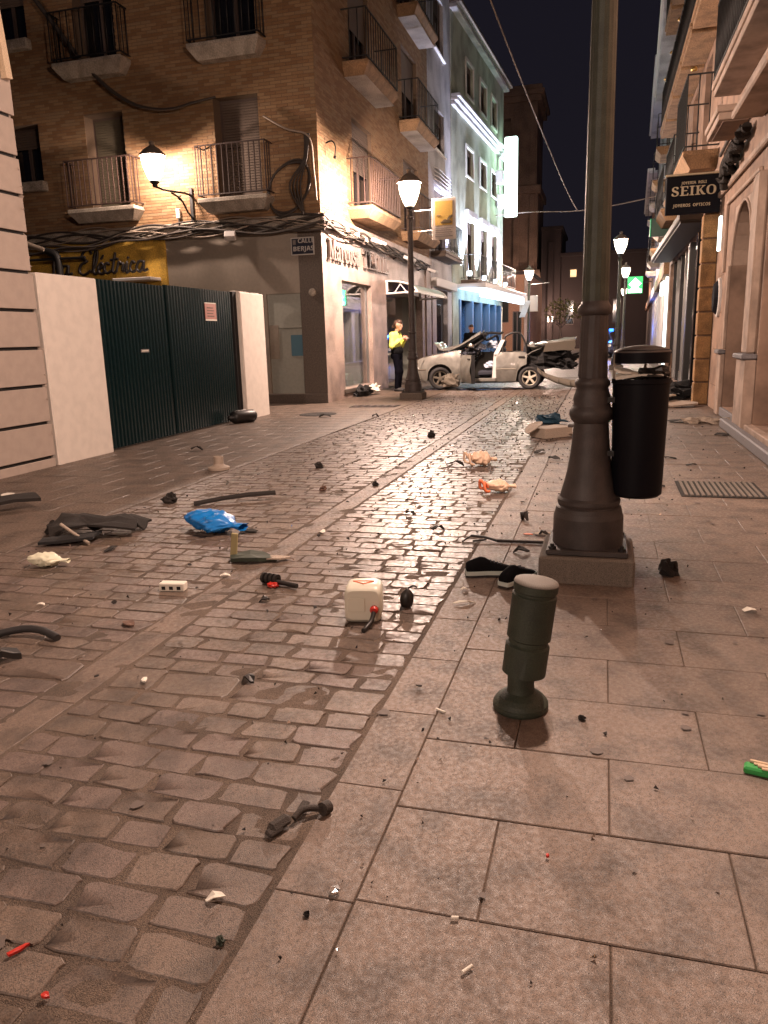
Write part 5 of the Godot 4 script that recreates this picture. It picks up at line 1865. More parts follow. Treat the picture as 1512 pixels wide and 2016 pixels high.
func wheel(par, p, r, turn = 0.0, lean = 0.0, dirty = false):
	var X = Transform3D(Basis.from_euler(Vector3(lean, turn, 0)) * Basis(Vector3(1, 0, 0), Vector3(0, 0, 1), Vector3(0, -1, 0)), p)   # axis along z
	var s = S()
	lathe(s, [Vector2(r * 0.66, -0.16), Vector2(r * 0.9, -0.175), Vector2(r * 0.985, -0.15), Vector2(r, -0.11), Vector2(r, -0.05), Vector2(r * 0.985, -0.01), Vector2(r * 0.9, 0.012), Vector2(r * 0.68, 0.0), Vector2(r * 0.66, -0.03)], 32, X, false)
	var w = part(par, "wheel", s, "rubber")
	s = S()
	lathe(s, [Vector2(r * 0.672, -0.012), Vector2(r * 0.64, 0.0), Vector2(r * 0.60, -0.02), Vector2(r * 0.58, -0.06), Vector2(r * 0.57, -0.15)], 32, X, false)
	for k in 5:
		var a = TAU * k / 5 + 0.4
		var Y = X * Transform3D(Basis(Vector3.UP, a), Vector3())
		box(s, Y * at(r * 0.33, -0.03, 0), Vector3(r * 0.56, 0.03, r * 0.20), 0.01)
	lathe(s, [Vector2(r * 0.2, -0.03), Vector2(r * 0.18, 0.0), Vector2(0, 0.004)], 16, X)
	part(w, "rim", s, "dusty" if dirty else "alloy")
	s = S()
	lathe(s, [Vector2(r * 0.57, -0.10), Vector2(0, -0.10)], 24, X)
	part(w, "brake_disc", s, "burnt")
	return w


func wreck():
	var c = thing("wrecked_car", "wrecked silver beige car standing across the street, roof torn off and tail crushed", "car", Vector3(-2.9, 0, -20.3))
	c.rotation.y = 0.0
	var N := 0.0
	var Fz := -1.58
	# front wing with the wheel opening, both sides
	for side in [[N, 1.0], [Fz, -1.0]]:
		var st := []
		for i in 25:
			var x = lerpf(-1.90, -0.74, i / 24.0)
			var top = 0.80 + 0.235 * pow((x + 1.90) / 1.16, 0.75)
			st.append([x, arch_bottom(x, -1.29, 0.355, 0.33, 0.24), top])
		var s = S()
		skin(s, st, side[0], side[1], 7, 0.012)
		part(c, "front_wing", s, "paint")
	var s = S()
	sheet(s, [Vector2(-1.86, 0.80), Vector2(-1.7, 0.86), Vector2(-1.3, 0.925), Vector2(-0.9, 0.99), Vector2(-0.72, 1.02)], Fz + 0.1, N - 0.09, 0.012, 0.05)
	part(c, "bonnet_edge", s, "paint")
	# nose: curved bumper wrapping round
	s = S(true)
	var prof := [Vector2(-1.80, 0.20), Vector2(-1.93, 0.26), Vector2(-1.985, 0.40), Vector2(-1.99, 0.52), Vector2(-1.96, 0.60), Vector2(-1.93, 0.70), Vector2(-1.87, 0.81)]
	for k in 10:
		var z0 = lerpf(N + 0.01, Fz - 0.01, k / 10.0)
		var z1 = lerpf(N + 0.01, Fz - 0.01, (k + 1) / 10.0)
		var r0 = 0.16 * pow(absf(k / 5.0 - 1.0), 4)
		var r1 = 0.16 * pow(absf((k + 1) / 5.0 - 1.0), 4)
		for i in prof.size() - 1:
			quad(s, Vector3(prof[i].x + r0, prof[i].y, z0), Vector3(prof[i].x + r1, prof[i].y, z1), Vector3(prof[i + 1].x + r1, prof[i + 1].y, z1), Vector3(prof[i + 1].x + r0, prof[i + 1].y, z0))
	part(c, "front_bumper", s, "paint")
	part(c, "bumper_strip", bx(-1.96, -1.66, 0.525, 0.56, -0.01, 0.02, 0.008), "dusty")
	s = S()
	lump(s, at(-1.87, 0.70, -0.12), Vector3(0.09, 0.07, 0.10), 3.0, 0.15, 12, 8, false)
	part(c, "headlamp", s, "foil")
	# bonnet buckled up into a hook
	s = S()
	sheet(s, [Vector2(-1.44, 1.19), Vector2(-1.37, 1.15), Vector2(-1.33, 1.06), Vector2(-1.22, 1.015), Vector2(-1.02, 1.035), Vector2(-0.75, 1.14), Vector2(-0.45, 1.30), Vector2(-0.22, 1.44)], -1.35, -0.06, 0.045, 0.10, 8)
	part(c, "buckled_bonnet", s, "paint", "bonnet buckled upwards into a hook over the engine")
	s = S()
	sheet(s, [Vector2(-0.98, 1.01), Vector2(-0.6, 1.16), Vector2(-0.25, 1.36)], -1.3, -0.08, 0.02, 0.05)
	part(c, "bonnet_lining", s, "burnt")
	s = S()
	fbox(s, Transform3D(), -1.7, -0.72, 0.25, 0.82, Fz + 0.12, N - 0.14)
	part(c, "engine_bay", s, "burnt")
	# front door swung open towards the viewer
	var X = at(-0.76, 0, 0.0, 0, 0, 0) * Transform3D(Basis(Vector3.UP, deg_to_rad(-62)), Vector3())
	s = S()
	var st2 := []
	for i in 9:
		st2.append([lerpf(0.0, 0.86, i / 8.0), 0.20, 0.915])
	skin(s, st2, 0.0, 1.0, 7, 0.03)
	var d = part(c, "front_door", s, "paint", "front door hanging wide open")
	d.transform = X
	s = S()
	fbox(s, Transform3D(), 0.0, 0.86, 0.22, 0.90, -0.13, -0.085, 0.01)
	part(d, "lining", s, "burnt")
	s = S()
	fbox(s, Transform3D(), 0.86, 0.875, 0.20, 0.91, -0.13, -0.03, 0.004)
	part(d, "edge", s, "burnt")
	part(d, "handle", bx(0.62, 0.80, 0.80, 0.83, -0.03, 0.0, 0.008), "dark_plastic")
	s = S()
	lump(s, at(-0.46, 1.13, -0.02), Vector3(0.09, 0.075, 0.05), 5.0, 0.15, 14, 9, false)
	part(c, "door_mirror", s, "foil", "bright door mirror below the bonnet edge")
	# sill, floor, inner shell
	s = S()
	fbox(s, Transform3D(), -0.74, 0.2, 0.20, 0.30, -0.10, -0.01, 0.02)
	part(c, "sill", s, "paint")
	s = S()
	fbox(s, Transform3D(), -0.74, 1.05, 0.17, 0.26, Fz + 0.06, -0.11)
	part(c, "floor_pan", s, "burnt")
	s = S()
	fbox(s, Transform3D(), -0.80, -0.70, 0.26, 0.98, Fz + 0.1, -0.06, 0.03)
	lump(s, at(-0.55, 0.92, -0.75), Vector3(0.24, 0.14, 0.62), 8.0, 0.35)
	part(c, "dashboard", s, "seat")
	s = S()
	lathe(s, [Vector2(0.17, 0.0), Vector2(0.185, 0.015), Vector2(0.19, 0.0), Vector2(0.185, -0.015), Vector2(0.17, 0.0)], 20, at(-0.33, 0.90, -0.42, 0, 0, 1.15))
	part(c, "steering_wheel", s, "dark_plastic")
	for z in [-0.42, -1.12]:
		s = S()
		fbox(s, at(-0.05, 0.42, z, 0, 0, 0.05), -0.26, 0.24, -0.08, 0.08, -0.23, 0.23, 0.05)
		fbox(s, at(0.20, 0.78, z, 0, 0, -0.20), -0.07, 0.07, -0.34, 0.30, -0.22, 0.22, 0.05)
		fbox(s, at(0.27, 1.17, z, 0, 0, -0.15), -0.05, 0.05, -0.09, 0.09, -0.12, 0.12, 0.03)
		part(c, "seat", s, "seat")
	for q in [[-0.28, 1.08, -0.5, 0.13, 0.10, 0.16], [-0.05, 1.12, -1.25, 0.16, 0.12, 0.14], [0.02, 0.62, -0.26, 0.15, 0.1, 0.1]]:
		s = S()
		lump(s, at(q[0], q[1], q[2]), Vector3(q[3], q[4], q[5]), q[0] * 10.0, 0.45)
		part(c, "spent_airbag", s, "airbag")
	# windscreen pillar debris at the top of the dash
	s = S()
	tube(s, curve([Vector3(-0.62, 0.98, -1.5), Vector3(-0.3, 1.38, -1.45), Vector3(-0.12, 1.46, -1.2), Vector3(0.15, 1.44, -1.1), Vector3(0.24, 1.46, -1.0)]), 0.035, 6)
	tube(s, curve([Vector3(-0.6, 1.0, -0.05), Vector3(-0.25, 1.22, -0.15), Vector3(-0.12, 1.33, -0.3)]), 0.03, 6)
	tube(s, curve([Vector3(-0.2, 1.44, -0.1), Vector3(-0.1, 1.28, -0.35), Vector3(0.12, 1.38, -0.7), Vector3(0.1, 1.2, -1.2)]), 0.03, 6)
	part(c, "torn_pillar", s, "burnt")
	# centre pillar leaning back, rear door with its bare window arch
	s = S()
	sheet(s, [Vector2(0.14, 0.36), Vector2(0.16, 0.7), Vector2(0.19, 0.92), Vector2(0.36, 1.27)], -0.06, -0.02, 0.001, 0.0, 2)
	var pil = S()
	for i in 3:
		var a = [Vector2(0.10, 0.30), Vector2(0.14, 0.90), Vector2(0.33, 1.28), Vector2(0.40, 1.29)]
		var e = [Vector2(0.22, 0.30), Vector2(0.25, 0.90), Vector2(0.42, 1.27), Vector2(0.46, 1.27)]
		if i < 2:
			quad(pil, Vector3(a[i].x, a[i].y, -0.035), Vector3(e[i].x, e[i].y, -0.035), Vector3(e[i + 1].x, e[i + 1].y, -0.07), Vector3(a[i + 1].x, a[i + 1].y, -0.07))
			quad(pil, Vector3(a[i].x, a[i].y, -0.035), Vector3(a[i + 1].x, a[i + 1].y, -0.07), Vector3(a[i + 1].x - 0.02, a[i + 1].y, -0.14), Vector3(a[i].x - 0.02, a[i].y, -0.12))
	part(c, "centre_pillar", pil, "frame_white")
	st2 = []
	for i in 15:
		var x = lerpf(0.20, 0.99, i / 14.0)
		st2.append([x, arch_bottom(x, 1.07, 0.35, 0.30, 0.20), 0.965 - 0.02 * (i / 14.0)])
	s = S()
	skin(s, st2, N, 1.0, 7, 0.014)
	d = part(c, "rear_door", s, "paint")
	s = S()
	tube(s, curve([Vector3(0.36, 0.95, -0.08), Vector3(0.40, 1.30, -0.14), Vector3(0.46, 1.385, -0.15), Vector3(0.62, 1.44, -0.16), Vector3(0.80, 1.42, -0.16), Vector3(0.92, 1.22, -0.14), Vector3(0.97, 1.02, -0.1), Vector3(0.97, 0.9, -0.08)], 5), 0.026, 8)
	part(d, "window_arch", s, "dark_plastic")
	part(d, "handle", bx(0.78, 0.94, 0.80, 0.85, -0.04, 0.0, 0.012), "dark_plastic")
	part(d, "rubbing_strip", bx(0.21, 0.72, 0.515, 0.54, -0.004, 0.016, 0.006), "alloy")
	s = S()
	fbox(s, Transform3D(), 0.25, 0.9, 0.26, 0.93, -0.14, -0.10)
	part(d, "lining", s, "burnt")
	# far side: doors closed
	st2 = []
	for i in 10:
		st2.append([lerpf(-0.74, 1.0, i / 9.0), 0.2, 0.95])
	s = S()
	skin(s, st2, Fz, -1.0, 6, 0.01)
	part(c, "far_doors", s, "paint")
	s = S()
	fbox(s, at(0.72, 0.46, -0.8), -0.25, 0.2, -0.12, 0.12, -0.62, 0.62, 0.05)
	fbox(s, at(0.93, 0.86, -0.8, 0, 0, -0.2), -0.07, 0.07, -0.34, 0.28, -0.62, 0.62, 0.05)
	part(c, "rear_seat", s, "seat")
	# torn rear quarter and boot
	s = S()
	lump(s, at(1.35, 0.66, -0.35, 0, 0, 0.1), Vector3(0.42, 0.30, 0.30), 11.0, 0.7, 18, 12)
	lump(s, at(1.75, 0.66, -0.6, 0, 0, -0.1), Vector3(0.42, 0.26, 0.45), 12.0, 0.7, 18, 12)
	lump(s, at(2.0, 0.62, -0.35), Vector3(0.20, 0.24, 0.28), 17.0, 0.8, 16, 10)
	lump(s, at(1.5, 0.9, -1.0), Vector3(0.5, 0.26, 0.5), 14.0, 0.7, 18, 12)
	part(c, "crushed_tail", s, "burnt", "burnt crushed tail full of torn metal")
	s = S()
	sheet(s, [Vector2(1.02, 1.10), Vector2(1.12, 1.04), Vector2(1.22, 1.02), Vector2(1.40, 1.10)], -1.3, -0.02, 0.05, 0.14)
	sheet(s, [Vector2(1.0, 0.86), Vector2(1.12, 0.93), Vector2(1.30, 1.0), Vector2(1.44, 1.12)], -0.26, -0.03, 0.02, 0.12, 4)
	part(c, "torn_quarter", s, "paint")
	s = S()
	sheet(s, [Vector2(1.16, 1.10), Vector2(1.30, 1.13), Vector2(1.6, 1.17), Vector2(1.95, 1.22), Vector2(2.20, 1.235)], -1.3, -0.10, 0.03, 0.08)
	sheet(s, [Vector2(1.42, 0.98), Vector2(1.5, 1.14), Vector2(1.9, 1.19), Vector2(2.20, 1.23), Vector2(2.19, 1.10), Vector2(2.16, 0.97)], -0.10, -0.06, 0.01, 0.1, 2)
	var bl = S()
	prism(bl, [Vector2(1.40, 0.94), Vector2(1.46, 1.14), Vector2(1.8, 1.19), Vector2(2.19, 1.23), Vector2(2.21, 1.10), Vector2(2.16, 0.96), Vector2(1.9, 0.98)], Transform3D(Basis(Vector3(1, 0, 0), 0.25), Vector3(0, 0.03, -0.28)), -0.03, 0.0)
	part(c, "boot_lid", s, "paint", "boot lid forced up and bent")
	part(c, "boot_side", bl, "dusty")
	s = S()
	fbox(s, at(1.34, 1.09, -0.04, 0.2, 0, -0.1), -0.16, 0.17, -0.01, 0.03, -0.1, 0.05, 0.008)
	part(c, "torn_spoiler", s, "burnt")
	# bumper skin hanging to the ground
	s = S(true)
	var pts := [Vector2(1.27, 0.56), Vector2(1.38, 0.47), Vector2(1.55, 0.38), Vector2(1.8, 0.30), Vector2(2.1, 0.235), Vector2(2.4, 0.21)]
	for i in pts.size() - 1:
		for k in 4:
			var a0 = [0.0, 0.35, 0.75, 1.0, 1.0][k]
			var a1 = [0.0, 0.35, 0.75, 1.0, 1.0][k + 1]
			var b0 = [-0.08, 0.0, 0.02, -0.02, -0.2][k]
			var b1 = [-0.08, 0.0, 0.02, -0.02, -0.2][k + 1]
			var h0 = 0.10 + 0.10 * i / 5.0
			var h1 = 0.10 + 0.10 * (i + 1) / 5.0
			quad(s, Vector3(pts[i].x, pts[i].y - a0 * h0, 0.10 + b0), Vector3(pts[i].x, pts[i].y - a1 * h0, 0.10 + b1), Vector3(pts[i + 1].x, pts[i + 1].y - a1 * h1, 0.14 + b1), Vector3(pts[i + 1].x, pts[i + 1].y - a0 * h1, 0.14 + b0))
	part(c, "hanging_bumper", s, "dusty", "bumper skin hanging down to the ground")
	# wheels
	wheel(c, Vector3(-1.29, 0.30, -0.03), 0.295, 0.35, 0.08, true)
	wheel(c, Vector3(1.07, 0.295, 0.0), 0.295, 0.0, -0.10)
	wheel(c, Vector3(-1.29, 0.295, Fz + 0.17), 0.295, 0.3)
	wheel(c, Vector3(1.07, 0.295, Fz + 0.17), 0.295)
	s = S()
	lump(s, at(-0.98, 0.20, 0.10), Vector3(0.24, 0.20, 0.14), 21.0, 0.5)
	single("pile_of_dirt", s, "dusty", "grey heap of crumbled debris against the front wheel of the wrecked car", "debris", Vector3(-2.9, 0, -20.3))
	# wet patches under and in front of the car
	s = S()
	for q in [[-2.9, -20.25, 0.75, 0.16], [-3.3, -20.1, 0.35, 0.09], [-2.3, -20.3, 0.4, 0.10], [-4.4, -20.3, 0.3, 0.1], [-1.3, -20.2, 0.35, 0.09]]:
		var n = 18
		for k in n:
			var a = TAU * k / n
			var b = TAU * (k + 1) / n
			var ra = 1.0 + 0.3 * sin(a * 3 + q[0]) + 0.15 * sin(a * 7.0)
			var rb = 1.0 + 0.3 * sin(b * 3 + q[0]) + 0.15 * sin(b * 7.0)
			tri(s, Vector3(q[0], 0.011, q[1]), Vector3(q[0] + cos(b) * q[2] * rb, 0.011, q[1] - sin(b) * q[3] * rb), Vector3(q[0] + cos(a) * q[2] * ra, 0.011, q[1] - sin(a) * q[3] * ra))
	struct("puddle", s, "water")


# a police car parked lengthwise far down the street, mostly behind the big lamp post
func police_car():
	var c = thing("police_car", "dark car with a glowing blue beacon mostly hidden by the foreground lamp post", "car", Vector3(-0.35, 0, -47))
	var s = S(true)
	# cross sections along the car: z, half width, sill, shoulder, roof half width, roof
	var secs := [[2.1, 0.72, 0.35, 0.62, 0.6, 0.66], [1.95, 0.82, 0.25, 0.78, 0.7, 0.82], [1.0, 0.86, 0.2, 0.9, 0.75, 0.95], [0.35, 0.87, 0.2, 0.93, 0.6, 1.40], [-0.9, 0.87, 0.2, 0.95, 0.6, 1.42], [-1.6, 0.85, 0.2, 0.95, 0.66, 1.0], [-2.1, 0.78, 0.3, 0.85, 0.68, 0.9]]
	var rings := []
	for q in secs:
		rings.append([Vector3(-q[1] * 0.95, q[2], q[0]), Vector3(-q[1], 0.5, q[0]), Vector3(-q[1] * 0.98, q[3], q[0]), Vector3(-q[4], q[5], q[0]), Vector3(q[4], q[5], q[0]), Vector3(q[1] * 0.98, q[3], q[0]), Vector3(q[1], 0.5, q[0]), Vector3(q[1] * 0.95, q[2], q[0])])
	s.set_smooth_group(-1)
	for i in rings.size() - 1:
		for k in 8:
			var l = (k + 1) % 8
			quad(s, rings[i][k], rings[i + 1][k], rings[i + 1][l], rings[i][l])
	for k in range(1, 7):
		tri(s, rings[0][0], rings[0][k], rings[0][k + 1])
		tri(s, rings[-1][0], rings[-1][k + 1], rings[-1][k])
	part(c, "body", s, "police_blue")
	s = S()
	quad(s, Vector3(-0.68, 0.99, 0.92), Vector3(0.68, 0.99, 0.92), Vector3(0.57, 1.36, 0.42), Vector3(-0.57, 1.36, 0.42))
	part(c, "windscreen", s, "dark_glass").position = Vector3(0, 0.012, 0.012)
	for x in [-0.6, 0.6]:
		part(c, "headlight", bx(x - 0.14, x + 0.14, 0.6, 0.72, 2.05, 2.12, 0.02), "steel")
	for p in [[-0.76, 1.3], [0.76, 1.3], [-0.76, -1.35], [0.76, -1.35]]:
		s = S()
		lathe(s, [Vector2(0, -0.1), Vector2(0.31, -0.1), Vector2(0.32, 0), Vector2(0.31, 0.1), Vector2(0, 0.1)], 20, Transform3D(Basis(Vector3(0, 1, 0), Vector3(1, 0, 0), Vector3(0, 0, -1)), Vector3(p[0], 0.32, p[1])))
		part(c, "wheel", s, "rubber")
	part(c, "number_plate", bx(-0.26, 0.26, 0.42, 0.53, 2.09, 2.115), "paper")
	var b = part(c, "beacon_bar", bx(-0.45, 0.3, 1.425, 1.50, -0.3, -0.1, 0.02), "dark_plastic")
	part(b, "blue_lens", bx(0.60, 0.86, 1.425, 1.60, -0.32, -0.08, 0.04), "glow_blue")
	part(b, "carrier", bx(0.301, 0.80, 1.40, 1.424, -0.3, -0.1, 0.005), "dark_plastic")
	omni(c, "beacon_light", Vector3(0.73, 1.51, -0.2), Color(0.2, 0.45, 1.0), 10.0, 0.08)


# ---------- people ----------
# joins tapered capsules [a, b, ra, rb] with a smooth minimum and meshes the field as surface nets
func flesh(bones, cell, blend = 0.04):
	var lo := Vector3(1e9, 1e9, 1e9)
	var hi := -lo
	for q in bones:
		var r: float = maxf(q[2], q[3]) + blend + cell * 2
		for p in [q[0], q[1]]:
			lo = lo.min(p - Vector3.ONE * r)
			hi = hi.max(p + Vector3.ONE * r)
	var nx := int((hi.x - lo.x) / cell) + 2
	var ny := int((hi.y - lo.y) / cell) + 2
	var nz := int((hi.z - lo.z) / cell) + 2
	var f := PackedFloat32Array()
	f.resize(nx * ny * nz)
	f.fill(1.0)
	for q in bones:
		var a: Vector3 = q[0]
		var ab: Vector3 = q[1] - a
		var l2 := maxf(ab.length_squared(), 1e-9)
		var ra: float = q[2]
		var rb: float = q[3]
		var r: float = maxf(ra, rb) + blend + cell * 1.5
		var b0: Vector3 = (a.min(q[1]) - Vector3.ONE * r - lo) / cell
		var b1: Vector3 = (a.max(q[1]) + Vector3.ONE * r - lo) / cell
		for k in range(maxi(0, int(b0.z)), mini(nz, int(b1.z) + 1)):
			for j in range(maxi(0, int(b0.y)), mini(ny, int(b1.y) + 1)):
				for i in range(maxi(0, int(b0.x)), mini(nx, int(b1.x) + 1)):
					var p: Vector3 = lo + Vector3(i, j, k) * cell
					var t: float = clampf((p - a).dot(ab) / l2, 0.0, 1.0)
					var d: float = (p - a - ab * t).length() - lerpf(ra, rb, t)
					var at_ := i + nx * (j + ny * k)
					var o := f[at_]
					var h: float = maxf(blend - absf(d - o), 0.0) / blend
					f[at_] = minf(d, o) - h * h * blend * 0.25
	var id := {}
	var s = SurfaceTool.new()
	s.begin(Mesh.PRIMITIVE_TRIANGLES)
	s.set_smooth_group(0)
	var n := 0
	for k in nz - 1:
		for j in ny - 1:
			for i in nx - 1:
				var base := i + nx * (j + ny * k)
				var sum := Vector3()
				var cnt := 0
				var neg := 0
				var v := [f[base], f[base + 1], f[base + nx], f[base + nx + 1], f[base + nx * ny], f[base + nx * ny + 1], f[base + nx * ny + nx], f[base + nx * ny + nx + 1]]
				for e in 8:
					if v[e] < 0:
						neg += 1
				if neg == 0 or neg == 8:
					continue
				for e in 8:
					for ax in 3:
						var o = e | (1 << ax)
						if o != e and (v[e] < 0) != (v[o] < 0):
							var t: float = v[e] / (v[e] - v[o])
							var pe := Vector3(e & 1, (e >> 1) & 1, (e >> 2) & 1)
							var po := Vector3(o & 1, (o >> 1) & 1, (o >> 2) & 1)
							sum += pe.lerp(po, t)
							cnt += 1
				s.add_vertex(lo + (Vector3(i, j, k) + sum / cnt) * cell)
				id[base] = n
				n += 1
	var sx := 1
	var sy := nx
	var sz := nx * ny
	for base in id:
		var i = base % nx
		var j = (base / nx) % ny
		var k = base / (nx * ny)
		for ax in 3:
			var step: int = [sx, sy, sz][ax]
			var u: int = [sy, sz, sx][ax]
			var w: int = [sz, sx, sy][ax]
			if (ax != 0 and i == 0) or (ax != 1 and j == 0) or (ax != 2 and k == 0):
				continue
			var a_in: bool = f[base] < 0
			var b_in: bool = f[base + step] < 0
			if a_in == b_in:
				continue
			var q := [base, base - u, base - u - w, base - w]
			if not (id.has(q[1]) and id.has(q[2]) and id.has(q[3])):
				continue
			if a_in:
				for e in [0, 2, 1, 0, 3, 2]:
					s.add_index(id[q[e]])
			else:
				for e in [0, 1, 2, 0, 2, 3]:
					s.add_index(id[q[e]])
	s.generate_normals()
	return s.commit()


func hand_bones(w: Vector3, dir: Vector3, side: Vector3, curl: Vector3):
	var out := [[w, w + dir * 0.07, 0.026, 0.030]]
	for k in 4:
		var root = w + dir * 0.085 + side * (0.030 - 0.020 * k)
		var len_ = [0.062, 0.072, 0.068, 0.052][k]
		var mid = root + (dir * 0.8 + curl * 0.4).normalized() * len_ * 0.5
		out.append([w + dir * 0.05 + side * (0.022 - 0.015 * k), root, 0.012, 0.0095])
		out.append([root, mid, 0.0095, 0.009])
		out.append([mid, mid + (dir * 0.35 + curl * 0.9).normalized() * len_ * 0.55, 0.009, 0.0075])
	var th = w + dir * 0.025 + side * 0.03
	out.append([th, th + (dir * 0.6 + side * 0.8).normalized() * 0.04, 0.013, 0.011])
	out.append([th + (dir * 0.6 + side * 0.8).normalized() * 0.04, th + (dir * 0.9 + side * 0.6 + curl * 0.4).normalized() * 0.07, 0.011, 0.009])
	return out


# J holds the joints of one figure facing +x
func figure(called, label, cat, p, turn, J, cl, headless = false, cell = 0.014):
	var o = thing(called, label, cat, p, turn)
	var sk := []
	var hd: Vector3 = J.head
	if not headless:
		sk += [[hd + Vector3(-0.015, 0.03, 0), hd + Vector3(0.0, 0.02, 0), 0.098, 0.092], [hd + Vector3(0.02, -0.03, 0), hd + Vector3(0.045, -0.085, 0), 0.078, 0.048], [hd + Vector3(0.088, 0.012, 0), hd + Vector3(0.107, -0.028, 0), 0.013, 0.017], [J.neck, hd + Vector3(-0.02, -0.06, 0), 0.058, 0.056]]
		for z in [-1, 1]:
			sk.append([hd + Vector3(-0.005, 0.01, 0.093 * z), hd + Vector3(-0.012, -0.03, 0.094 * z), 0.016, 0.012])
			sk.append([hd + Vector3(0.078, 0.018, 0.034 * z), hd + Vector3(0.078, 0.018, 0.036 * z), 0.014, 0.014])
		sk.append([hd + Vector3(0.085, -0.062, -0.02), hd + Vector3(0.085, -0.062, 0.02), 0.011, 0.011])
	sk.append([J.pelvis, J.chest, 0.11, 0.11])
	sk.append([J.chest, J.neck, 0.10, 0.05])
	for k in 2:
		sk += [[J.sh[k], J.el[k], 0.045, 0.038], [J.el[k], J.wr[k], 0.037, 0.027]]
		sk += [[J.hip[k], J.kn[k], 0.07, 0.05], [J.kn[k], J.an[k], 0.047, 0.034]]
		sk += hand_bones(J.wr[k], J.hdir[k], J.hside[k], J.hcurl[k])
	part(o, "body", flesh(sk, 0.011, 0.02), cl.skin)
	var top := [[J.chest + Vector3(0, -0.13, -0.07), J.chest + Vector3(0, 0.09, -0.10), 0.125, 0.12], [J.chest + Vector3(0, -0.13, 0.07), J.chest + Vector3(0, 0.09, 0.10), 0.125, 0.12], [J.chest + Vector3(0, 0.1, 0), J.neck + Vector3(0, -0.02, 0), 0.11, 0.075]]
	for k in 2:
		top += [[J.chest.lerp(J.sh[k], 0.6), J.sh[k], 0.09, 0.08], [J.sh[k], J.el[k], 0.078, 0.064], [J.el[k], J.wr[k].lerp(J.el[k], 0.12), 0.062, 0.046]]
	part(o, "jacket", flesh(top, cell, 0.05), cl.top)
	var low := [[J.pelvis + Vector3(0, 0.02, -0.07), J.chest + Vector3(0, -0.17, -0.06), 0.125, 0.122], [J.pelvis + Vector3(0, 0.02, 0.07), J.chest + Vector3(0, -0.17, 0.06), 0.125, 0.122], [J.pelvis + Vector3(-0.05, -0.05, -0.05), J.pelvis + Vector3(-0.05, -0.05, 0.05), 0.12, 0.12]]
	part(o, "waist", flesh(low, cell, 0.05), cl.waist)
	var leg := [[J.pelvis + Vector3(-0.02, -0.03, -0.05), J.pelvis + Vector3(-0.02, -0.03, 0.05), 0.125, 0.125]]
	for k in 2:
		leg += [[J.hip[k], J.kn[k], 0.098, 0.074], [J.kn[k], J.an[k] + Vector3(0, 0.02, 0), 0.072, 0.062]]
	part(o, "trousers", flesh(leg, cell, 0.05), cl.legs)
	for k in 2:
		var a: Vector3 = J.an[k]
		part(o, "shoe", flesh([[a + Vector3(-0.03, -0.035, 0), a + Vector3(0.06, -0.045, 0), 0.045, 0.042], [a + Vector3(0.06, -0.045, 0), a + Vector3(0.17, -0.055, 0), 0.042, 0.03], [a, a + Vector3(-0.02, -0.04, 0), 0.045, 0.045]], 0.011, 0.03), "rubber")
	if not headless:
		var hr := [[hd + Vector3(-0.03, 0.05, 0), hd + Vector3(0.02, 0.075, 0), 0.098, 0.082], [hd + Vector3(-0.05, 0.02, 0), hd + Vector3(-0.055, -0.05, 0), 0.088, 0.06]]
		if cl.has("bun"):
			hr.append([hd + Vector3(-0.13, 0.0, 0), hd + Vector3(-0.15, -0.04, 0), 0.042, 0.04])
		part(o, "hair", flesh(hr, 0.011, 0.02), "hair")
		part(o, "collar", flesh([[J.neck + Vector3(-0.03, -0.03, -0.03), J.neck + Vector3(-0.03, -0.03, 0.03), 0.062, 0.062], [J.neck + Vector3(0.02, -0.01, 0), J.neck + Vector3(0.03, -0.09, 0), 0.06, 0.06]], cell, 0.03), cl.collar)
	return o


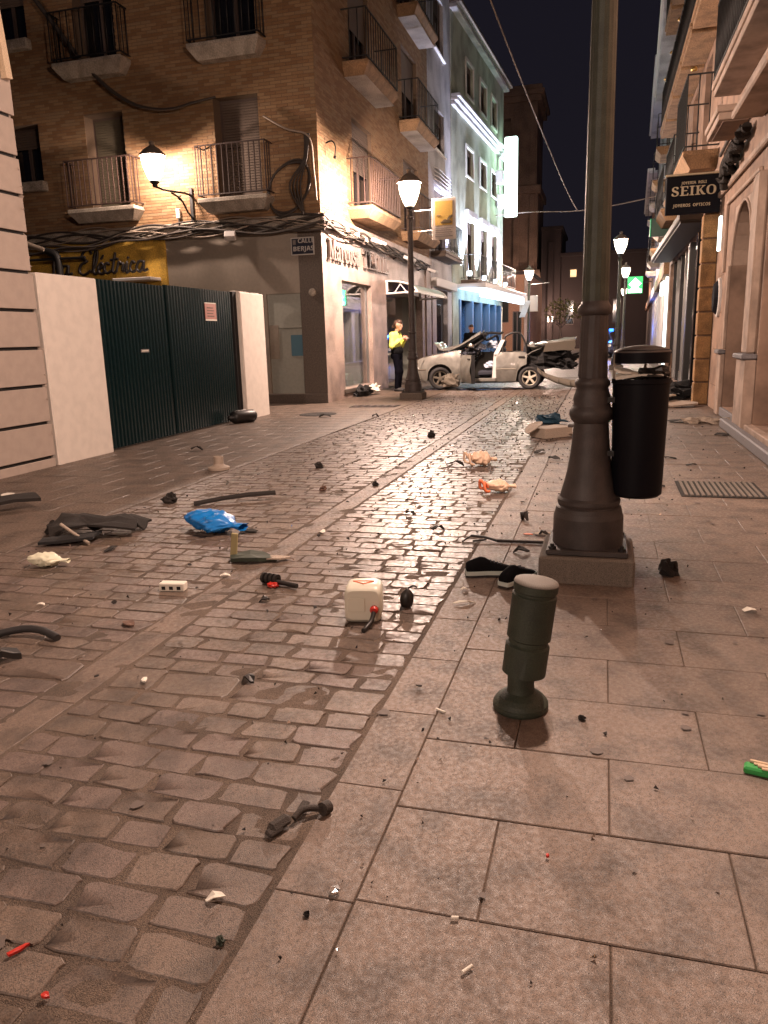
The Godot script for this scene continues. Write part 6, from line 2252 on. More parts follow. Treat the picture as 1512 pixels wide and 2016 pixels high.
func people():
	var up := Vector3.UP
	# officer: arms folded around a notebook, turned to the car
	var J := {"head": Vector3(0.02, 1.715, 0), "neck": Vector3(-0.04, 1.535, 0), "chest": Vector3(-0.06, 1.33, 0), "pelvis": Vector3(-0.03, 0.99, 0),
		"sh": [Vector3(-0.07, 1.465, -0.19), Vector3(-0.08, 1.465, 0.19)], "el": [Vector3(-0.02, 1.20, -0.27), Vector3(-0.07, 1.19, 0.27)], "wr": [Vector3(0.17, 1.33, -0.06), Vector3(0.15, 1.37, 0.07)],
		"hip": [Vector3(-0.03, 0.95, -0.1), Vector3(-0.03, 0.95, 0.1)], "kn": [Vector3(0.0, 0.52, -0.11), Vector3(0.02, 0.52, 0.11)], "an": [Vector3(-0.05, 0.09, -0.11), Vector3(-0.02, 0.09, 0.12)],
		"hdir": [Vector3(0.75, 0.15, 0.6).normalized(), Vector3(0.85, 0.3, -0.35).normalized()], "hside": [Vector3(0.1, 0.95, -0.1), Vector3(-0.1, 0.95, 0.1)], "hcurl": [Vector3(0.2, 0, 0.9), Vector3(0.1, 0, -0.95)]}
	var off = figure("person", "person in a yellow reflective police jacket and dark trousers standing with a notebook", "person", Vector3(-5.25, 0, -20.0), -0.15, J, {"skin": "skin", "top": "hivis", "waist": "navy", "legs": "navy", "collar": "navy", "bun": true})
	part(off, "belt", flesh([[Vector3(-0.03, 1.055, -0.08), Vector3(-0.03, 1.055, 0.08), 0.135, 0.135]], 0.012, 0.02), "black_cloth")
	single("notebook", bx(-0.075, 0.075, -0.006, 0.006, -0.10, 0.10, 0.003), "paper", "small pale notebook held by the person in the yellow jacket", "notebook", Vector3(-5.0, 1.385, -20.02))
	# second person beyond the car
	var K := {"head": Vector3(0.02, 1.70, 0), "neck": Vector3(-0.02, 1.52, 0), "chest": Vector3(-0.02, 1.31, 0), "pelvis": Vector3(-0.02, 0.98, 0),
		"sh": [Vector3(-0.03, 1.45, -0.2), Vector3(-0.03, 1.45, 0.2)], "el": [Vector3(-0.06, 1.16, -0.26), Vector3(-0.06, 1.16, 0.26)], "wr": [Vector3(0.06, 0.93, -0.25), Vector3(0.06, 0.93, 0.25)],
		"hip": [Vector3(-0.02, 0.94, -0.1), Vector3(-0.02, 0.94, 0.1)], "kn": [Vector3(0.01, 0.51, -0.11), Vector3(0.01, 0.51, 0.11)], "an": [Vector3(-0.02, 0.09, -0.12), Vector3(-0.02, 0.09, 0.12)],
		"hdir": [Vector3(0.2, -1, 0).normalized(), Vector3(0.2, -1, 0).normalized()], "hside": [Vector3(0.9, 0.1, 0), Vector3(0.9, 0.1, 0)], "hcurl": [Vector3(0.1, 0, 0.9), Vector3(0.1, 0, -0.9)]}
	figure("person", "person in dark clothes half hidden behind the wrecked car under the hotel canopy", "person", Vector3(-5.15, 0, -31.2), -1.2, K, {"skin": "skin", "top": "black_cloth", "waist": "black_cloth", "legs": "black_cloth", "collar": "black_cloth"})
	# two dummies in the shop window
	var m = figure("shop_dummy", "headless shop dummy in grey top and dark trousers in the corner shop window", "mannequin", Vector3(-6.62, 0.2, -18.75), 0.35, K, {"skin": "grey_cloth", "top": "grey_cloth", "waist": "grey_cloth", "legs": "jeans", "collar": "grey_cloth"}, true, 0.018)
	part(m, "scarf", flesh([[Vector3(0.1, 1.25, -0.12), Vector3(0.12, 1.0, 0.08), 0.06, 0.07], [Vector3(0.12, 1.0, 0.08), Vector3(0.1, 0.85, 0.16), 0.07, 0.05], [Vector3(0.1, 1.05, 0.1), Vector3(0.1, 1.2, 0.2), 0.05, 0.05]], 0.018, 0.03), "yellow_cloth")
	m = figure("shop_dummy", "headless shop dummy in a white coat at the left of the corner shop window", "mannequin", Vector3(-6.72, 0.2, -18.0), 0.6, K, {"skin": "grey_cloth", "top": "white_cloth", "waist": "white_cloth", "legs": "black_cloth", "collar": "white_cloth"}, true, 0.018)
	var s = S()
	fbox(s, Transform3D(), -6.95, -6.45, 0.2, 0.50, -19.75, -19.3, 0.01)
	single("display_plinth", s, "shop_back", "low pale display plinth at the far end of the corner shop window", "plinth")


# ---------- broken bollard ----------
func bollard():
	var b = thing("broken_bollard", "broken green bollard leaning on its bare stem in the foreground", "bollard", Vector3(-0.258, 0, -2.69))
	var s = S()
	lathe(s, [Vector2(0, 0.002), Vector2(0.100, 0.002), Vector2(0.104, 0.012), Vector2(0.103, 0.028), Vector2(0.094, 0.042), Vector2(0.080, 0.056), Vector2(0.066, 0.064), Vector2(0.052, 0.072), Vector2(0.050, 0.09), Vector2(0.050, 0.2)], 40)
	part(b, "foot", s, "bollard")
	s = S()
	var X = at(0.010, 0.148, 0.0, 0, -0.03, -0.115) * Transform3D(Basis.from_scale(Vector3(0.97, 0.945, 0.97)), Vector3())
	lathe(s, [Vector2(0.0835, 0.0), Vector2(0.0838, 0.10), Vector2(0.0838, 0.118), Vector2(0.074, 0.126), Vector2(0.074, 0.142), Vector2(0.0838, 0.150), Vector2(0.0838, 0.325), Vector2(0.078, 0.330), Vector2(0.078, 0.338), Vector2(0.0838, 0.343), Vector2(0.0838, 0.372)], 48, X)
	lathe(s, [Vector2(0.078, 0.0), Vector2(0.078, 0.08)], 40, X)
	lathe(s, [Vector2(0.0835, 0.0), Vector2(0.078, 0.0)], 40, X)
	var sl = part(b, "sleeve", s, "bollard")
	s = S()
	lathe(s, [Vector2(0.0838, 0.3725), Vector2(0.081, 0.380), Vector2(0.06, 0.386), Vector2(0.0, 0.390)], 48, X, false)
	part(sl, "cap", s, "bollard_rim")


# ---------- things strewn over the ground ----------
func bag(called, label, cat, p, yaw, lx, h, lz, m, sd, handle = true, m2 = ""):
	var o = thing(called, label, cat, p, yaw)
	var s = S(true)
	# pinched sack: fat body, a neck, a flared mouth
	var n := 30
	var rings := []
	for i in 25:
		var t = i / 24.0
		var r = sin(clampf(t * 1.25, 0, 1) * PI * 0.62 + 0.25)
		if t > 0.62:
			r *= lerpf(1.0, 0.32, smoothstep(0.62, 0.84, t))
		if t > 0.86:
			r *= 1.0 + (t - 0.86) * 5.0
		if i == 0:
			r = 0.05
		var ring := []
		for k in n:
			var a = TAU * k / n
			var w = 1.0 + 0.34 * noise.get_noise_3d(cos(a) * 1.8 + sd, sin(a) * 1.8, t * 4.5) + 0.16 * noise.get_noise_3d(cos(a) * 5.0, sin(a) * 5.0 + sd, t * 11.0) - 0.22 * pow(1.0 - absf(noise.get_noise_3d(cos(a) * 2.6, sin(a) * 2.6 + sd * 2.0, t * 5.0)), 6.0)
			var y = h * 0.5 + sin(a) * h * 0.5 * r * w
			ring.append(Vector3((t - 0.5) * lx, maxf(y * (1.0 - 0.35 * t), 0.004), cos(a) * lz * 0.5 * r * w))
		rings.append(ring)
	for i in rings.size() - 1:
		for k in n:
			var l = (k + 1) % n
			quad(s, rings[i][k], rings[i][l], rings[i + 1][l], rings[i + 1][k])
	part(o, "sack", s, m)
	if handle:
		s = S()
		for e in [-1, 1]:
			tube(s, curve([Vector3(-lx * 0.46, h * 0.4, e * lz * 0.2), Vector3(-lx * 0.60, h * 0.75, e * lz * 0.32), Vector3(-lx * 0.58, h * 0.25, e * lz * 0.42), Vector3(-lx * 0.42, h * 0.15, e * lz * 0.3)]), 0.014, 6)
		part(o, "handle", s, m if m2 == "" else m2)
	return o


func ground_shard(label, cat, p, yaw, lx, lz, m, sd, th = 0.01, bend = 0.02, name_ = "debris_plate", group = ""):
	var s = S()
	shard(s, Transform3D(), lx, lz, th, sd, bend)
	return single(name_, s, m, label, cat, p, yaw, group)


func ground_lump(label, cat, p, yaw, r, m, sd, amp = 0.5, name_ = "debris_lump", group = ""):
	var s = S()
	lump(s, at(0, r.y * 0.5, 0), r, sd, amp)
	return single(name_, s, m, label, cat, p, yaw, group)


func shoe(label, p, yaw):
	var o = thing("shoe", label, "shoe", p, yaw, "pair of black trainers")
	# outline of the last along x: heel at the left, toe at the right
	var s = S(true)
	var prof := [[-0.142, 0.030, 0.080], [-0.13, 0.036, 0.090], [-0.095, 0.038, 0.105], [-0.06, 0.037, 0.116], [-0.03, 0.036, 0.110], [0.0, 0.038, 0.090], [0.05, 0.045, 0.074], [0.10, 0.046, 0.058], [0.135, 0.038, 0.046], [0.152, 0.016, 0.034]]
	var rings := []
	for q in prof:
		var ring := []
		for k in 12:
			var a = PI * k / 11.0
			ring.append(Vector3(q[0], 0.026 + (q[2] - 0.026) * pow(sin(a), 0.6), cos(a) * q[1]))
		rings.append(ring)
	for i in rings.size() - 1:
		for k in 11:
			quad(s, rings[i][k + 1], rings[i][k], rings[i + 1][k], rings[i + 1][k + 1])
	for k in range(1, 11):
		tri(s, rings[0][0], rings[0][k], rings[0][k + 1])
		tri(s, rings[-1][0], rings[-1][k + 1], rings[-1][k])
	part(o, "upper", s, "black_cloth")
	for L in [[0.002, 0.012, "rubber", 1.02], [0.0125, 0.036, "sole", 1.08]]:
		s = S()
		var poly := []
		for q in prof:
			poly.append(Vector2(q[0] * 1.03, q[1] * L[3]))
		for i in prof.size():
			var q = prof[prof.size() - 1 - i]
			poly.append(Vector2(q[0] * 1.03, -q[1] * L[3]))
		prism(s, poly, Transform3D(Basis(Vector3(1, 0, 0), Vector3(0, 0, -1), Vector3(0, 1, 0)), Vector3()), L[0], L[1])
		part(o, "outsole" if L[2] == "rubber" else "midsole", s, L[2])
	s = S()
	for i in 4:
		tube(s, curve([Vector3(0.0 + i * 0.02, 0.086 - i * 0.007, -0.02), Vector3(0.005 + i * 0.02, 0.093 - i * 0.007, 0), Vector3(0.0 + i * 0.02, 0.086 - i * 0.007, 0.02)]), 0.003, 4)
	part(o, "lace", s, "seat")
	return o


func jerrycan():
	var o = thing("jerrycan", "white plastic jerrycan lying on the setts with a red cap", "jerrycan", Vector3(-1.13, 0.0, -3.52), deg_to_rad(12))
	var s = S()
	# lying on its back, neck towards the viewer; shoulders taper to the far side
	var cs := []
	for q in [[0.115, 0.080, 0.075], [0.105, 0.092, 0.09], [0.03, 0.094, 0.092], [-0.04, 0.092, 0.09], [-0.095, 0.075, 0.075], [-0.115, 0.06, 0.06]]:
		var ring := []
		for k in 24:
			var a = TAU * k / 24
			var cx = signf(cos(a)) * pow(absf(cos(a)), 0.35) * q[1]
			var cy = signf(sin(a)) * pow(absf(sin(a)), 0.35) * q[2]
			ring.append(Vector3(cx, 0.095 + cy, q[0]))
		cs.append(ring)
	s.set_smooth_group(1)
	for i in cs.size() - 1:
		for k in 24:
			var l = (k + 1) % 24
			quad(s, cs[i][k], cs[i + 1][k], cs[i + 1][l], cs[i][l])
	s.set_smooth_group(-1)
	for k in range(1, 23):
		tri(s, cs[0][0], cs[0][k], cs[0][k + 1])
		tri(s, cs[-1][0], cs[-1][k + 1], cs[-1][k])
	part(o, "body", s, "plastic_white")
	part(o, "recessed_panel", bx(-0.072, 0.012, 0.06, 0.135, 0.112, 0.119, 0.006), "plastic_white")
	s = S()
	for q in [[Vector3(-0.055, 0.186, 0.005), Vector3(0.0, 0.188, 0.055)], [Vector3(0.0, 0.188, 0.055), Vector3(0.05, 0.187, 0.01)], [Vector3(-0.055, 0.186, 0.005), Vector3(0.05, 0.187, 0.005)]]:
		tube(s, [q[0], q[1]], 0.0042, 5)
	part(o, "orange_mark", s, "orange")
	s = S()
	lathe(s, [Vector2(0.0, 0.032), Vector2(0.015, 0.030), Vector2(0.021, 0.02), Vector2(0.021, 0.0), Vector2(0, 0.0)], 18, Transform3D(Basis(Vector3(1, 0, 0), Vector3(0, 0, 1), Vector3(0, -1, 0)), Vector3(0.056, 0.075, 0.112)))
	part(o, "cap", s, "red")
	s = S()
	tube(s, curve([Vector3(0.056, 0.068, 0.140), Vector3(0.045, 0.035, 0.175), Vector3(0.022, 0.016, 0.215), Vector3(0.012, 0.012, 0.24)]), 0.012, 8)
	part(o, "spout", s, "dark_plastic")


func debris():
	jerrycan()
	shoe("left black trainer with pale sole lying by the kerb, heel to the road", Vector3(-0.60, 0.004, -4.30), deg_to_rad(18))
	shoe("right black trainer half hidden behind the broken bollard's top", Vector3(-0.43, 0.004, -4.20), deg_to_rad(62))
	bag("blue_plastic_bag", "bright blue knotted plastic bag on the setts left of the middle", "plastic bag", Vector3(-2.76, 0.0, -4.98), deg_to_rad(-12), 0.54, 0.20, 0.30, "blue_bag", 1.3, false)
	bag("white_plastic_bag", "crumpled whitish plastic bag near the left edge of the road", "plastic bag", Vector3(-3.42, 0.0, -3.97), deg_to_rad(15), 0.27, 0.11, 0.15, "white_bag", 5.1, false)
	bag("pale_plastic_bag", "pale torn plastic bag standing up on the shiny setts", "plastic bag", Vector3(-1.23, 0.0, -8.2), deg_to_rad(30), 0.30, 0.20, 0.22, "peach_bag", 8.7, true)
	bag("orange_white_bag", "orange and white plastic bag near the kerb of the shiny setts", "plastic bag", Vector3(-0.86, 0.0, -6.8), deg_to_rad(25), 0.28, 0.14, 0.2, "peach_bag", 3.2, true, "orange")
	# charred mat with a folded corner
	var o = thing("charred_mat", "folded black charred car mat at the left beside the white bag", "car mat", Vector3(-3.60, 0, -4.65), deg_to_rad(18))
	var s = S()
	sheet(s, [Vector2(-0.30, 0.05), Vector2(-0.15, 0.10), Vector2(0.0, 0.07), Vector2(0.18, 0.08), Vector2(0.34, 0.03)], -0.34, 0.02, 0.016, 0.16, 8)
	part(o, "mat", s, "charred")
	s = S()
	sheet(s, [Vector2(-0.31, 0.012), Vector2(-0.15, 0.018), Vector2(0.08, 0.03)], -0.02, 0.20, 0.02, 0.05, 5)
	part(o, "folded_corner", s, "burnt")
	s = S()
	tube(s, [Vector3(-0.20, 0.12, 0.02), Vector3(-0.08, 0.075, 0.12), Vector3(0.06, 0.02, 0.22)], 0.012, 6)
	part(o, "edge_strip", s, "board")
	# blackened garment with a straw-coloured strip
	o = thing("dark_garment", "flat dark olive garment below the blue bag", "garment", Vector3(-2.16, 0, -4.33), deg_to_rad(8))
	s = S()
	shard(s, Transform3D(), 0.34, 0.17, 0.025, 3.0, 0.02, 11)
	part(o, "cloth", s, "olive")
	s = S()
	shard(s, at(0.17, 0.01, 0.0, 0.3), 0.18, 0.08, 0.01, 8.0, 0.01)
	part(o, "lining", s, "board")
	s = S()
	fbox(s, at(-0.09, 0.09, -0.02, 0.2, 0, -0.12), -0.022, 0.022, -0.085, 0.085, -0.008, 0.008, 0.004)
	single("straw_strip", s, "straw", "short straw-coloured strip standing up on the dark olive garment", "strip", Vector3(-2.19, 0, -4.33))
	o = thing("white_block", "white hollow plastic block with three holes on the setts", "block", Vector3(-2.34, 0.0, -3.69), deg_to_rad(9))
	part(o, "body", bx(-0.075, 0.075, 0.001, 0.05, -0.03, 0.03, 0.005), "paper")
	for i in 3:
		part(o, "hole", bx(-0.058 + i * 0.045, -0.036 + i * 0.045, 0.012, 0.032, 0.0302, 0.032), "black_gap")
	o = thing("burnt_spring_part", "burnt car part with coil rings and a red piece behind the jerrycan", "car part", Vector3(-1.77, 0.0, -3.9), deg_to_rad(-14))
	s = S()
	tube(s, [Vector3(-0.1, 0.02, 0), Vector3(0.14, 0.018, 0.02)], 0.014, 8)
	part(o, "rod", s, "charred")
	for i in 4:
		s = S()
		lathe(s, [Vector2(0.012, -0.008), Vector2(0.032, -0.008), Vector2(0.032, 0.008), Vector2(0.012, 0.008)], 14, at(-0.11 + i * 0.03, 0.03, 0, 0, 0, PI / 2))
		part(o, "coil", s, "dark_plastic")
	s = S()
	lump(s, at(-0.01, 0.012, 0.05), Vector3(0.035, 0.016, 0.025), 3.0, 0.4)
	part(o, "red_piece", s, "red")
	# black teardrop boot
	o = thing("black_boot", "small black rounded rubber boot beside the jerrycan", "car part", Vector3(-0.955, 0.0, -3.68), 0.2)
	s = S()
	lathe(s, [Vector2(0.012, 0.002), Vector2(0.030, 0.012), Vector2(0.037, 0.045), Vector2(0.033, 0.075), Vector2(0.020, 0.095), Vector2(0.006, 0.108), Vector2(0, 0.11)], 18, at(0, 0, 0, 0, 0.15, -0.1), false)
	part(o, "boot", s, "dark_plastic")
	s = S()
	tube(s, curve([Vector3(0.012, 0.105, 0.0), Vector3(0.04, 0.118, 0), Vector3(0.06, 0.110, 0)]), 0.005, 5)
	part(o, "tail", s, "dark_plastic")
	# long strips
	s = S()
	sheet(s, [Vector2(-0.36, 0.005), Vector2(-0.1, 0.035), Vector2(0.12, 0.045), Vector2(0.36, 0.04)], -0.022, 0.022, 0.018, 0.02, 2)
	single("trim_strip", s, "charred", "long thin car trim strip lying beyond the blue bag", "trim strip", Vector3(-3.10, 0, -6.0), deg_to_rad(34))
	o = thing("bumper_chunk", "curved dark bumper chunk at the left edge of the photo", "car part", Vector3(-5.05, 0, -5.35), deg_to_rad(58))
	s = S()
	sheet(s, [Vector2(-0.45, 0.02), Vector2(-0.2, 0.06), Vector2(0.1, 0.075), Vector2(0.32, 0.06)], -0.13, 0.12, 0.03, 0.03, 4)
	part(o, "skin", s, "charred")
	s = S()
	shard(s, at(0.1, 0.125, -0.05), 0.12, 0.09, 0.006, 4.0, 0.005)
	single("white_scrap_on_bumper", s, "paper", "white paper scrap lying on the curved bumper chunk", "paper", Vector3(-5.05, 0, -5.35), deg_to_rad(58))
	s = S()
	var pts := []
	for i in 9:
		var t = i / 8.0
		pts.append(Vector3(lerpf(-0.17, 0.17, t), 0.016 + 0.02 * sin(t * PI), -0.05 * sin(t * PI) + 0.02 * t))
	tube(s, pts, 0.019, 8)
	single("rubber_hose", s, "rubber", "bent black rubber hose piece near the left edge, lower half", "hose", Vector3(-2.66, 0, -2.88), deg_to_rad(8))
	ground_shard("black plastic piece cut by the left edge below the rubber hose", "car part", Vector3(-2.58, 0, -2.62), 0.6, 0.16, 0.08, "dark_plastic", 3.0, 0.03, 0.03)
	# metal clamp-like bracket
	o = thing("metal_bracket", "dark bent metal bracket lying on the setts in the foreground", "car part", Vector3(-0.825, 0, -1.835), deg_to_rad(40))
	s = S()
	box(s, at(-0.055, 0.017, 0.012, 0.35, 0, 0.1), Vector3(0.075, 0.030, 0.042), 0.012)
	part(o, "jaw", s, "rusty")
	s = S()
	box(s, at(-0.075, 0.012, 0.03, 0.35, 0.2, 0.1), Vector3(0.05, 0.014, 0.03), 0.005)
	part(o, "jaw", s, "rusty")
	s = S()
	tube(s, curve([Vector3(-0.01, 0.018, 0.01), Vector3(0.02, 0.028, -0.005), Vector3(0.055, 0.024, -0.006), Vector3(0.085, 0.016, 0.002)]), 0.010, 8)
	part(o, "arm", s, "rusty")
	s = S()
	box(s, at(0.030, 0.026, -0.022, 0.9), Vector3(0.055, 0.012, 0.026), 0.005)
	part(o, "lug", s, "rusty")
	s = S()
	lathe(s, [Vector2(0.008, -0.016), Vector2(0.020, -0.014), Vector2(0.020, 0.014), Vector2(0.008, 0.016)], 14, at(0.090, 0.020, 0.004, 0.5, 0, 1.4))
	part(o, "bush", s, "rusty")
	o = thing("painted_wood_offcut", "splintered wood offcut with green painted face at the right edge", "wood", Vector3(0.545, 0, -2.40), deg_to_rad(-14))
	part(o, "block", bx(-0.07, 0.16, 0.001, 0.026, -0.022, 0.022, 0.006), "green_paint")
	s = S()
	for i in 4:
		fbox(s, at(0, 0, 0, 0, 0, 0.0), -0.055 + 0.012 * i, 0.16, 0.0265, 0.036 - 0.003 * (i % 2), -0.021 + i * 0.0105, -0.012 + i * 0.0105, 0.002)
	part(o, "splintered_top", s, "raw_wood")
	# wiper-like stick
	o = thing("wiper_arm", "bent wiper arm lying across the kerb behind the trainers", "wiper arm", Vector3(-0.60, 0, -5.05), 0.02)
	s = S()
	fbox(s, Transform3D(), -0.06, 0.32, 0.006, 0.022, -0.012, 0.012, 0.003)
	part(o, "blade", s, "charred")
	s = S()
	tube(s, curve([Vector3(-0.06, 0.014, 0), Vector3(-0.15, 0.03, -0.02), Vector3(-0.24, 0.035, -0.03)]), 0.009, 6)
	tube(s, curve([Vector3(-0.24, 0.035, -0.03), Vector3(-0.29, 0.012, 0.05)]), 0.006, 5)
	tube(s, curve([Vector3(-0.13, 0.02, 0.0), Vector3(-0.22, 0.012, 0.03)]), 0.008, 5)
	part(o, "arm", s, "dark_plastic")
	# stump of a bollard on the left pavement, exhaust drum by the pillar
	s = S()
	lathe(s, [Vector2(0, 0.004), Vector2(0.12, 0.004), Vector2(0.12, 0.03), Vector2(0.07, 0.05), Vector2(0.055, 0.07), Vector2(0.055, 0.15), Vector2(0.045, 0.152), Vector2(0.045, 0.08), Vector2(0, 0.08)], 28)
	single("bollard_stump", s, "cable_pale", "stump of a broken bollard on the left pavement in front of the gate", "bollard", Vector3(-4.11, 0, -7.62))
	o = thing("exhaust_silencer", "dented dark exhaust silencer drum lying at the foot of the narrow pillar", "car part", Vector3(-6.10, 0.11, -12.35), deg_to_rad(62))
	s = S()
	lathe(s, [Vector2(0, -0.24), Vector2(0.085, -0.235), Vector2(0.11, -0.20), Vector2(0.115, 0.0), Vector2(0.108, 0.2), Vector2(0.09, 0.24), Vector2(0.04, 0.24), Vector2(0.04, 0.32), Vector2(0, 0.32)], 22, at(0, 0, 0, 0, 0, PI / 2), false)
	part(o, "drum", s, "dark_plastic")
	s = S()
	fbox(s, at(-0.05, 0.105, 0), -0.12, 0.1, 0.0, 0.012, -0.04, 0.03, 0.004)
	part(o, "seam", s, "steel")
	o = thing("rubbish_heap", "heap of black rubbish with a pale rag below the corner shop window", "rubbish", Vector3(-5.72, 0, -18.6), deg_to_rad(80))
	s = S()
	lump(s, at(-0.2, 0.1, 0), Vector3(0.34, 0.16, 0.16), 2.0, 0.6)
	part(o, "black_plastic", s, "burnt")
	s = S()
	lump(s, at(0.32, 0.13, 0.03), Vector3(0.22, 0.12, 0.13), 6.0, 0.5)
	part(o, "pale_rag", s, "paper")
	# boxy litter beyond the kerb, blue cloth
	o = thing("torn_cardboard", "torn grey cardboard box beside the kerb beyond the shiny setts", "cardboard", Vector3(-0.66, 0, -10.7), deg_to_rad(38))
	s = S()
	fbox(s, at(0, 0.0, 0, 0.1), -0.24, 0.24, 0.004, 0.14, -0.16, 0.16, 0.004)
	shard(s, at(-0.28, 0.15, 0.02, 0, 0, 0.5), 0.3, 0.26, 0.012, 4.0, 0.02)
	shard(s, at(0.3, 0.02, 0.05), 0.4, 0.3, 0.012, 7.0, 0.03)
	part(o, "carton", s, "board")
	o = thing("blue_cloth", "dark blue crumpled cloth lying beyond the torn cardboard", "cloth", Vector3(-0.79, 0, -12.3), deg_to_rad(15))
	s = S()
	lump(s, at(-0.02, 0.05, 0), Vector3(0.2, 0.09, 0.12), 3.0, 0.5)
	shard(s, at(0.12, 0.01, 0, 0, 0, 0.05), 0.4, 0.16, 0.02, 4.0, 0.03)
	part(o, "cloth", s, "teal_cloth")
	o = thing("kerb_box", "grey utility box standing behind the foreground lamp post", "utility box", Vector3(-0.20, 0, -8.15), 0.0)
	part(o, "case", bx(-0.06, 0.1, 0, 0.44, -0.1, 0.1, 0.01), "post")
	part(o, "lid", bx(-0.13, 0.12, 0.442, 0.475, -0.12, 0.12, 0.008), "post")
	# debris on the right pavement
	o = thing("fallen_panel", "pale broken panel lying in rubble by the glass shopfront", "panel", Vector3(1.35, 0, -15.2), deg_to_rad(20))
	s = S()
	shard(s, at(0, 0.03, 0, 0, 0.08, 0.04), 0.85, 0.55, 0.03, 5.0, 0.02)
	part(o, "board", s, "board")
	s = S()
	shard(s, at(-0.1, 0.12, -0.35, 0.5, -0.2, 0.1), 0.55, 0.3, 0.03, 9.0, 0.03)
	part(o, "pale_piece", s, "paper")
	o = thing("rubble_pile", "dark rubble with bright fragments below the glass shopfront", "rubble", Vector3(1.50, 0, -16.9), 0.3)
	s = S()
	lump(s, at(-0.2, 0.08, 0), Vector3(0.4, 0.16, 0.3), 4.0, 0.7, 18, 10)
	lump(s, at(0.1, 0.10, -0.7), Vector3(0.4, 0.2, 0.4), 7.0, 0.7, 18, 10)
	part(o, "dark_rubble", s, "burnt")
	s = S()
	for i in 9:
		shard(s, at(-0.45 + i * 0.1, 0.10 + 0.03 * (i % 3), 0.15 + 0.1 * sin(i * 2.0), i, 0.5, 0.3), 0.14, 0.1, 0.01, i + 1.0, 0.01)
	part(o, "fragments", s, "foil")
	s = S()
	fbox(s, at(1.2, 0.06, -18.6, 0.4, 0.02, 0), -0.45, 0.45, -0.03, 0.03, -0.25, 0.25, 0.008)
	single("white_slab_debris", s, "frame_white", "white flat slab resting on the pavement right of the litter bin", "panel")
	o = thing("paper_rubble", "pale papers and crumbs heaped beside the arched doorway", "rubble", Vector3(1.52, 0, -12.45), -0.2)
	s = S()
	for i in 7:
		lump(s, at(-0.25 + i * 0.09, 0.03, 0.1 * sin(i * 1.9)), Vector3(0.09, 0.05, 0.07), i + 3.0, 0.6, 9, 6)
	part(o, "paper_balls", s, "board")
	for q in [
		["black twisted plate on the right pavement in front of the pale papers", "charred", 1.16, -12.6, 0.42, 0.22, 0.03],
		["dark flat plate by the kerb below the pilaster of the cream house", "charred", 1.56, -11.0, 0.22, 0.14, 0.02],
		["small dark plate near the drain grating, right pavement", "dark_plastic", 0.52, -7.2, 0.14, 0.07, 0.015],
		["thin dark strip on the right pavement beyond the drain grating", "dark_plastic", 0.72, -8.9, 0.2, 0.05, 0.015],
		["second thin dark strip just nearer than the first beyond the grating", "dark_plastic", 0.92, -8.45, 0.16, 0.04, 0.012],
		["dark brown plate by the kerb beside the wiper arm", "charred", -0.47, -4.82, 0.11, 0.08, 0.03],
		["black pointed scrap standing on the kerb beyond the wiper arm", "dark_plastic", -0.54, -5.72, 0.08, 0.06, 0.06],
		["black scrap on a pale tray beside the lamp post foot", "dark_plastic", -0.36, -5.27, 0.09, 0.05, 0.03],
		["black triangular scrap left of the burnt spring part", "dark_plastic", -1.73, -3.61, 0.06, 0.05, 0.02],
		["black wedge of plastic on the setts below the jerrycan", "dark_plastic", -1.38, -2.68, 0.07, 0.045, 0.02],
		["brown flat shard on the setts left of the drain course", "ledge_red", -2.27, -3.14, 0.11, 0.06, 0.01],
		["dark flat strip beside the blue bag", "charred", -2.50, -5.02, 0.17, 0.07, 0.012],
		["dark brown flap behind the blue bag", "ledge_red", -2.80, -5.28, 0.14, 0.09, 0.03],
		["short dark stick at the left among the setts", "charred", -3.25, -4.4, 0.16, 0.04, 0.012],
		["dark hooked scrap in the middle of the shiny setts", "dark_plastic", -1.44, -5.75, 0.14, 0.05, 0.03],
		["black scrap on the shiny setts nearer the kerb", "dark_plastic", -1.13, -5.32, 0.12, 0.06, 0.03],
		["dark cross-shaped scrap left of the pale torn bag", "charred", -1.52, -8.15, 0.22, 0.08, 0.05],
		["dark scrap on the left pavement in front of the corner shop", "charred", -4.92, -13.3, 0.24, 0.12, 0.05],
		["small dark scrap on the left pavement nearer the drain course", "charred", -3.95, -13.3, 0.14, 0.08, 0.05],
		["dark scrap lying on the left pavement before the gate", "charred", -5.17, -9.0, 0.18, 0.10, 0.05],
		["dark torn plate by the kerb before the torn cardboard", "charred", -0.70, -9.2, 0.3, 0.08, 0.03],
		["second torn plate by the kerb, nearest the lamp post", "charred", -0.50, -8.7, 0.22, 0.09, 0.03],
	]:
		ground_shard(q[0], "debris", Vector3(q[2], 0.002, q[3]), q[2] * 3.0 + q[3], q[4], q[5], q[1], q[3], 0.008, q[6])
	for q in [
		["dark charred lump on the left pavement before the trim strip", "charred", -3.69, -5.9, 0.06, 0.05],
		["black lump lying in the dark lamp shadow on the right pavement", "charred", 0.40, -4.52, 0.06, 0.055],
		["small dark lump on the setts below the far end of the drain course", "charred", -2.32, -10.55, 0.06, 0.06],
		["dark round lump beside the drain course, middle distance", "charred", -3.0, -7.85, 0.045, 0.04],
		["dark reddish round lump on the setts before the drain course", "ledge_red", -2.50, -6.62, 0.032, 0.03],
		["dark pebble on the drain course itself", "charred", -2.08, -6.94, 0.035, 0.025],
		["black lump left of the charred mat", "charred", -4.0, -4.75, 0.06, 0.06],
		["small black lump beside the bigger lump left of the charred mat", "charred", -3.95, -4.95, 0.03, 0.03],
		["dark leaf curled on the setts near the bottom edge", "olive", -0.82, -1.355, 0.012, 0.01],
		["dark seed-like crumb on the kerb near the bottom edge", "charred", -0.655, -1.485, 0.008, 0.008],
		["dark crumb beside the foot of the broken bollard", "charred", -0.03, -2.64, 0.012, 0.012],
	]:
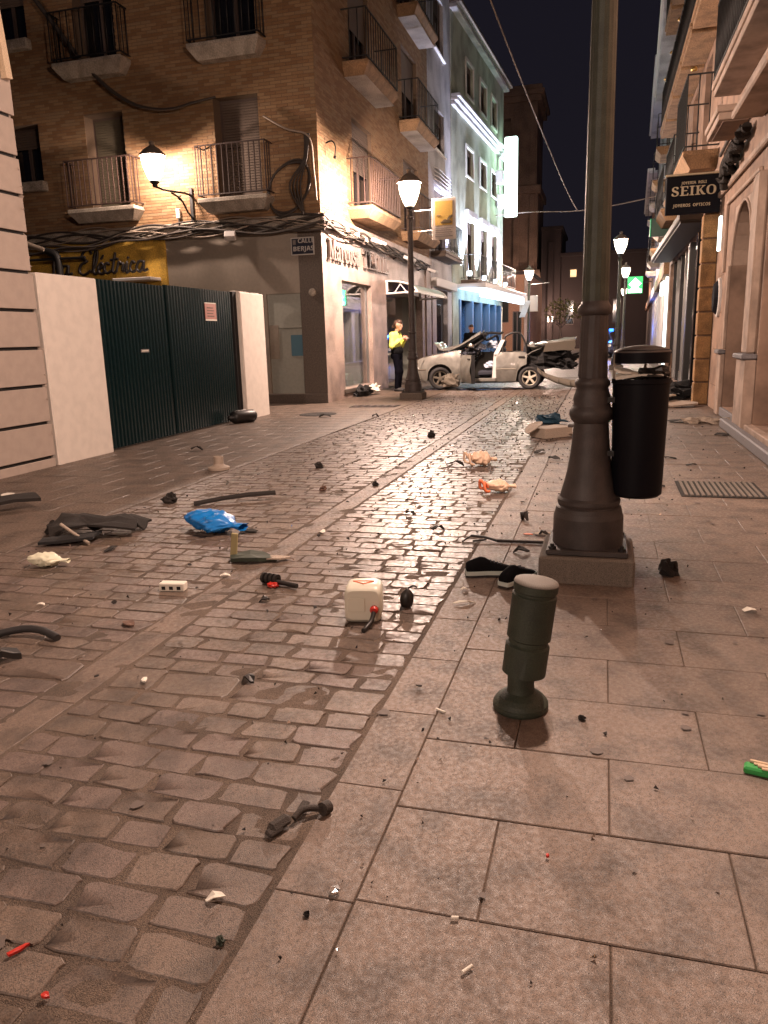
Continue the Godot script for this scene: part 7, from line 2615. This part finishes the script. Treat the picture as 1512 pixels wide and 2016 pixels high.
		ground_lump(q[0], "debris", Vector3(q[2], 0.002, q[3]), q[2] * 5.0, Vector3(q[4], q[5], q[4] * 0.8), q[1], q[3] * 3.0, 0.6)
	for q in [
		["white paper rectangle lying on the setts near the bottom edge", "paper", -0.90, -1.48, 0.052, 0.026, 0.6],
		["white chip lying on the setts above the foreground", "paper", -1.81, -2.57, 0.03, 0.05, 0.4],
		["white slip of paper on the kerb by the trainers", "paper", -0.67, -3.78, 0.13, 0.03, 0.45],
		["bright white scrap on the kerb nearest the trainers", "paper", -0.70, -4.0, 0.05, 0.03, 0.3],
		["white crumpled scrap far out on the right pavement", "paper", 0.75, -3.95, 0.08, 0.05, 0.2],
		["white scrap just below the blue bag", "paper", -2.16, -3.98, 0.07, 0.04, 0.2],
		["pair of white scraps in the middle of the drain course", "paper", -1.95, -5.1, 0.05, 0.08, 0.0],
		["small white scrap at left among the setts below the white bag", "paper", -2.93, -3.3, 0.05, 0.03, 0.0],
		["red plastic fragment near the bottom left corner", "red", -1.27, -1.215, 0.018, 0.055, -0.5],
		["tiny red and white wrapper at the bottom left edge", "red", -1.12, -1.12, 0.025, 0.02, 0.0],
		["tiny red chip on the right paving slabs", "red", -0.10, -1.84, 0.010, 0.014, 0.0],
		["orange plastic bit beside the lamp post foot", "orange", -0.47, -5.28, 0.07, 0.035, 0.0],
		["shiny metal foil scrap on the kerb in the foreground", "foil", -0.612, -1.575, 0.035, 0.03, 0.4],
		["pale tray of cardboard under a black scrap by the lamp post", "board", -0.36, -5.31, 0.15, 0.09, 0.0],
	]:
		var wob = 0.012 if q[1] in ["foil", "paper"] else 0.006
		var s3 = S()
		if q[4] > 0.045 and q[1] == "paper":
			shard(s3, Transform3D(), q[4], q[5], 0.003, q[3] * 2.0, wob, 7)
		else:
			shard(s3, Transform3D(), q[4], q[5], 0.006, q[3] * 2.0, wob * 0.6, 6)
		single("litter_scrap", s3, q[1], q[0], "litter", Vector3(q[2], 0.005, q[3]), q[6])
	for q in [[-0.545, -2.585, 0.045, -0.5, "cigarette end on the joint beside the broken bollard"], [-0.245, -1.415, 0.03, 0.9, "cigarette end on the slabs near the bottom edge"], [-0.30, -1.56, 0.018, 0.2, "crushed white stub in the long joint of the slabs"]]:
		s = S()
		tube(s, [Vector3(-q[2] / 2, 0.008, 0), Vector3(q[2] / 2, 0.008, 0)], 0.0042, 8)
		single("cigarette_end", s, "paper", q[4], "cigarette", Vector3(q[0], 0, q[1]), q[3], "cigarette ends")
	# countless crumbs of glass and burnt plastic
	for pass_ in 2:
		s = S()
		for i in [520, 800][pass_]:
			var q = Vector2(-3.9 + rng.randf() * 5.4, -1.0 - pow(rng.randf(), 0.8) * 17.0)
			if i % 2 == 0:
				q.x = -1.9 + rng.randf() * 2.2
			var r = 0.002 + 0.006 * pow(rng.randf(), 2.0) + 0.0007 * absf(q.y)
			var X = Transform3D(Basis.from_euler(Vector3(rng.randf() * 6, rng.randf() * 6, 0)), Vector3(q.x, r * 0.7 + 0.003, q.y))
			var p := [Vector3(r, 0, 0), Vector3(-r * 0.6, r * 0.5, r * 0.8), Vector3(-r * 0.5, -r * 0.6, -r), Vector3(0.1 * r, r * 0.9, -r * 0.3)]
			for e in [[0, 1, 2], [0, 2, 3], [0, 3, 1], [1, 3, 2]]:
				tri(s, X * p[e[0]], X * p[e[1]], X * p[e[2]])
		# a few larger flakes among them
		for i in [60, 130][pass_]:
			var q = Vector2(-3.8 + rng.randf() * 4.6, -1.3 - pow(rng.randf(), 0.75) * 14.0)
			var l = 0.012 + 0.022 * rng.randf() + 0.0015 * absf(q.y)
			if pass_ == 0:
				l *= 0.5
			shard(s, Transform3D(Basis.from_euler(Vector3((rng.randf() - 0.5) * 0.7, rng.randf() * 6.3, (rng.randf() - 0.5) * 0.7)), Vector3(q.x, 0.008, q.y)), l, l * (0.3 + 0.6 * rng.randf()), 0.003, i * 1.37 + pass_, 0.004, 6)
		var cr = struct("glass_crumbs" if pass_ == 0 else "burnt_crumbs", s, "foil" if pass_ == 0 else "charred")
		cr.set_meta("kind", "stuff")
